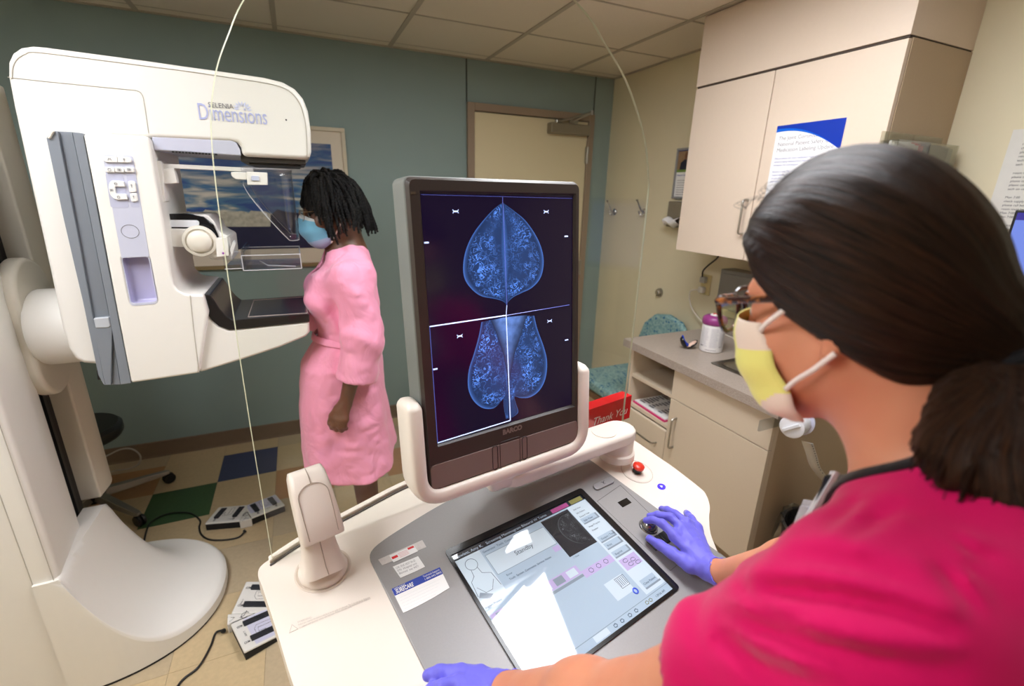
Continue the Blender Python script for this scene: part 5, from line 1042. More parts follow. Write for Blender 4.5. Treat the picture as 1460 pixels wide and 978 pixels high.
# ================================================================= display monitor
MT = np.array([.188, .791, 1.606]); MTR = np.array([.507, .844, 1.607]); MBL = np.array([.195, .755, 1.164])
ma = unit(MTR-MT); mdn = MBL-MT; mdn = unit(mdn - ma*(mdn @ ma)); mn = np.cross(mdn, ma); mn = mn if mn[1] < 0 else -mn
TM = Matrix([[ma[0], mdn[0], mn[0], MT[0]], [ma[1], mdn[1], mn[1], MT[1]], [ma[2], mdn[2], mn[2], MT[2]], [0, 0, 0, 1]])   # x right, y down, z to the viewer
def ml(px, py, z=0.0):
    q = atp(px, py, MT+mn*z, mn)-MT; return float(q @ ma), float(q @ mdn)
MW, MH = .324, .443
mon = thing('display_monitor', tuple(W(.88, .02)), 'tall black display monitor showing blue mammograms in a white yoke', 'monitor')
BEZ = M('brown_black_bezel', (62, 54, 50), .38, var=.01); BEZL = M('taupe_bezel_chin', (132, 116, 110), .42, var=.01); BEZS = M('warm_grey_monitor_side', (124, 128, 124), .4, var=.01)
bl, bt = ml(577, 249, .008); br_, _ = ml(828.5, 262, .008); bb = ml(720, 668, .008)[1]
f = MB(TM); f.prism([(x, y, -.055) for x, y in rrect(bl, br_, bt, bb, .012)], (0, 0, .055)); cas_ = f.build('casing', BEZS, mon, bevel=.004)
f = MB(TM); f.prism([(x, y, -.11) for x, y in rrect(bl+.05, br_-.05, bt+.06, bb-.06, .03)], (0, 0, .056)); f.build('rear_cover', BEZS, cas_, bevel=.01)
f = MB(TM); ou = rrect(bl+.002, br_-.001, bt+.002, bb-.002, .01, 3); o2_ = rrect(bl+.006, br_-.005, bt+.006, bb-.006, .01, 3); i1 = rrect(-.004, MW+.004, -.004, MH+.004, .002, 3); i2 = rrect(-.001, MW+.001, -.001, MH+.001, .001, 3); k_ = len(ou)
f.add([(x, y, .0) for x, y in ou] + [(x, y, .008) for x, y in o2_] + [(x, y, .008) for x, y in i1] + [(x, y, .001) for x, y in i2], [(r_*k_+i, r_*k_+(i+1) % k_, (r_+1)*k_+(i+1) % k_, (r_+1)*k_+i) for r_ in range(3) for i in range(k_)]); bz = f.build('bezel', BEZ, mon, angle=25)
yc0 = (ml(612, 672, .008)[1] + ml(828, 592, .008)[1])/2
f = MB(TM); f.prism([(x, y, .006) for x, y in rrect(bl+.006, br_-.005, yc0, bb-.007, .008, 3)], (0, 0, .003)); ch_ = f.build('chin', BEZL, bz, bevel=.0015)
f = MB(TM); xm_, ym_ = ml(731, 613, .009); f.text('BARCO', .014, (xm_-.024, ym_+.004, .0085), (1, 0, 0), (0, -1, 0), 0, ext=-.0004, width=.047, bold=.0008); f.build('brand_lettering', M('silver_lettering', (150, 146, 142), .3, metal=.5), bz, smooth=False)
f = MB(TM)
cpx = [ml(*p_, .009) for p_ in ((706, 648), (748, 632))]; ymid = (yc0+bb-.007)/2
for x_ in (cpx[0][0], cpx[1][0]):
    f.tube([(p_[0], p_[1], .0092) for p_ in rrect(x_-.006, x_+.006, ymid-.026, ymid+.026, .0055, 4)], .0008, 5, closed=True)
f.tube([(p_[0], p_[1], .0092) for p_ in rrect(cpx[0][0]+.012, cpx[1][0]-.012, ymid-.03, ymid+.03, .003, 3)], .0006, 5, closed=True); f.build('chin_keys', M('dark_key_outline', (52, 44, 42), .5, var=0), ch_)
f = MB(TM); x_, y_ = ml(589, 275, .008); f.box(x_-.004, x_+.004, y_-.002, y_+.002, .0078, .0088); f.build('sensor', M('amber_sensor', (96, 84, 66), .3), bz)
SBK = M('display_black', (10, 6, 16), .16, var=0, emit=(26, 14, 48), es=.55, spec=.5)
f = MB(TM); f.box(0, MW, 0, MH, -.001, .001); sc = f.build('screen', SBK, mon, smooth=False)
GR2 = gram('mammogram_display', (96, 150, 255), MON_E, 82)
def mT(x, y, c=0): return np.array(TM @ Vector((x, y, .0013)))
def mp_(pts): return [(*ml(*p_), 0) for p_ in pts]
def lobe(pts, a0_, a1_): gram_mesh('mammogram', smooth_path(mp_(pts), 6), (*ml(*a0_), 0), (*ml(*a1_), 0), lambda x, y, c=0: mT(x, y), GR2, sc, 18)
lobe([(716, 289), (703, 299), (688, 315), (674, 334), (664, 356), (660, 378), (662, 397), (672, 412), (686, 422), (706, 426), (718, 430), (722, 436)], (716.5, 289), (722, 435))
lobe([(716, 289), (731, 300), (748, 314), (763, 335), (772, 356), (774.5, 376), (770, 396), (758, 410), (742, 418), (732, 423), (724, 430), (722, 436)], (717, 289), (722.5, 435))
lobe([(686, 459), (682, 480), (675, 505), (668, 528), (667, 552), (674, 570), (687, 581), (702, 582), (712, 574), (717, 566), (718, 580), (721, 597)], (719, 452), (725, 596))
lobe([(761, 450), (766, 470), (775, 495), (779.5, 516), (777, 540), (768, 557), (755, 566), (742, 567), (733, 565), (735, 575), (738, 588), (727, 596)], (724, 451), (726, 596))
MUS = M('display_muscle_wedge', (10, 8, 18), .16, var=0, emit=(120, 160, 245), es=1.0)
N, L = MUS.node_tree.nodes, MUS.node_tree.links; a_ = N.new('ShaderNodeAttribute'); a_.attribute_name = 'depth'; nz = N.new('ShaderNodeTexNoise'); nz.inputs['Scale'].default_value = 70; nz.inputs['Detail'].default_value = 5
tc = N.new('ShaderNodeTexCoord'); L.new(tc.outputs['Object'], nz.inputs['Vector']); m1 = N.new('ShaderNodeMath'); m1.operation = 'MULTIPLY'; L.new(a_.outputs['Fac'], m1.inputs[0]); L.new(nz.outputs['Fac'], m1.inputs[1])
m2 = N.new('ShaderNodeMath'); m2.operation = 'MULTIPLY_ADD'; m2.inputs[1].default_value = 1.5; m2.inputs[2].default_value = .08; L.new(m1.outputs[0], m2.inputs[0]); L.new(m2.outputs[0], N['Principled BSDF'].inputs['Emission Strength'])
gram_mesh('muscle_wedge', [(*ml(*p_), 0) for p_ in ((699, 457), (704, 468), (710, 484), (717, 505), (725, 548), (733, 505), (740, 484), (746, 466), (751, 449))], (*ml(716, 453), 0), (*ml(733, 451), 0), lambda x, y, c=0: mT(x, y) + mn*.0003, MUS, sc, 8)
WL = M('display_white_line', (200, 210, 255), .2, var=0, emit=(190, 210, 255), es=1.0); WD = M('display_dim_line', (100, 110, 200), .2, var=0, emit=(96, 110, 210), es=.6)
f = MB()
def wl(a, b, w_, mi=0): f.tube([mT(*ml(*a)) + mn*.0004, mT(*ml(*b)) + mn*.0004], w_, 4, mi)
wl((612, 465.5), (721, 449.5), .0011); wl((721, 449.5), (727, 599), .0011); wl((727, 599), (623.5, 631), .0011); wl((623.5, 631), (612, 466), .0005, 1); wl((721, 449.5), (811, 434.5), .0006, 1); wl((722, 435), (721, 450), .0007, 0); wl((716, 280), (716, 290), .0005, 1); wl((716.5, 290), (722, 435), .0005, 1); wl((600, 277.5), (815, 283), .0003, 1)
for px_, py_ in ((649, 301.5), (778, 302), (655, 479), (783, 457.5)):
    x_, y_ = ml(px_, py_)
    for dx_ in (-.0055, .0055): f.tube([mT(x_+dx_, y_-.003)+mn*.0004, mT(x_+dx_*.6, y_)+mn*.0004, mT(x_+dx_, y_+.003)+mn*.0004], .0007, 4, 0)
    f.tube([mT(x_-.004, y_)+mn*.0004, mT(x_+.004, y_)+mn*.0004], .0013, 4, 0)
for px_, py_ in ((607.5, 346), (806.5, 337), (620, 526), (807, 484.5)): x_, y_ = ml(px_, py_); f.tube([mT(x_-.004, y_)+mn*.0004, mT(x_+.004, y_)+mn*.0004], .0014, 4, 0)
f.build('screen_lines', [WL, WD], sc, smooth=False)
# yoke: a U of round bar around the lower half
YK = [ml(581.5, 583, .0), ml(586, 690, .0), (ml(604, 708, 0)), ml(720, 680, 0), ml(822, 640, 0), ml(838, 610, 0), ml(837, 527, 0)]
xl = bl-.016; xr_ = br_+.012; yb_ = bb+.010
path = [(xl, ml(581, 586, 0)[1]), (xl, yb_-.045), (xl+.013, yb_-.013), (xl+.045, yb_), (xr_-.045, yb_), (xr_-.013, yb_-.013), (xr_, yb_-.045), (xr_, ml(837, 526, 0)[1])]
pp = round_poly([(a, b, 0) for a, b in ((xl, path[0][1]), (xl, yb_), (xr_, yb_), (xr_, path[-1][1]))], [0, .05, .05, 0], 8)
f = MB(TM); sec = [(cos(a_), sin(a_)) for a_ in [2*pi*k/20 for k in range(20)]]; vs = []; full = []
# rounded rectangular section swept along the U
tot = len(pp)
def frame(i):
    t_ = unit(np.array(pp[min(i+1, tot-1)])-np.array(pp[max(i-1, 0)])); return t_, np.array([-t_[1], t_[0], 0])
def sect(c, nrm, s_): return [np.array(c) + nrm*(.0165*s_*(abs(a)**.6)*(1 if a > 0 else -1)) + np.array([0, 0, 1])*(.034*s_*(abs(b)**.6)*(1 if b > 0 else -1) - .016) for a, b in sec]
t0, n0 = frame(0); te, ne = frame(tot-1)
for s_, d_ in ((.35, .016), (.7, .012), (.92, .005)): full.append(sect(np.array(pp[0]) - t0*d_, n0, s_))
for i in range(tot): full.append(sect(pp[i], frame(i)[1], 1))
for s_, d_ in ((.92, .005), (.7, .012), (.35, .016)): full.append(sect(np.array(pp[-1]) + te*d_, ne, s_))
k_ = 20; f.add([p for r_ in full for p in r_], [(i*k_+j, i*k_+(j+1) % k_, (i+1)*k_+(j+1) % k_, (i+1)*k_+j) for i in range(len(full)-1) for j in range(k_)] + [tuple(range(k_))[::-1], tuple(range((len(full)-1)*k_, len(full)*k_))])
f.build('yoke', WPLAS, mon, angle=60)
# arm from the pod at the right rear to the yoke
p0 = W9(.893, .060, ZD+.07); p1 = W9(.53, .062, ZD+.07)
f = MB()
ua = unit(np.array([p1[0]-p0[0], p1[1]-p0[1], 0])); na = np.array([-ua[1], ua[0], 0])
Lh = np.linalg.norm((p1-p0)[:2]); pl = [(Lh+.05, -.036), (Lh+.03, -.046), (Lh, -.050), (Lh*.5, -.048)][:0] + [(Lh, .050), (Lh*.5, .048), (0, .047)] + [(-.047*sin(a_), .047*cos(a_)) for a_ in [pi*k/10 for k in range(1, 10)]] + [(0, -.047), (Lh*.5, -.048), (Lh, -.050)] + [(Lh+.055*sin(a_), -.050*cos(a_)) for a_ in [pi*k/10 for k in range(1, 10)]]
f.prism([p0*np.array([1, 1, 0]) + ua*a_ + na*b_ + np.array([0, 0, ZD+.050]) for a_, b_ in pl], (0, 0, .038)); arm = f.build('support_arm', WPLAS, mon, bevel=.012, seg=4)
f = MB(); f.lathe([(.034, .0), (.034, .004)], p0*np.array([1, 1, 0]) + np.array([0, 0, ZD+.0865]) + ua*.06, n=32); f.build('arm_disc', WPLAS, arm)
f = MB(); f.lathe([(.050, .0005), (.050, .02), (.044, .024), (.044, .062)], p0*np.array([1, 1, 0]) + np.array([0, 0, zt_at(.03)]), n=40); f.build('arm_post', WPLAS, mon)
f = MB(); nk = W9(.50, .105, 0); f.prism([nk + U9*a_ + np.array([0, 0, b_]) for a_, b_ in ((-.055, ZD+.25), (.055, ZD+.25), (.06, ZD+.08), (.05, ZD+.055), (-.05, ZD+.055), (-.06, ZD+.08))], -V9*.07); f.build('arm_neck', WPLAS, mon, bevel=.012, seg=4)
# ---- red card box behind the arm
zB = ZD+.0005
q = [at(901, 571, 'y', 1.06), None]
bxr = atp(893, 600, W(.5, -.0, 0)+VV*.0, VV)
u1 = .957; v1 = -.024
t = thing('gift_box', tuple(W(.86, -.03, ZD)), 'red glossy box with white script lettering on the workstation behind the monitor arm', 'box')
def pl_(px, py): p_ = atp(px, py, W(0, -.012, 0), VV); d_ = p_-W(0, 0, 0); return float(d_ @ UU), float(p_[2])
ua_, za_ = pl_(901, 571); ub_, zb_ = pl_(840, 577); 
f = MB(TFL); f.box(.66, ua_, .014, .055, zt_at(-.055)+.0005, (za_+zb_)/2); bx = f.build('carton', M('glossy_red_card', (206, 24, 34), .25, var=.05, vs=30), t, bevel=.001)
f = MB(TFL); o_, zo = pl_(845, 601); e_, ze = pl_(892, 596); f.text('Thank You', .036, (o_, .0136, (zo+ze)/2), (1, 0, 0), (0, 0, 1), 0, width=e_-o_, shear=.3, ext=.0003); f.build('lettering', M('white_script', (236, 214, 208), .5, var=0), bx, smooth=False)
# ================================================================= white scanner on its pedestal
SC = M('ivory_scanner_plastic', (236, 224, 212), .38, var=.006); SCSEAM = M('scanner_seam', (176, 160, 144), .6, var=0)
bu, bv = uv(461, 812); ZD0 = ZD; ZD = zt_at(bv-.04)
bu = float((np.array(TFL.inverted() @ Vector(at(461, 812, 'z', ZD))))[0]); bv = -float((np.array(TFL.inverted() @ Vector(at(461, 812, 'z', ZD))))[1])
t = thing('barcode_scanner', tuple(W(bu, bv)), 'white tilted scanner head on an oval pedestal at the left of the workstation', 'scanner')
def vp(px, py, dv): p_ = atp(px, py, W(0, bv+dv, 0), VV); d_ = p_ - W(0, 0, 0); return float(d_ @ UU), float(p_[2])
b2u, b2v = uv(461, 812, ZD0); f = MB(TW); f.lathe([(.046, 0.0005), (.046, .006), (.043, .014), (.040, .016)], (b2u, -b2v, ZD0), n=48, sc=(1, .92)); fo = f.build('base', SC, t)
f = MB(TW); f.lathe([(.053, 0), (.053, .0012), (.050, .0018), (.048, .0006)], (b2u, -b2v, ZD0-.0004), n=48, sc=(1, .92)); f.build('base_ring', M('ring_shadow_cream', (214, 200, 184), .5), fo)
ulo, zlo = vp(437, 778, .03); uhi, zhi = vp(488, 757, .03)
f = MB(TFL); rings = []
for z, hw, hd, off in ((.014, .040, .036, 0), (.03, .035, .030, 0), (.06, .031, .026, -.002), (.085, .030, .022, -.004), (.105, .028, .018, -.006)):
    rings.append([(bu+off+x, -bv+y, ZD+z) for x, y in rrect(-hw, hw, -hd, hd, .018, 5)])
k_ = len(rings[0]); f.add([p for r_ in rings for p in r_], [(i*k_+j, i*k_+(j+1) % k_, (i+1)*k_+(j+1) % k_, (i+1)*k_+j) for i in range(4) for j in range(k_)] + [tuple(range(k_))[::-1], tuple(range(4*k_, 5*k_))]); ped = f.build('pedestal', SC, t)
f = MB(TFL); f.tube([(bu+.002, -bv-.0365, ZD+.016), (bu, -bv-.0305, ZD+.03), (bu-.002, -bv-.0265, ZD+.06), (bu-.004, -bv-.0235, ZD+.085)], .0009, 5); f.build('pedestal_seam', SCSEAM, ped)
# head: a tapered rounded slab leaning back, its face to the operator
hb = np.array([(ulo+uhi)/2, -bv-.032, (zlo+zhi)/2-.002]); ut, zt_ = vp(439, 672, -.02); ht = np.array([ut, -bv+.03, zt_])
hax = unit(ht-hb); hL = np.linalg.norm(ht-hb); hx = np.array([1., 0, 0]); hx = unit(hx - hax*(hx @ hax)); hn = np.cross(hx, hax); hn = hn if hn[1] < 0 else -hn
rings = []
for s_, w_, d0, d1 in ((0, .0375, -.034, .0), (.05, .0385, -.04, .003), (.35, .0375, -.047, .004), (.7, .0355, -.052, .002), (.92, .033, -.05, -.006), (1.0, .030, -.044, -.018)):
    c_ = hb + hax*hL*s_; rings.append([c_ + hx*x + hn*y for x, y in rrect(-w_, w_, d0, d1, .009, 4)])
k_ = len(rings[0]); f = MB(TFL); f.add([p for r_ in rings for p in r_], [(i*k_+j, i*k_+(j+1) % k_, (i+1)*k_+(j+1) % k_, (i+1)*k_+j) for i in range(5) for j in range(k_)] + [tuple(range(k_))[::-1], tuple(range(5*k_, 6*k_))]); hd_ = f.build('head', SC, t, bevel=.003, blim=50)
f = MB(TFL); pts = []
for a_, b_ in [(-.026, .06), (-.027, .35), (-.027, .55)] + [(-.027*cos(q_), .62+.17*sin(q_)) for q_ in [pi*k/14 for k in range(15)]] + [(.027, .55), (.027, .35), (.026, .06)]:
    d_ = .003 + .0013 if b_ < .75 else .0035; pts.append(hb + hax*hL*b_ + hx*a_ + hn*(.0028+.0015*sin(min(1, b_/.7)*pi) if b_ < .7 else .0030-.008*max(0, b_-.72)/.2))
f.tube(pts, .0008, 5); f.tube([hb + hax*hL*.80 + hn*.0005, hb + hax*hL*.92 + hn*-.005, hb+hax*hL*1.0 + hn*-.017], .0008, 5); f.build('cover_seam', SCSEAM, hd_)

ZD = ZD0
# ================================================================= people: smooth-blended volumes turned into one skin
def lattice(seed):
    return np.random.RandomState(seed).rand(32, 32, 32).astype(np.float32)
_LAT = {}
def noise3(P, freq, seed=0):
    """value noise, -1..1; freq may be a 3-vector"""
    if seed not in _LAT: _LAT[seed] = lattice(seed)
    L_ = _LAT[seed]; q = P * np.asarray(freq, np.float32); i = np.floor(q).astype(int); f = (q - i).astype(np.float32); f = f*f*(3-2*f); i = i % 32; j = (i+1) % 32
    x0, y0, z0 = i[..., 0], i[..., 1], i[..., 2]; x1, y1, z1 = j[..., 0], j[..., 1], j[..., 2]; fx, fy, fz = f[..., 0], f[..., 1], f[..., 2]
    a = L_[x0,y0,z0]*(1-fx)+L_[x1,y0,z0]*fx; b = L_[x0,y1,z0]*(1-fx)+L_[x1,y1,z0]*fx; c = L_[x0,y0,z1]*(1-fx)+L_[x1,y0,z1]*fx; d = L_[x0,y1,z1]*(1-fx)+L_[x1,y1,z1]*fx
    return ((a*(1-fy)+b*fy)*(1-fz) + (c*(1-fy)+d*fy)*fz)*2-1
class Vol:
    def __init__(s, lo, hi, h):
        s.lo = np.array(lo, np.float32); s.h = h; s.n = np.ceil((np.array(hi)-np.array(lo))/h).astype(int)+1
        s.F = np.full(s.n, .06, np.float32)
    def sub(s, lo, hi, pad):
        a = np.clip(np.floor((np.array(lo)-pad-s.lo)/s.h).astype(int), 0, s.n); b = np.clip(np.ceil((np.array(hi)+pad-s.lo)/s.h).astype(int)+1, 0, s.n)
        if (b <= a).any(): return None, None
        sl = tuple(slice(i, j) for i, j in zip(a, b))
        g = [s.lo[k] + s.h*np.arange(a[k], b[k], dtype=np.float32) for k in range(3)]
        return sl, np.stack(np.meshgrid(*g, indexing='ij'), -1)
    def put(s, sl, d, k, op):
        F = s.F[sl]
        if op == 'add':
            h = np.maximum(k-np.abs(F-d), 0)/max(k, 1e-6); s.F[sl] = np.minimum(F, d)-h*h*k*.25
        elif op == 'cut':
            d = -d; h = np.maximum(k-np.abs(F-d), 0)/max(k, 1e-6); s.F[sl] = np.maximum(F, d)+h*h*k*.25
    def cap(s, a, b, ra, rb, k=.01, op='add'):
        a = np.array(a, np.float32); b = np.array(b, np.float32); r = max(ra, rb)
        sl, P = s.sub(np.minimum(a, b)-r, np.maximum(a, b)+r, k+.012)
        if sl is None: return s
        ab = b-a; t = np.clip(((P-a)@ab)/max(1e-9, float(ab@ab)), 0, 1); d = np.linalg.norm(P-a-t[..., None]*ab, axis=-1)-(ra+(rb-ra)*t)
        s.put(sl, d, k, op); return s
    def chain(s, pts, rs, k=.01, op='add'):
        for i in range(len(pts)-1): s.cap(pts[i], pts[i+1], rs[i], rs[i+1], k, op)
        return s
    def ball(s, c, r, k=.01, op='add'): return s.cap(c, c, r, r, k, op)
    def ell(s, c, r, R=None, k=.01, op='add'):
        c = np.array(c, np.float32); r = np.array(r, np.float32); m = float(r.max())
        sl, P = s.sub(c-m, c+m, k+.012)
        if sl is None: return s
        q = P-c
        if R is not None: q = q @ np.array(R, np.float32).T
        k0 = np.linalg.norm(q/r, axis=-1); k1 = np.linalg.norm(q/(r*r), axis=-1)
        s.put(sl, k0*(k0-1)/np.maximum(k1, 1e-6), k, op); return s
    def fn(s, lo, hi, func, k=.01, op='add', pad=.02):
        sl, P = s.sub(lo, hi, pad)
        if sl is not None: s.put(sl, func(P).astype(np.float32), k, op)
        return s
    def all(s):
        g = [s.lo[k] + s.h*np.arange(s.n[k], dtype=np.float32) for k in range(3)]; return np.stack(np.meshgrid(*g, indexing='ij'), -1)
    def near(s, func, band=.03):
        """add func(P) to the field where the surface is near"""
        m = np.abs(s.F) < band; idx = np.argwhere(m); P = (s.lo+s.h*idx).astype(np.float32); s.F[m] += func(P).astype(np.float32); return s
    def mesh(s, off=0.0):
        F = s.F-off; I = F < 0; n = s.n
        c = np.zeros(n-1, np.int8)
        for dx in (0, 1):
            for dy in (0, 1):
                for dz in (0, 1): c += I[dx:n[0]-1+dx, dy:n[1]-1+dy, dz:n[2]-1+dz]
        act = np.argwhere((c > 0) & (c < 8)); idm = np.full(n-1, -1, np.int64); idm[tuple(act.T)] = np.arange(len(act))
        val = {}
        for dx in (0, 1):
            for dy in (0, 1):
                for dz in (0, 1): val[dx, dy, dz] = F[act[:, 0]+dx, act[:, 1]+dy, act[:, 2]+dz]
        acc = np.zeros((len(act), 3), np.float64); cnt = np.zeros(len(act))
        for ax in range(3):
            for u_ in (0, 1):
                for w_ in (0, 1):
                    a = [0, 0, 0]; o = [k for k in range(3) if k != ax]; a[o[0]] = u_; a[o[1]] = w_; b = list(a); b[ax] = 1
                    va, vb = val[tuple(a)], val[tuple(b)]; m = (va < 0) != (vb < 0); t = np.where(m, va/np.where(m, va-vb, 1), 0)
                    p = np.tile(np.array(a, float), (len(act), 1)); p[:, ax] = t; acc[m] += p[m]; cnt[m] += 1
        V = s.lo + s.h*(act + acc/cnt[:, None]); Q = []
        for ax in range(3):
            o = [k for k in range(3) if k != ax]
            A = I[tuple(slice(0, -1) if k == ax else slice(1, -1) for k in range(3))]; B = I[tuple(slice(1, None) if k == ax else slice(1, -1) for k in range(3))]
            e = np.argwhere(A != B)
            if not len(e): continue
            e = e + np.array([0 if k == ax else 1 for k in range(3)]); sg = I[tuple(e.T)]
            def cell(d0, d1): q = e.copy(); q[:, o[0]] -= d0; q[:, o[1]] -= d1; return idm[tuple(q.T)]
            q = np.stack([cell(1, 1), cell(0, 1), cell(0, 0), cell(1, 0)], 1)
            fl_ = sg if ax != 1 else ~sg; q[~fl_] = q[~fl_][:, ::-1]; Q.append(q)
        return V, np.concatenate(Q)
    def build(s, name, mat, parent=None, off=0.0, relax=2, origin=None, keep=None):
        V, Q = s.mesh(off)
        if relax:
            src = np.concatenate([Q[:, 0], Q[:, 1], Q[:, 2], Q[:, 3]]); dst = np.concatenate([Q[:, 1], Q[:, 2], Q[:, 3], Q[:, 0]])
            for _ in range(relax):
                acc = np.zeros_like(V); cnt = np.zeros(len(V)); np.add.at(acc, src, V[dst]); np.add.at(cnt, src, 1); np.add.at(acc, dst, V[src]); np.add.at(cnt, dst, 1)
                V = V*.5 + .5*acc/np.maximum(cnt, 1)[:, None]
        ol = np.zeros(3) if origin is None else np.array(origin, float)
        me = bpy.data.meshes.new(name); me.vertices.add(len(V)); me.vertices.foreach_set('co', (V-ol).astype(np.float32).ravel()); me.loops.add(len(Q)*4); me.loops.foreach_set('vertex_index', Q.astype(np.int32).ravel())
        me.polygons.add(len(Q)); me.polygons.foreach_set('loop_start', np.arange(0, len(Q)*4, 4, dtype=np.int32)); me.polygons.foreach_set('use_smooth', np.ones(len(Q), bool)); me.update(); me.validate()
        me.materials.append(mat); o = bpy.data.objects.new(name, me); COL.objects.link(o); o.location = ol
        if parent is not None: put(o, parent)
        return o
# ---- materials
def skin(name, col, red, rough=.48):
    m = bpy.data.materials.new(name); m.use_nodes = True
    N, L = m.node_tree.nodes, m.node_tree.links; b = N['Principled BSDF']; b.inputs['Roughness'].default_value = rough
    b.inputs['Subsurface Weight'].default_value = .12; b.inputs['Subsurface Radius'].default_value = (.012, .005, .003); b.inputs['Subsurface Scale'].default_value = .5
    tc = N.new('ShaderNodeTexCoord'); nz = N.new('ShaderNodeTexNoise'); nz.inputs['Scale'].default_value = 22; nz.inputs['Detail'].default_value = 4; L.new(tc.outputs['Object'], nz.inputs['Vector'])
    mx = N.new('ShaderNodeMix'); mx.data_type = 'RGBA'; mx.inputs['A'].default_value = rgb(col); mx.inputs['B'].default_value = rgb(red); L.new(nz.outputs['Fac'], mx.inputs['Factor']); L.new(mx.outputs['Result'], b.inputs['Base Color'])
    n2 = N.new('ShaderNodeTexNoise'); n2.inputs['Scale'].default_value = 700; L.new(tc.outputs['Object'], n2.inputs['Vector']); bp = N.new('ShaderNodeBump'); bp.inputs['Strength'].default_value = .12; bp.inputs['Distance'].default_value = .001; L.new(n2.outputs['Fac'], bp.inputs['Height']); L.new(bp.outputs['Normal'], b.inputs['Normal'])
    return m
def cloth(name, col, scale=(8, 8, 20), strength=.5, rough=.85, dist=.01, var=.04):
    m = M(name, col, rough, var=var, vs=8, spec=.25, sheen=.3); N, L = m.node_tree.nodes, m.node_tree.links; b = N['Principled BSDF']
    tc = N.new('ShaderNodeTexCoord'); mp = N.new('ShaderNodeMapping'); mp.inputs['Scale'].default_value = scale; L.new(tc.outputs['Object'], mp.inputs[0])
    nz = N.new('ShaderNodeTexNoise'); nz.inputs['Scale'].default_value = 1; nz.inputs['Detail'].default_value = 3; nz.inputs['Distortion'].default_value = .8; L.new(mp.outputs[0], nz.inputs['Vector'])
    bp = N.new('ShaderNodeBump'); bp.inputs['Strength'].default_value = strength; bp.inputs['Distance'].default_value = dist; L.new(nz.outputs['Fac'], bp.inputs['Height'])
    wv = N.new('ShaderNodeTexNoise'); wv.inputs['Scale'].default_value = 900; L.new(tc.outputs['Object'], wv.inputs['Vector']); b2 = N.new('ShaderNodeBump'); b2.inputs['Strength'].default_value = .15; b2.inputs['Distance'].default_value = .001; L.new(wv.outputs['Fac'], b2.inputs['Height']); L.new(bp.outputs['Normal'], b2.inputs['Normal']); L.new(b2.outputs['Normal'], b.inputs['Normal'])
    return m
def head_frame(yaw, pit, rol):
    f = np.array([sin(yaw)*cos(pit), cos(yaw)*cos(pit), sin(pit)]); l = np.array([-cos(yaw), sin(yaw), 0]); u = np.cross(f, l); c, s_ = cos(rol), sin(rol)
    return f, c*l+s_*u, -s_*l+c*u
class Head:
    def __init__(s, c, fr, sc=.95): s.c = np.array(c, float); s.f, s.l, s.u = fr; s.k = sc; s.R = np.array(fr)
    def p(s, a, b, c): return s.c + s.k*(a*s.f + b*s.l + c*s.u)
    def loc(s, P): return ((P-s.c.astype(np.float32)) @ s.R.T.astype(np.float32))/s.k
    def skin(s, v, ears=True):
        p, k, R = s.p, s.k, s.R
        def el(c, r, kk, op='add'): v.ell(p(*c), np.array(r)*k, R, kk*k, op)
        el((-.010, 0, .045), (.094, .074, .086), .01)
        el((.030, 0, -.028), (.062, .060, .082), .03)
        v.cap(p(.0, .050, -.045), p(.066, .016, -.084), .020*k, .020*k, .03*k); v.cap(p(.0, -.050, -.045), p(.066, -.016, -.084), .020*k, .020*k, .03*k)
        v.ball(p(.070, 0, -.086), .021*k, .03*k)
        el((.074, 0, .036), (.020, .052, .014), .02)
        for q in (-1, 1): v.ball(p(.060, .040*q, -.020), .022*k, .03*k); v.ball(p(.102, .031*q, .012), .017*k, .014*k, 'cut')
        for q in (-1, 1): v.ball(p(.078, .031*q, .012), .0135*k, .004*k)
        v.cap(p(.094, 0, .022), p(.116, 0, -.022), .008*k, .0115*k, .012*k); v.ball(p(.106, .012, -.027), .0085*k, .008*k); v.ball(p(.106, -.012, -.027), .0085*k, .008*k)
        v.cap(p(.096, -.018, -.052), p(.096, .018, -.052), .0075*k, .0075*k, .008*k); v.cap(p(.094, -.016, -.064), p(.094, .016, -.064), .0085*k, .0085*k, .008*k)
        if ears:
            for q in (-1, 1):
                v.ell(p(-.012, .077*q, .002), np.array((.019, .008, .032))*k, R, .008*k); v.ell(p(-.008, .087*q, .004), np.array((.010, .007, .018))*k, R, .004*k, 'cut'); v.ball(p(-.004, .076*q, -.030), .0085*k, .006*k)
        v.cap(p(-.028, 0, -.04), p(-.050, 0, -.17), .056*k, .058*k, .03*k)
def finger(v, pts, rs, k=.004): v.chain(pts, rs, k)
def hand(v, wrist, mcps, fingers, thumb, back, k=.01, sc=1.0):
    """palm from wrist to knuckles, four fingers and a thumb, each its own chain"""
    wr = np.array(wrist, float); back = unit(back)
    for m_ in mcps: v.cap(wr + (np.array(m_)-wr)*.18, np.array(m_) - back*.002, .0155*sc, .0120*sc, .014)
    for a, b in zip(mcps[:-1], mcps[1:]): v.cap(np.array(a)-back*.004, np.array(b)-back*.004, .0105*sc, .0105*sc, .010)
    for m_, fp_ in zip(mcps, fingers): v.chain([m_]+list(fp_), [.0108*sc, .0098*sc, .0088*sc, .0076*sc][:len(fp_)+1], .0045)
    v.cap(wr + (np.array(thumb[0])-wr)*.2, thumb[0], .016*sc, .0165*sc, .016); v.chain(thumb, [.0165*sc, .0130*sc, .0110*sc, .0090*sc][:len(thumb)], .006)
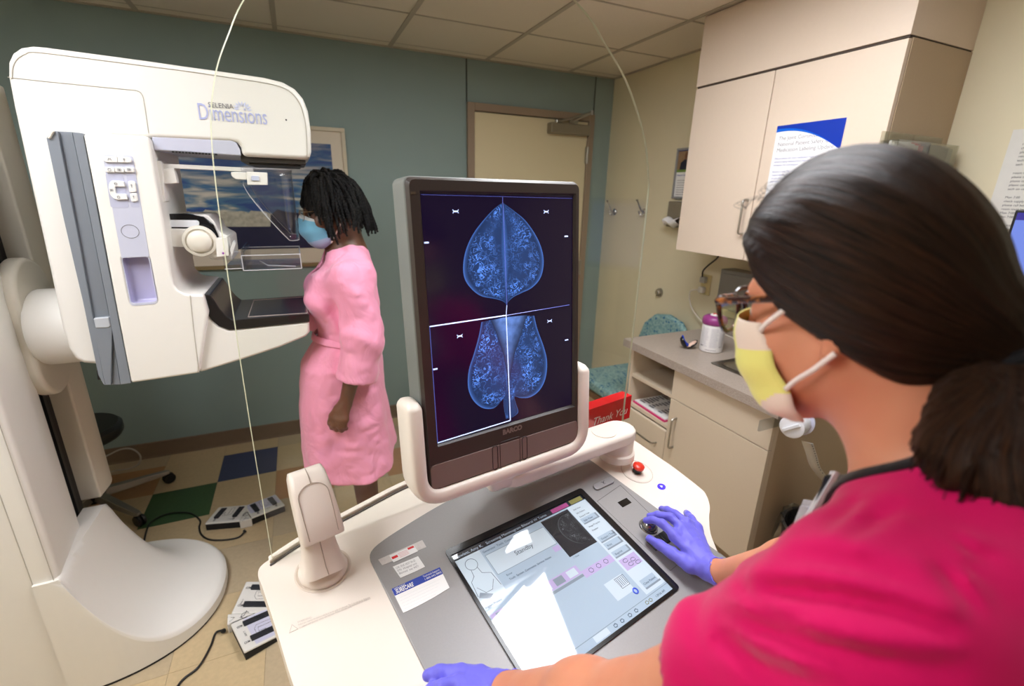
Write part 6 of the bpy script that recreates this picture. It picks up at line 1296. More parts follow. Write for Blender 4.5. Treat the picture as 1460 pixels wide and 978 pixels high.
def ribbon(f, pts, nrm, w, mi=0):
    P = [np.array(p, float) for p in pts]; vs = []
    for i, p in enumerate(P):
        t = unit(P[min(i+1, len(P)-1)]-P[max(i-1, 0)]); s_ = unit(np.cross(t, nrm if not callable(nrm) else nrm(p))); vs += [p-s_*w, p+s_*w]
    f.add(vs, [(2*i, 2*i+1, 2*i+3, 2*i+2) for i in range(len(P)-1)], mi)
def face_mask(hd, name, mats, parent, prof, side, lw, pleats, amp, bands):
    """a pleated cloth mask lofted from the side edges over the nose and chin"""
    NT, NS = 44, 40; f = MB()
    cp = smooth_path([(a, 0, b) for a, b in prof], 12); sp_ = smooth_path([(a, w_, b) for (a, b), w_ in zip(side, lw)], 12)
    def samp(pp_, t): x = t*(len(pp_)-1); i = min(int(x), len(pp_)-2); return pp_[i]*(1-(x-i)) + pp_[i+1]*(x-i)
    for i in range(NT):
        pass
    vs = []
    for i in range(NT+1):
        t = i/NT; c = samp(cp, t); sd = samp(sp_, t)
        for j in range(NS+1):
            s_ = -1+2*j/NS; e = abs(s_); w_ = cos(e*pi/2)**.75 if e < 1 else 0
            a = sd[0] + (c[0]-sd[0])*w_; b = sd[1]*sin(s_*pi/2); z = sd[2] + (c[2]-sd[2])*(1-e**1.6)
            k_ = amp*math.sin(t*pi*2*pleats)*(1-.3*e) ; d = unit([c[0]-.0, b*1.2, 0])
            vs.append(hd.p(a+k_*d[0], b+k_*d[1], z))
    me_i = []
    fs = [(i*(NS+1)+j, i*(NS+1)+j+1, (i+1)*(NS+1)+j+1, (i+1)*(NS+1)+j) for i in range(NT) for j in range(NS)]
    f.v = [tuple(v) for v in vs]; f.f = fs; f.m = [bands((i+.5)/NT, abs(-1+2*(j+.5)/NS)) for i in range(NT) for j in range(NS)]
    o = f.build(name, mats, parent, angle=70); o.modifiers.new('thick', 'SOLIDIFY').thickness = .0012
    return o
# ---- nurse
HN = Head((.480, .261, 1.511), head_frame(radians(-8.5), radians(-17.9), radians(-2.2)), .95)
SKN = skin('nurse_skin', (214, 148, 114), (202, 126, 97)); SCR = cloth('fuchsia_scrub_cloth', (204, 0, 90), (5, 5, 9), .3, .85, .012); GLV = cloth('violet_nitrile_glove', (112, 108, 218), (40, 40, 40), .25, .42, .004, .03)
BLK = cloth('black_knit_band', (20, 20, 24), (60, 60, 60), .3, .85, .003); 
LSH = np.array((.335, .122, 1.312))
RSH = np.array((.650, .215, 1.295))
RWR = None
NECK = HN.p(-.052, 0, -.175)
def Z(px, py, z):
    for _ in range(16):
        q = at(px, py, 'z', z if _ == 0 else zz_); zz_ = z - math.tan(PHI)*float((q[:2]-O2) @ VV[:2]) + .004
    return at(px, py, 'z', zz_)
RWR = Z(1011, 811, .945)
LWR = Z(727, 986, .957); LEL = LSH*.51+LWR*.49 + np.array((.004, -.022, -.018)); REL = RSH*.5+RWR*.5 + np.array((.075, -.03, -.035))
R_M = [Z(961, 763, .953), Z(971, 751, .956), Z(979, 745, .952), Z(994, 752, .944)]
R_F = [[Z(944, 746, .958), Z(931, 741, .950), Z(921, 742, .938)], [Z(956, 737, .958), Z(938, 734, .948), Z(926, 736, .935)], [Z(963, 733, .946), Z(951, 727, .930), Z(943, 725, .916)], [Z(986, 740, .940), Z(981, 734, .929), Z(978.5, 731, .917)]]
R_T = [Z(984, 806, .935), Z(957, 788, .928), Z(941, 777, .922), Z(926, 768, .915)]
LW2 = LWR
L_M = [Z(655, 972, .950), Z(660, 992, .953), Z(669, 1010, .949), Z(682, 1026, .940)]
L_F = [[Z(630, 978, .945), Z(615, 982, .930), Z(606, 988, .917)], [Z(634, 1003, .947), Z(614, 1009, .931), Z(603, 1014, .916)], [Z(645, 1024, .944), Z(626, 1032, .930), Z(615, 1037, .916)], [Z(662, 1040, .935), Z(648, 1046, .925), Z(638, 1050, .916)]]
L_T = [Z(684, 965, .945), Z(656, 959, .941), Z(628, 958, .934), Z(609, 963, .924)]
def nurse_hands(v, sc):
    hand(v, RWR, R_M, R_F, R_T, (0, -.1, 1), sc=sc); v.cap(RWR, RWR + (Z(1028, 817, .957)-RWR)*1.25, .0265*sc, .0305*sc, .010)
    hand(v, LW2 + np.array((-.012, .012, -.002)), L_M, L_F, L_T, (0, -.1, 1), sc=sc); v.cap(LW2 + np.array((-.012, .012, -.002)), LW2 + (LEL-LWR)*.08, .0255*sc, .0300*sc, .010)
def nurse_arms(v, o=0.0):
    v.cap(LSH, LEL, .052+o, .042+o, .02); v.cap(LEL, LEL + (LWR-LEL)*.35, .041+o, .044+o, .02); v.cap(LEL + (LWR-LEL)*.3, LWR, .044+o, .0245+o, .02)
    wr = Z(1028, 817, .957); v.cap(RSH, REL, .052+o, .042+o, .02); v.cap(REL, REL + (wr-REL)*.35, .041+o, .042+o, .02); v.cap(REL + (wr-REL)*.3, wr, .042+o, .0235+o, .02)
def nurse_torso(v, o=0.0, k=.05):
    v.cap(NECK + np.array((0, -.02, -.01)), LSH + np.array((0, 0, 0)), .050+o, .054+o, k); v.cap(NECK + np.array((0, -.02, -.01)), RSH, .050+o, .054+o, k)
    v.ell((.488, .115, 1.225), (.165+o, .112+o, .175+o), None, k)
    for q in (.415, .560): v.ell((q, .205, 1.205), (.062+o, .052+o, .062+o), None, .05)
    v.ell((.488, .125, 1.02), (.140+o, .105+o, .19+o), None, k); v.ell((.488, .105, .88), (.165+o, .118+o, .13+o), None, k)
v = Vol((-.02, -.06, .72), (.94, .82, 1.70), .0042)
HN.skin(v); v.cap(HN.p(-.03, 0, -.06), NECK, .052, .058, .03); nurse_torso(v, -.004); nurse_arms(v); nurse_hands(v, .90)
nurse = v.build('person', SKN, None, relax=2, origin=(.49, .14, 0))
tag(nurse, 'person in a fuchsia scrub top, glasses and yellow face mask working at the white console', 'person')
# gloves
v = Vol((.02, .35, .76), (.84, .82, 1.0), .0022)
nurse_hands(v, 1.0)
GLB = bpy.data.materials.new  # (kept short)
def cut_beyond(v, o, d, far=.2):
    d = unit(d); v.near(lambda P: np.zeros(len(P)), .001)
    m = ((v.all()-np.array(o, np.float32)) @ np.array(d, np.float32)); v.F = np.maximum(v.F, m)
def wrinkles(P): return .0007*noise3(P, (90, 160, 160), 3)+.0009*noise3(P, (200, 120, 60), 5)
v.near(wrinkles, .01)
vL = Vol((.02, .35, .76), (.40, .66, 1.0), .0022); vL.F = v.F[:vL.n[0], :vL.n[1], :vL.n[2]].copy()
cut_beyond(vL, LWR + unit(LEL-LWR)*.004, unit(LEL-LWR)); gl = vL.build('glove', GLV, nurse, relax=2)
i0 = int((.50-.02)/.0022); vR = Vol((.02+.0022*i0, .35, .76), (.84, .82, 1.0), .0022); k_ = [min(vR.n[0], v.n[0]-i0), min(vR.n[1], v.n[1]), min(vR.n[2], v.n[2])]; vR.F = v.F[i0:i0+k_[0], :k_[1], :k_[2]].copy(); vR.n = np.array(vR.F.shape)
wr = Z(1028, 817, .957); cut_beyond(vR, wr, unit(REL-wr)); gr = vR.build('glove', GLV, nurse, relax=2)
for (c_, d_, par, r_) in ((LWR + unit(LEL-LWR)*.004, unit(LEL-LWR), gl, .0288), (wr, unit(REL-wr), gr, .0300)):
    d_ = unit(d_); a_ = unit(np.cross(d_, [0, 0, 1])); b_ = np.cross(d_, a_); f = MB()
    f.tube([c_ + (r_+.0012*sin(7*q)+.0008*sin(13*q))*(cos(q)*a_ + sin(q)*b_) + d_*.0015*sin(5*q) for q in [2*pi*k/60 for k in range(60)]], .0016, 6, closed=True); f.build('cuff_bead', GLV, par)
# scrub top
v = Vol((.12, -.10, .70), (.92, .40, 1.46), .0045)
nurse_torso(v, .013, .06)
lh, rh = LSH + (LEL-LSH)*.46, RSH + (REL-RSH)*.80
v.cap(LSH + np.array((.01, -.005, 0)), lh, .068, .066, .05); v.cap(RSH, rh, .074, .070, .05)
def folds(P):
    # soft drapes: long waves that run along the sleeve and across the back
    a = unit(LEL-LSH).astype(np.float32); t = (P-LSH.astype(np.float32)) @ a; w = np.clip((.42-P[:, 0])/.12, 0, 1)
    r = P-LSH.astype(np.float32)-t[:, None]*a
    ph = 3.0*noise3(P, 5, 2)
    s1 = np.sin(62*r[:, 2]+44*t-30*P[:, 1]+ph); w1 = -.011*np.clip(s1, 0, 1)**1.6*w*np.clip(.25+.9*noise3(P, 7, 13), 0, 1)*1.5
    w2 = .006*noise3(P, (8, 14, 20), 8) + .0025*noise3(P, (26, 26, 30), 9)
    s3 = np.sin(70*(P[:, 2]+.55*(P[:, 0]-.4)-.45*P[:, 1])+2.4*noise3(P, 6, 4)); w3 = .003*np.abs(s3)*np.clip((1.37-P[:, 2])/.10, 0, 1)*np.clip(.35+noise3(P, 6, 14), 0, 1)
    return w1+w2+w3
v.near(folds, .025)
def pleat(lines):
    # cloth folds: a valley with a ridge above it along each line
    def fn_(P):
        c = (P-CC.astype(np.float32)) @ CR.T.astype(np.float32); z_ = np.maximum(c[:, 2], .05); q = np.stack([c[:, 0]/z_*CF+CX, c[:, 1]/z_*CF+CY], 1); out = np.zeros(len(P), np.float32)
        for pts, A, w in lines:
            L_ = np.array(smooth_path([(a, b, 0) for a, b in pts], 6))[:, :2]; best = np.full(len(P), 1e9); sg = np.zeros(len(P)); tt = np.zeros(len(P)); n_ = len(L_)-1
            for k in range(n_):
                a, b = L_[k], L_[k+1]; ab = b-a; t = np.clip(((q-a) @ ab)/(ab @ ab), 0, 1); r = q-a-t[:, None]*ab; d = np.hypot(r[:, 0], r[:, 1]); m = d < best
                best[m] = d[m]; sg[m] = np.sign(ab[0]*r[m, 1]-ab[1]*r[m, 0]); tt[m] = (k+t[m])/n_
            s_ = best*sg; e_ = np.sin(np.pi*np.clip(tt, 0, 1))**.6
            out += A*e_*(np.exp(-(s_/w)**2) - .75*np.exp(-((s_+1.7*w)/(1.1*w))**2))
        return out
    return fn_
v.near(pleat([([(1046, 838), (1087, 842), (1130, 843), (1176, 847), (1254, 863), (1308, 880), (1370, 905)], .008, 15), ([(1020, 880), (1060, 888), (1100, 900), (1153, 917), (1230, 936), (1300, 948), (1380, 952)], .0075, 15), ([(1015, 905), (1037, 915), (1076, 942), (1122, 961), (1200, 985)], .007, 14), ([(1110, 800), (1160, 798), (1220, 808), (1288, 832), (1330, 850)], .004, 16), ([(1326, 800), (1350, 818), (1374, 842), (1392, 872)], .005, 9), ([(1340, 780), (1362, 800), (1392, 816)], .004, 8), ([(1360, 772), (1384, 786), (1420, 796)], .004, 8), ([(1232, 706), (1206, 730), (1176, 752)], .005, 9), ([(1290, 716), (1250, 742), (1196, 768)], .0035, 12), ([(1060, 846), (1080, 862), (1110, 876), (1150, 886)], .005, 8)]), .03)
v.cap(lh - unit(LEL-LSH)*.03, LEL + unit(LEL-LSH)*.05, .0585, .0625, .004, 'cut'); v.cap(rh - unit(REL-RSH)*.03, REL + unit(REL-RSH)*.05, .0625, .066, .004, 'cut')
nk = NECK + np.array((0, -.010, 0)); nax = unit(HN.p(0, 0, 0)-nk)
CN = NECK - unit(HN.p(0, 0, 0)-NECK)*.022 + np.array((-.002, .012, -.006))      # neckline ring
v.cap(CN - nax*.0, CN + nax*.10, .066, .085, .006, 'cut'); v.ell(CN + np.array((0, .04, -.02)), (.052, .055, .06), None, .01, 'cut')
scrub = v.build('scrub_top', SCR, nurse, relax=2); v_s = v
f = MB(); ring_ = []
RX_, RY_ = unit(np.cross(nax, [0, 1, 0])), None; RX_ = np.array([1., 0, 0]); RX_ = unit(RX_ - nax*(RX_ @ nax)); RY_ = np.cross(nax, RX_)
for k in range(48):
    q = 2*pi*k/48; fwd = max(0, sin(q)) if RY_[1] > 0 else max(0, -sin(q)); ring_.append(CN + RX_*.0675*cos(q) + RY_*(.0675+.014*fwd)*sin(q) - nax*(.004+.034*fwd**1.5) )
rimv = Vol.__new__(Vol)
def fld(p_):
    i_ = np.clip(np.round((p_-v_s.lo)/v_s.h).astype(int), 0, np.array(v_s.F.shape)-1); return v_s.F[tuple(i_)]
rim_ = []
for k in range(48):
    d_ = unit(ring_[k]-CN - nax*((ring_[k]-CN) @ nax)); best = None
    for hh_ in np.arange(.13, -.09, -.002):
        p_ = CN + nax*hh_ + d_*(.0695+max(0, hh_)*.19)
        if fld(p_) < 0: best = p_; break
    rim_.append(best if best is not None else ring_[k])
for _ in range(3): rim_ = [(rim_[k-1]+rim_[k]*2+rim_[(k+1) % 48])/4 for k in range(48)]
ring_ = rim_
n_ = len(ring_); vs = []
for k in range(n_):
    o_ = unit(ring_[k]-CN); vs += [ring_[k]+nax*.006-o_*.004, ring_[k]+nax*.006+o_*.001, ring_[k]-nax*.004+o_*.010, ring_[k]-nax*.006-o_*.002]
f.add(vs, [(4*k+j, 4*k+(j+1) % 4, 4*((k+1) % n_)+(j+1) % 4, 4*((k+1) % n_)+j) for k in range(n_) for j in range(4)]); f.build('neck_band', BLK, scrub, angle=80)
# trousers and shoes, below the picture
v = Vol((.26, -.08, .06), (.72, .30, .95), .009)
v.ell((.488, .105, .86), (.168, .125, .13), None, .04)
for q in (.40, .575): v.chain([(q, .11, .82), (q, .13, .46), (q, .10, .08)], [.105, .078, .075], .03)
v.near(lambda P: .006*noise3(P, (14, 14, 20), 6), .03); v.build('scrub_trousers', SCR, nurse, relax=2)
for q in (.40, .575):
    v = Vol((q-.08, -.03, -.01), (q+.08, .28, .14), .005); v.cap((q, .07, .05), (q, .205, .036), .046, .036, .02); v.cap((q, .07, .09), (q, .07, .05), .044, .046, .02); v.fn((q-.1, -.1, -.1), (q+.1, .4, .004), lambda P: P[..., 2]-.002, .002, 'cut'); v.build('shoe', M('white_clog', (226, 224, 220), .5), nurse, relax=1)
# badge reel and cards at the chest
bp_ = HN.p(0, 0, 0); CLB = M('clear_badge_plastic', (206, 206, 214), .2, var=.05); 
def cam3(px, py, d): return CC + CR.T @ (np.array([(px-CX)/CF, (py-CY)/CF, 1.0])*d)
b0, b1 = cam3(1172, 718, .50), cam3(1146, 752, .555)
rgt, upv = CR[0], -CR[1]
f = MB(); f.obox(cam3(1187, 703, .49), rgt*.011, unit(upv*.8+rgt*.3)*.020, CR[2]*.009); f.build('badge_clip', BLACK, nurse, bevel=.005)
f = MB(); a_ = unit(upv*.86+rgt*.50); s_ = unit(np.cross(a_, CR[2])); f.obox(cam3(1168, 712, .50), (lambda rd: unit(s_*.10+rd))(unit(ray(1168, 712)))*.022, a_*.034, s_*.003); f.build('card_holder', CLB, nurse, bevel=.001)
f = MB(); a_ = unit(upv*.93+rgt*.36); s_ = unit(np.cross(a_, CR[2])); f.obox(cam3(1145, 750, .545), (lambda rd: unit(s_*.22+rd))(unit(ray(1145, 750)))*.024, a_*.031, s_*.006); f.obox(cam3(1141, 751, .540), (lambda rd: unit(s_*.22+rd))(unit(ray(1141, 751)))*.018, a_*.025, s_*.005); f.build('identity_badge', M('badge_grey_plastic', (150, 146, 152), .25, var=.1, vs=60), nurse, bevel=.002)
f = MB(); f.tube(smooth_path([cam3(1200, 690, .485), cam3(1180, 722, .51), cam3(1165, 745, .53), cam3(1155, 760, .545)]), .007, 8); f.build('lanyard', BLK, nurse)
# nurse hair
def hair_mat(name, dark, lite, sc1=(26, 1.5, 1), rough=.42, spec=.35):
    m = bpy.data.materials.new(name); m.use_nodes = True
    N, L = m.node_tree.nodes, m.node_tree.links; b = N['Principled BSDF']; b.inputs['Roughness'].default_value = rough; b.inputs['Specular IOR Level'].default_value = spec
    a = N.new('ShaderNodeAttribute'); a.attribute_name = 'flow'; mp = N.new('ShaderNodeMapping'); mp.inputs['Scale'].default_value = sc1; L.new(a.outputs['Vector'], mp.inputs[0])
    nz = N.new('ShaderNodeTexNoise'); nz.inputs['Scale'].default_value = 1; nz.inputs['Detail'].default_value = 6; nz.inputs['Roughness'].default_value = .7; nz.inputs['Distortion'].default_value = .25; L.new(mp.outputs[0], nz.inputs['Vector'])
    cr = N.new('ShaderNodeValToRGB'); e = cr.color_ramp.elements; e[0].position = .36; e[0].color = rgb(dark); e[1].position = .72; e[1].color = rgb(lite); L.new(nz.outputs['Fac'], cr.inputs[0]); L.new(cr.outputs[0], b.inputs['Base Color'])
    bp = N.new('ShaderNodeBump'); bp.inputs['Strength'].default_value = .8; bp.inputs['Distance'].default_value = .004; L.new(nz.outputs['Fac'], bp.inputs['Height']); L.new(bp.outputs['Normal'], b.inputs['Normal'])
    return m
HAIRB = hair_mat('brunette_hair', (11, 7, 5), (64, 39, 25), spec=.2)
v = Vol(HN.c-.19, HN.c+.19, .0034)
def hl(P):
    q = HN.loc(P); return q
UB_F = np.array([-.16, -.12, -.085, -.05, -.015, .015, .035, .055, .072, .088, .100, .12]); UB_U = np.array([-.13, -.12, -.098, -.068, -.030, -.004, .014, .040, .070, .100, .128, .2])
def hairfn(P):
    q = hl(P); e0 = (q-np.array((.002, 0, .046), np.float32))/np.array((.103, .091, .113), np.float32); k0 = np.linalg.norm(e0, axis=-1); d1 = (k0-1)*.1
    e1 = (q-np.array((-.038, 0, -.004), np.float32))/np.array((.070, .080, .090), np.float32); d2 = (np.linalg.norm(e1, axis=-1)-1)*.08
    h = np.maximum(.04-np.abs(d1-d2), 0)/.04; d = np.minimum(d1, d2)-h*h*.01
    ub = np.interp(q[..., 0], UB_F, UB_U).astype(np.float32); g = (ub-q[..., 2])*.75; h = np.maximum(.010-np.abs(d-g), 0)/.010
    return (np.maximum(d, g)+h*h*.0025)*.95
v.fn(HN.c-.19, HN.c+.19, hairfn, .001)
TIE = HN.p(-.098, .008, -.060)
v.cap(HN.p(-.085, .0, -.040), TIE, .042, .022, .03)
ax_ = np.array((.84, 0, .54)); ax_ /= np.linalg.norm(ax_)
def flow(P):
    """along-strand coordinates: strands fan from the front hairline back to the tie"""
    q = HN.loc(P)-np.array((-.02, 0, .02)); a = np.array((-.80, 0, -.60)); t = q @ a; r = q-t[:, None]*a; e1 = np.array((0, 1., 0)); e2 = np.cross(a, e1)
    return np.stack([np.arctan2(r @ e2, r @ e1), t*10, np.zeros(len(q))], 1)
v.near(lambda P: .0016*noise3(flow(P).astype(np.float32), (14, .5, 1), 11)+.0009*noise3(flow(P).astype(np.float32), (34, .8, 1), 12), .012)
hair = v.build('hair', HAIRB, nurse, relax=1)
def add_flow(o, fn_):
    me = o.data; n_ = len(me.vertices); co = np.empty(n_*3, np.float32); me.vertices.foreach_get('co', co); a = me.attributes.new('flow', 'FLOAT_VECTOR', 'POINT'); a.data.foreach_set('vector', fn_(co.reshape(-1, 3).astype(float)).astype(np.float32).ravel())
add_flow(hair, flow)
rr = random.Random(21)
def strand_bundle(name, mat, parent, roots, r0, n=7):
    f = MB(); fl_ = []
    for P_ in roots:
        pts = smooth_path(P_, 5); k = len(pts); a = rr.uniform(.6, 1.3)*r0; rs = [a*(1-.75*(i/(k-1))**2) for i in range(k)]; b = len(f.v); f.tube(pts, rs, n)
        s_ = rr.uniform(-3, 3); fl_ += [(s_+.25*(j % n), (j//n)*.05, 0) for j in range(len(f.v)-b)]
    o = f.build(name, mat, parent, angle=80); a = o.data.attributes.new('flow', 'FLOAT_VECTOR', 'POINT'); a.data.foreach_set('vector', np.array(fl_, np.float32).ravel()); return o
END = [(1318, 640, .352), (1322, 662, .342), (1350, 688, .335), (1392, 714, .328), (1432, 740, .320), (1476, 762, .312), (1515, 752, .310), (1535, 690, .315)]
v = Vol(TIE-.16, TIE+np.array((.12, .12, .06)), .0032); mids = []
for (px_, py_, d_) in END:
    e_ = cam3(px_, py_, d_); m_ = TIE*.45+e_*.55 + np.array((0, 0, .010)); m0 = TIE*.75+e_*.25 + np.array((0, 0, .006)); mids.append((m0, m_, e_)); v.chain(smooth_path([TIE, m0, m_, e_], 4), [.011+.004*sin(pi*k/12) - .006*max(0, k-8)/4 for k in range(13)], .012)
PA = unit(mids[3][2]-TIE); PB = unit(np.cross(PA, [0, 0, 1])); PC = np.cross(PA, PB)
def pflow(P_):
    q = P_-TIE; t = q @ PA; r_ = np.maximum(t, .03); return np.stack([(q @ PB)/r_*2.6+.12*np.sin(t*60), t*9, (q @ PC)/r_*2.0], 1)
v.near(lambda P_: .0024*noise3(pflow(P_).astype(np.float32), (12, .5, 6), 51)+.0012*noise3(pflow(P_).astype(np.float32), (30, .8, 14), 52), .012)
HAIRP = hair_mat('brunette_ponytail', (12, 7, 5), (84, 54, 35), spec=.22)
pt = v.build('ponytail', HAIRP, nurse, relax=1); add_flow(pt, pflow)
roots = []
for i in range(120):
    k = rr.randrange(len(mids)); u_ = rr.random(); m0, m_, e_ = [a*(1-u_)+b*u_ for a, b in zip(mids[k], mids[min(k+1, len(mids)-1)])]
    j_ = np.array([rr.gauss(0, 1) for _ in range(3)]); j_ = j_/np.linalg.norm(j_); up_ = unit(j_ + CR[2]*-.8)
    roots.append([TIE + up_*.010, m0 + up_*.013, m_ + up_*.014 + j_*.002, e_ + up_*.008 + j_*.004, e_ + (e_-m_)*rr.uniform(.02, .12) + up_*.004 + j_*.005])
strand_bundle('loose_strands', HAIRP, pt, roots, .0011, 5)
fly = []
for i in range(40):
    q = rr.uniform(-.5, .6); a0_ = rr.uniform(.0, .42); s0 = HN.p(.085-.17*a0_, .06*q, .125+.02*sin(a0_*pi)); fly.append([s0, s0+HN.f*rr.uniform(-.02, .01)+HN.u*.008, s0 - HN.f*rr.uniform(.01, .05)+HN.u*rr.uniform(.004, .012)+HN.l*rr.gauss(0, .006)])
strand_bundle('flyaway_hair', HAIRB, hair, fly, .00028, 4)
f = MB(); d_ = unit(TIE-HN.p(-.085, 0, -.040)); a_ = unit(np.cross(d_, HN.l)); b_ = np.cross(d_, a_)
for w_ in (-.006, 0, .006): f.tube([TIE - d_*(.004+w_) + .0235*(cos(q)*a_ + sin(q)*b_) for q in [2*pi*k/32 for k in range(32)]], .0052, 8, closed=True)
f.build('hair_tie', BLK, hair)
# nurse mask
YEL = cloth('yellow_mask_paper', (236, 230, 132), (60, 60, 60), .25, .75, .003, .02); PAL = cloth('pale_lit_mask_band', (236, 216, 200), (60, 60, 60), .2, .75, .003, .02); LOOP = cloth('white_ear_loop', (240, 226, 220), (200, 200, 200), .2, .8, .001, .01)  # paler mask bands: light on the yellow cloth put into its colour
mk = face_mask(HN, 'face_mask', [YEL, PAL], nurse, [(.112, .014), (.122, -.012), (.124, -.036), (.121, -.060), (.112, -.082), (.094, -.104), (.070, -.110)], [(.064, .002), (.058, -.018), (.054, -.036), (.049, -.056), (.042, -.076), (.040, -.094), (.040, -.106)], [.062, .066, .067, .066, .065, .061, .052], 3, .0016, lambda t, e: 1 if (t < .26 and e > .60) or t > .96-.34*e else 0)
def ear_loops(hd, mk, up, lo):
    for q in (-1, 1):
        for pts in (up, lo):
            f = MB(); ribbon(f, smooth_path([hd.p(a, b*q, c) for a, b, c in pts], 5), hd.l*q, .0024); o = f.build('ear_loop', LOOP, mk); o.modifiers.new('thick', 'SOLIDIFY').thickness = .0012
ear_loops(HN, mk, ((.063, .066, -.006), (.050, .074, .003), (.022, .082, .018), (-.006, .088, .030)), ((.046, .066, -.068), (.030, .073, -.056), (.010, .079, -.044), (-.012, .083, -.028)))
# eyes and brows
EYW = M('eye_white', (226, 218, 210), .2, var=0); EYD = M('dark_iris', (40, 28, 20), .15, var=0)
def eyes(hd, parent):
    for q in (-1, 1):
        f = MB(); c_ = hd.p(.0795, .031*q, .012); f.lathe([(.0118*hd.k*sin(a_), -.0118*hd.k*cos(a_)) for a_ in [pi*k/12 for k in range(1, 12)]], c_, hd.f, 20); f.lathe([(.0055*hd.k, .0108*hd.k), (.004*hd.k, .0116*hd.k)], c_, hd.f, 16, 1); f.build('eye', [EYW, EYD], parent)
        f = MB(); f.tube([hd.p(.098-.35*abs(a_)**1.5, (.031+a_*1.2)*q if False else (.030+a_)*q, .036+.004*cos(a_*80)) for a_ in [-.016+.032*k/8 for k in range(9)]], [.0012+.0016*sin(pi*k/8) for k in range(9)], 6); f.build('eyebrow', EYD, parent)
eyes(HN, nurse)
# tortoiseshell glasses
TOR = bpy.data.materials.new('tortoiseshell'); TOR.use_nodes = True; N, L = TOR.node_tree.nodes, TOR.node_tree.links; pb = N['Principled BSDF']; pb.inputs['Roughness'].default_value = .2
tc = N.new('ShaderNodeTexCoord'); nz = N.new('ShaderNodeTexNoise'); nz.inputs['Scale'].default_value = 110; nz.inputs['Detail'].default_value = 2; L.new(tc.outputs['Object'], nz.inputs['Vector']); cr = N.new('ShaderNodeValToRGB'); e = cr.color_ramp.elements; e[0].position = .52; e[0].color = rgb((48, 20, 20)); e[1].position = .74; e[1].color = rgb((190, 116, 62)); L.new(nz.outputs['Fac'], cr.inputs[0]); L.new(cr.outputs[0], pb.inputs['Base Color'])
LENS = clear_mat('spectacle_lens', (246, 246, 246), .06, .0)
def glasses(hd, parent, frame_m, r, w, h, fx, uz, temple):
    g = None; f = MB()
    for q in (-1, 1):
        ring = [(fx-.010*((x_+.033)/.06)**2 - .10*(y_), q*(x_+.033), uz+y_) for x_, y_ in round_poly([(-w/2, h*.42), (w/2+.003, h*.5), (w/2, -h*.15), (w/2-.012, -h*.5), (-w/2+.010, -h*.5), (-w/2, -h*.1)], .011, 5)]
        f.tube([hd.p(*p_) for p_ in ring], r, 8, closed=True)
        f.tube(smooth_path([hd.p(fx-.012, q*(.033+w/2+.002), uz+h*.40), hd.p(fx-.020, q*.069, uz+h*.40), hd.p(fx-.05, q*.074, uz+h*.36), hd.p(.0, q*.083, uz+h*.22), hd.p(-.02, q*.085, uz-.004)]), [temple*1.25]*9+[temple]*24 if False else temple, 8)
    f.tube(smooth_path([hd.p(fx-.001, -.033+w/2-.001, uz+.006), hd.p(fx+.001, 0, uz+.010), hd.p(fx-.001, .033-w/2+.001, uz+.006)]), r*.9, 8)
    g = f.build('glasses', frame_m, parent)
    for q in (-1, 1):
        ring = [(fx-.010*((x_+.033)/.06)**2 - .10*(y_), q*(x_+.033), uz+y_) for x_, y_ in round_poly([(-w/2, h*.42), (w/2+.003, h*.5), (w/2, -h*.15), (w/2-.012, -h*.5), (-w/2+.010, -h*.5), (-w/2, -h*.1)], .011, 5)]
        f = MB(); c_ = hd.p(fx-.002, q*.033, uz); vs = [hd.p(*p_) for p_ in ring]; f.add(vs + [c_], [(i, (i+1) % len(vs), len(vs)) for i in range(len(vs))]); f.build('lens', LENS, g)
glasses(HN, nurse, TOR, .0027, .052, .042, .122, .014, .0038)
# ---- patient
HP = Head((.122, 1.92, 1.518), head_frame(radians(-96), radians(-8), 0), .95)
SKP = skin('patient_skin', (112, 74, 54), (92, 58, 42), .45); GOWN = cloth('pink_cotton_gown', (248, 162, 194), (10, 10, 7), .7, .85, .022, .015); HAIRK = hair_mat('black_twists', (9, 8, 9), (26, 25, 27), rough=.6, spec=.2)
PSH = np.array((.160, 1.765, 1.305)); PEL = np.array(at(517, 478, 'y', 1.715)); PWR = np.array(at(493, 574, 'y', 1.70))
FSH = np.array((.150, 2.075, 1.305)); FEL = np.array((.10, 2.13, 1.06)); FWR = np.array((-.06, 2.10, 1.12))
def P(px, py, y): return np.array(at(px, py, 'y', y))
v = Vol((-.16, 1.55, -.01), (.42, 2.30, 1.68), .0052)
HP.skin(v); PNK = np.array((.160, 1.92, 1.36)); v.cap(HP.p(-.03, 0, -.05), PNK, .050, .054, .03)
v.cap(PNK, PSH, .05, .05, .05); v.cap(PNK, FSH, .05, .05, .05); v.ell((.145, 1.92, 1.18), (.10, .145, .19), None, .05); v.ell((.150, 1.92, .92), (.105, .15, .19), None, .05)
for q in (-1, 1):
    yk = 1.92+.085*q; v.chain([(.15, yk, .88), (.15, yk, .48), (.165, yk-.005*q, .09)], [.088, .054, .036], .02); v.chain([(.165, yk, .06), (.150, yk, .035), (.06, yk+.012*q, .026)], [.038, .036, .026], .02)
v.fn((-.1, 1.6, -.05), (.4, 2.3, .004), lambda P_: P_[..., 2]-.003, .002, 'cut')
v.chain([PSH, PEL, PWR], [.048, .038, .024], .02); v.chain([FSH, FEL, FWR], [.048, .038, .024], .02)
mc = [P(475, 594, 1.70), P(480, 597, 1.685), P(487, 599, 1.675), P(493, 598, 1.668)]
fg = [[P(470, 603, 1.705), P(473, 610, 1.715), P(479, 612, 1.722)], [P(476, 607, 1.69), P(480, 613, 1.705), P(485, 613, 1.715)], [P(484, 609, 1.68), P(487, 614, 1.695), P(490, 613, 1.707)], [P(491, 607, 1.673), P(493, 611, 1.688), P(494, 611, 1.70)]]
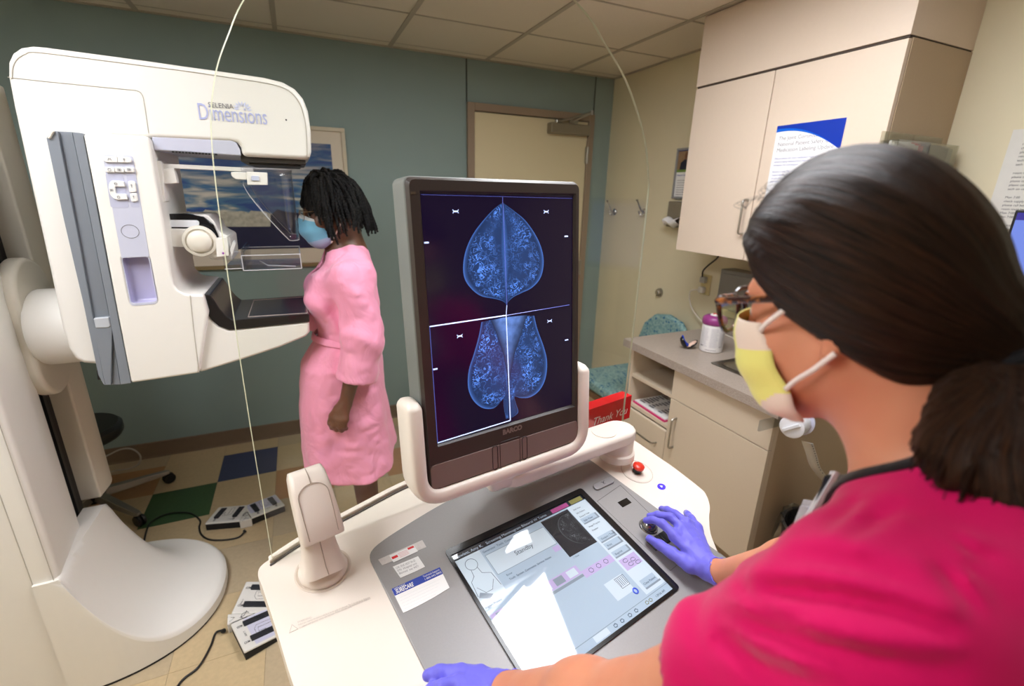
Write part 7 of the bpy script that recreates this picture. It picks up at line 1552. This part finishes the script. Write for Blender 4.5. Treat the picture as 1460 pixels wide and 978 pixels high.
hand(v, PWR, mc, fg, [P(482, 583, 1.70), P(474, 592, 1.712), P(471, 601, 1.718)], (.2, -1, .2), sc=.98)
hand(v, FWR, [FWR+np.array((-.07, y_, .012)) for y_ in (.03, .01, -.01, -.028)], [[FWR+np.array((-.10, y_, .010)), FWR+np.array((-.122, y_, .0)), FWR+np.array((-.14, y_, -.004))] for y_ in (.034, .012, -.012, -.034)], [FWR+np.array((-.025, -.03, .0)), FWR+np.array((-.055, -.048, .0)), FWR+np.array((-.08, -.052, .0))], (0, 0, 1))
patient = v.build('person', SKP, None, relax=2, origin=(.15, 1.92, 0))
tag(patient, 'person in a pink gown and blue face mask standing at the mammography machine', 'person')
# gown
v = Vol((-.16, 1.58, .30), (.42, 2.28, 1.46), .0058)
lev = [(1.40, .165, .060, .075), (1.35, .158, .085, .15), (1.30, .145, .118, .185), (1.24, .135, .138, .185), (1.17, .140, .128, .172), (1.09, .145, .122, .170), (1.03, .135, .128, .178), (.95, .112, .158, .188), (.80, .100, .172, .198), (.60, .104, .190, .212), (.45, .115, .198, .222), (.36, .122, .197, .226), (.28, .122, .20, .23)]
LZ = np.array([l[0] for l in lev])[::-1]; LC = [np.array([l[i] for l in lev])[::-1] for i in (1, 2, 3)]
def gownfn(Pq):
    z = Pq[..., 2]; xc = np.interp(z, LZ, LC[0]); rx = np.interp(z, LZ, LC[1]); ry = np.interp(z, LZ, LC[2])
    dx = (Pq[..., 0]-xc)/rx; dy = (Pq[..., 1]-1.92)/ry; a = np.arctan2(dy, dx); r = (np.abs(dx)**2.3+np.abs(dy)**2.3)**(1/2.3)
    sk = np.clip((1.0-z)/.6, 0, 1); r = r - sk*(.045*np.sin(5*a+1.0)+.030*np.sin(9*a+2.2))
    d = (r-1)*np.minimum(rx, ry); hem = .50+.028*np.sin(2*a+.6)+.035*np.cos(a) ; d = np.maximum(d, (hem-z)*.9); return np.maximum(d, (z-1.40)*.9)*.85
v.fn((-.16, 1.58, .30), (.42, 2.28, 1.46), gownfn, .001)
v.cap(PNK + np.array((0, 0, -.005)), PSH, .060, .066, .05); v.cap(PNK + np.array((0, 0, -.005)), FSH, .060, .066, .05)
gv = v; v = Vol((-.16, 1.58, .30), (.42, 2.28, 1.46), .0058); sl_e = P(508, 541, 1.712); v.chain([PSH + np.array((.0, -.004, -.01)), PEL + np.array((.004, .0, 0)), sl_e], [.074, .070, .072], .03)
sv = v; v = gv; v.chain([FSH, FEL, FEL+(FWR-FEL)*.5], [.074, .068, .07], .03)
for q in (1.84, 2.0): v.ell((.055, q, 1.205), (.062, .075, .065), None, .04)
def gf(Pq):
    z = Pq[:, 2]; up = np.clip((z-1.02)/.08, 0, 1)
    c1 = .006*np.sin(50*(.7*Pq[:, 2]+.5*Pq[:, 0]+.15*Pq[:, 1])+3*noise3(Pq, 7, 31))*up*.8
    c2 = .0045*noise3(Pq, (13, 13, 15), 33)+.0016*noise3(Pq, (36, 36, 30), 34)
    w = np.exp(-((z-1.055)/.022)**2)*.008
    near_arm = np.clip((1.80-Pq[:, 1])/.06, 0, 1)
    c3 = .006*np.abs(noise3(Pq, (18, 18, 26), 35))*near_arm
    return c1+c2*(.6+.6*up)+w*(1-near_arm)-c3+.002
v.near(gf, .025); sv.near(gf, .025)
v.cap(PNK + np.array((-.005, 0, .012)), PNK + np.array((-.02, 0, .12)), .066, .085, .006, 'cut'); v.chain([PNK + np.array((-.03, 0, .01)), np.array((.055, 1.92, 1.285))], [.056, .030], .006, 'cut')
dn = unit(sl_e-PEL); sv.F = np.maximum(sv.F, ((sv.all()-sl_e.astype(np.float32)) @ dn.astype(np.float32))); sv.cap(PEL + (sl_e-PEL)*.55, sl_e + dn*.05, .050, .064, .003, 'cut')
hh = np.maximum(.016-np.abs(v.F-sv.F), 0)/.016; upz = np.clip((v.all()[..., 2]-1.12)/.06, 0, 1); v.F = np.minimum(v.F, sv.F)-hh*hh*.004*upz
gown = v.build('hospital_gown', GOWN, patient, relax=1)
f = MB()                                              # waist tie and neckline edge
def gsurf(a, z, o=.004):
    xc, rx, ry = [np.interp(z, LZ, c_) for c_ in LC]; return np.array((xc+(rx+o)*cos(a), 1.92+(ry+o)*sin(a), z))
vs = []
for k in range(64):
    a = 2*pi*k/64; z = 1.055+.008*sin(a*2); vs += [gsurf(a, z-.012, .001), gsurf(a, z-.010, .008), gsurf(a, z+.010, .008), gsurf(a, z+.012, .001)]
f.add(vs, [(4*k+j, 4*k+(j+1) % 4, 4*((k+1) % 64)+(j+1) % 4, 4*((k+1) % 64)+j) for k in range(64) for j in range(4)]); f.build('waist_tie', GOWN, gown, angle=80)
# hair: a close cap and hanging twists
v = Vol(HP.c-.17, HP.c+.17, .004)
UBp = (np.array([-.16, -.09, -.04, 0, .03, .06, .085, .1, .12]), np.array([-.06, -.055, -.03, .0, .03, .055, .085, .11, .2]))
def hcap(Pq):
    q = HP.loc(Pq); e0 = (q-np.array((-.012, 0, .046), np.float32))/np.array((.105, .085, .098), np.float32); d = (np.linalg.norm(e0, axis=-1)-1)*.09; ub = np.interp(q[..., 0], *UBp); return np.maximum(d, (ub-q[..., 2])*.75)
v.fn(HP.c-.17, HP.c+.17, hcap, .001); v.near(lambda Pq: .004*noise3(Pq, 70, 41), .012); ph = v.build('hair', HAIRK, patient, relax=0); add_flow(ph, lambda Pq: Pq*60)
rr = random.Random(11)
def twist(f, root, d0, Ltot, lean):
    kk = rr.uniform(1.0, 1.17); pts = [root]; p_ = np.array(root, float); d_ = unit(d0); n_ = 11
    for i in range(n_):
        d_ = unit(d_*.72 + np.array((lean[0], lean[1], -.46)) + np.array([rr.gauss(0, .09) for _ in range(3)])); q = HP.loc(p_[None].astype(np.float32))[0]
        p_ = p_+d_*Ltot/n_; q = HP.loc(p_[None].astype(np.float32))[0]; e_ = q-np.array((-.012, 0, .0)); rad = np.linalg.norm(e_*np.array((1/.108, 1/.088, 1/.115)))/kk
        if rad < 1 and q[2] > -.09: p_ = HP.p(*(np.array((-.012, 0, .0))+e_/max(rad, .2)))
        pts.append(p_)
    pp_ = smooth_path(pts, 4); k = len(pp_); ph_ = rr.uniform(0, 6)
    f.tube(pp_, [(.0052+.0011*sin(ph_+i*1.9))*(1 if i < k-4 else .75) for i in range(k)], 7)
tw = MB(); fl_ = []
for i in range(520):
    th_ = rr.uniform(0, 2*pi); el_ = rr.uniform(.0, 1.45); q = np.array((cos(th_)*cos(el_), sin(th_)*cos(el_), sin(el_)))
    lc = np.array((-.012, 0, .040))+q*np.array((.104, .085, .100)); ub = float(np.interp(lc[0], *UBp))
    if lc[2] < ub+.004 or lc[0] > .088: continue
    front = lc[0] > .035
    if front and lc[1] < .03 and lc[0] > .07 and rr.random() < .4: continue
    Lt = rr.uniform(.045, .068) if lc[0] > .045 else rr.uniform(.06, .085) if front else rr.uniform(.095, .15); out_ = HP.f*q[0]+HP.l*q[1]+HP.u*q[2]
    twist(tw, HP.p(*lc), out_*.9 + (HP.f*.5 if front else -HP.f*.25), Lt, (-.05*q[0] if False else .04, 0))
o = tw.build('hair_twists', HAIRK, ph, angle=80); add_flow(o, lambda Pq: Pq*np.array((200, 200, 40)))
BLU = cloth('light_blue_mask', (128, 194, 226), (60, 60, 60), .25, .7, .003, .02); WMK = cloth('white_mask_edge', (232, 238, 242), (60, 60, 60), .2, .7, .003, .01); LAV = cloth('lavender_blue_mask', (176, 196, 230), (60, 60, 60), .25, .7, .003, .02)
mk = face_mask(HP, 'face_mask', [BLU, WMK, LAV], patient, [(.112, .020), (.128, -.008), (.132, -.034), (.128, -.062), (.112, -.090), (.088, -.116), (.066, -.124)], [(.056, -.012), (.052, -.026), (.048, -.040), (.042, -.058), (.036, -.076), (.034, -.092), (.034, -.102)], [.056, .060, .063, .064, .064, .060, .050], 3, .0022, lambda t, e: 1 if t < .09 else (2 if t > .66 else 0))
ear_loops(HP, mk, ((.056, .060, -.014), (.036, .070, -.004), (.012, .080, .006), (-.012, .086, .022)), ((.036, .064, -.098), (.022, .072, -.076), (.004, .078, -.052), (-.014, .084, -.024)))
eyes(HP, patient); glasses(HP, patient, M('thin_gold_wire', (150, 120, 84), .3, metal=.8), .0010, .046, .036, .116, .012, .0010)
# ================================================================= world, view
wd = bpy.data.worlds.new('room_air'); S.world = wd; wd.use_nodes = True
wd.node_tree.nodes['Background'].inputs['Color'].default_value = (.02, .02, .02, 1)
S.view_settings.view_transform = 'Standard'; S.view_settings.look = 'None'; S.view_settings.gamma = 1; S.view_settings.exposure = EXPO; S.view_settings.use_curve_mapping = False
S.cycles.use_denoising = True
S.cycles.transparent_max_bounces = 24; S.cycles.max_bounces = 10; S.cycles.sample_clamp_indirect = 6
S.cycles.caustics_reflective = False; S.cycles.caustics_refractive = False
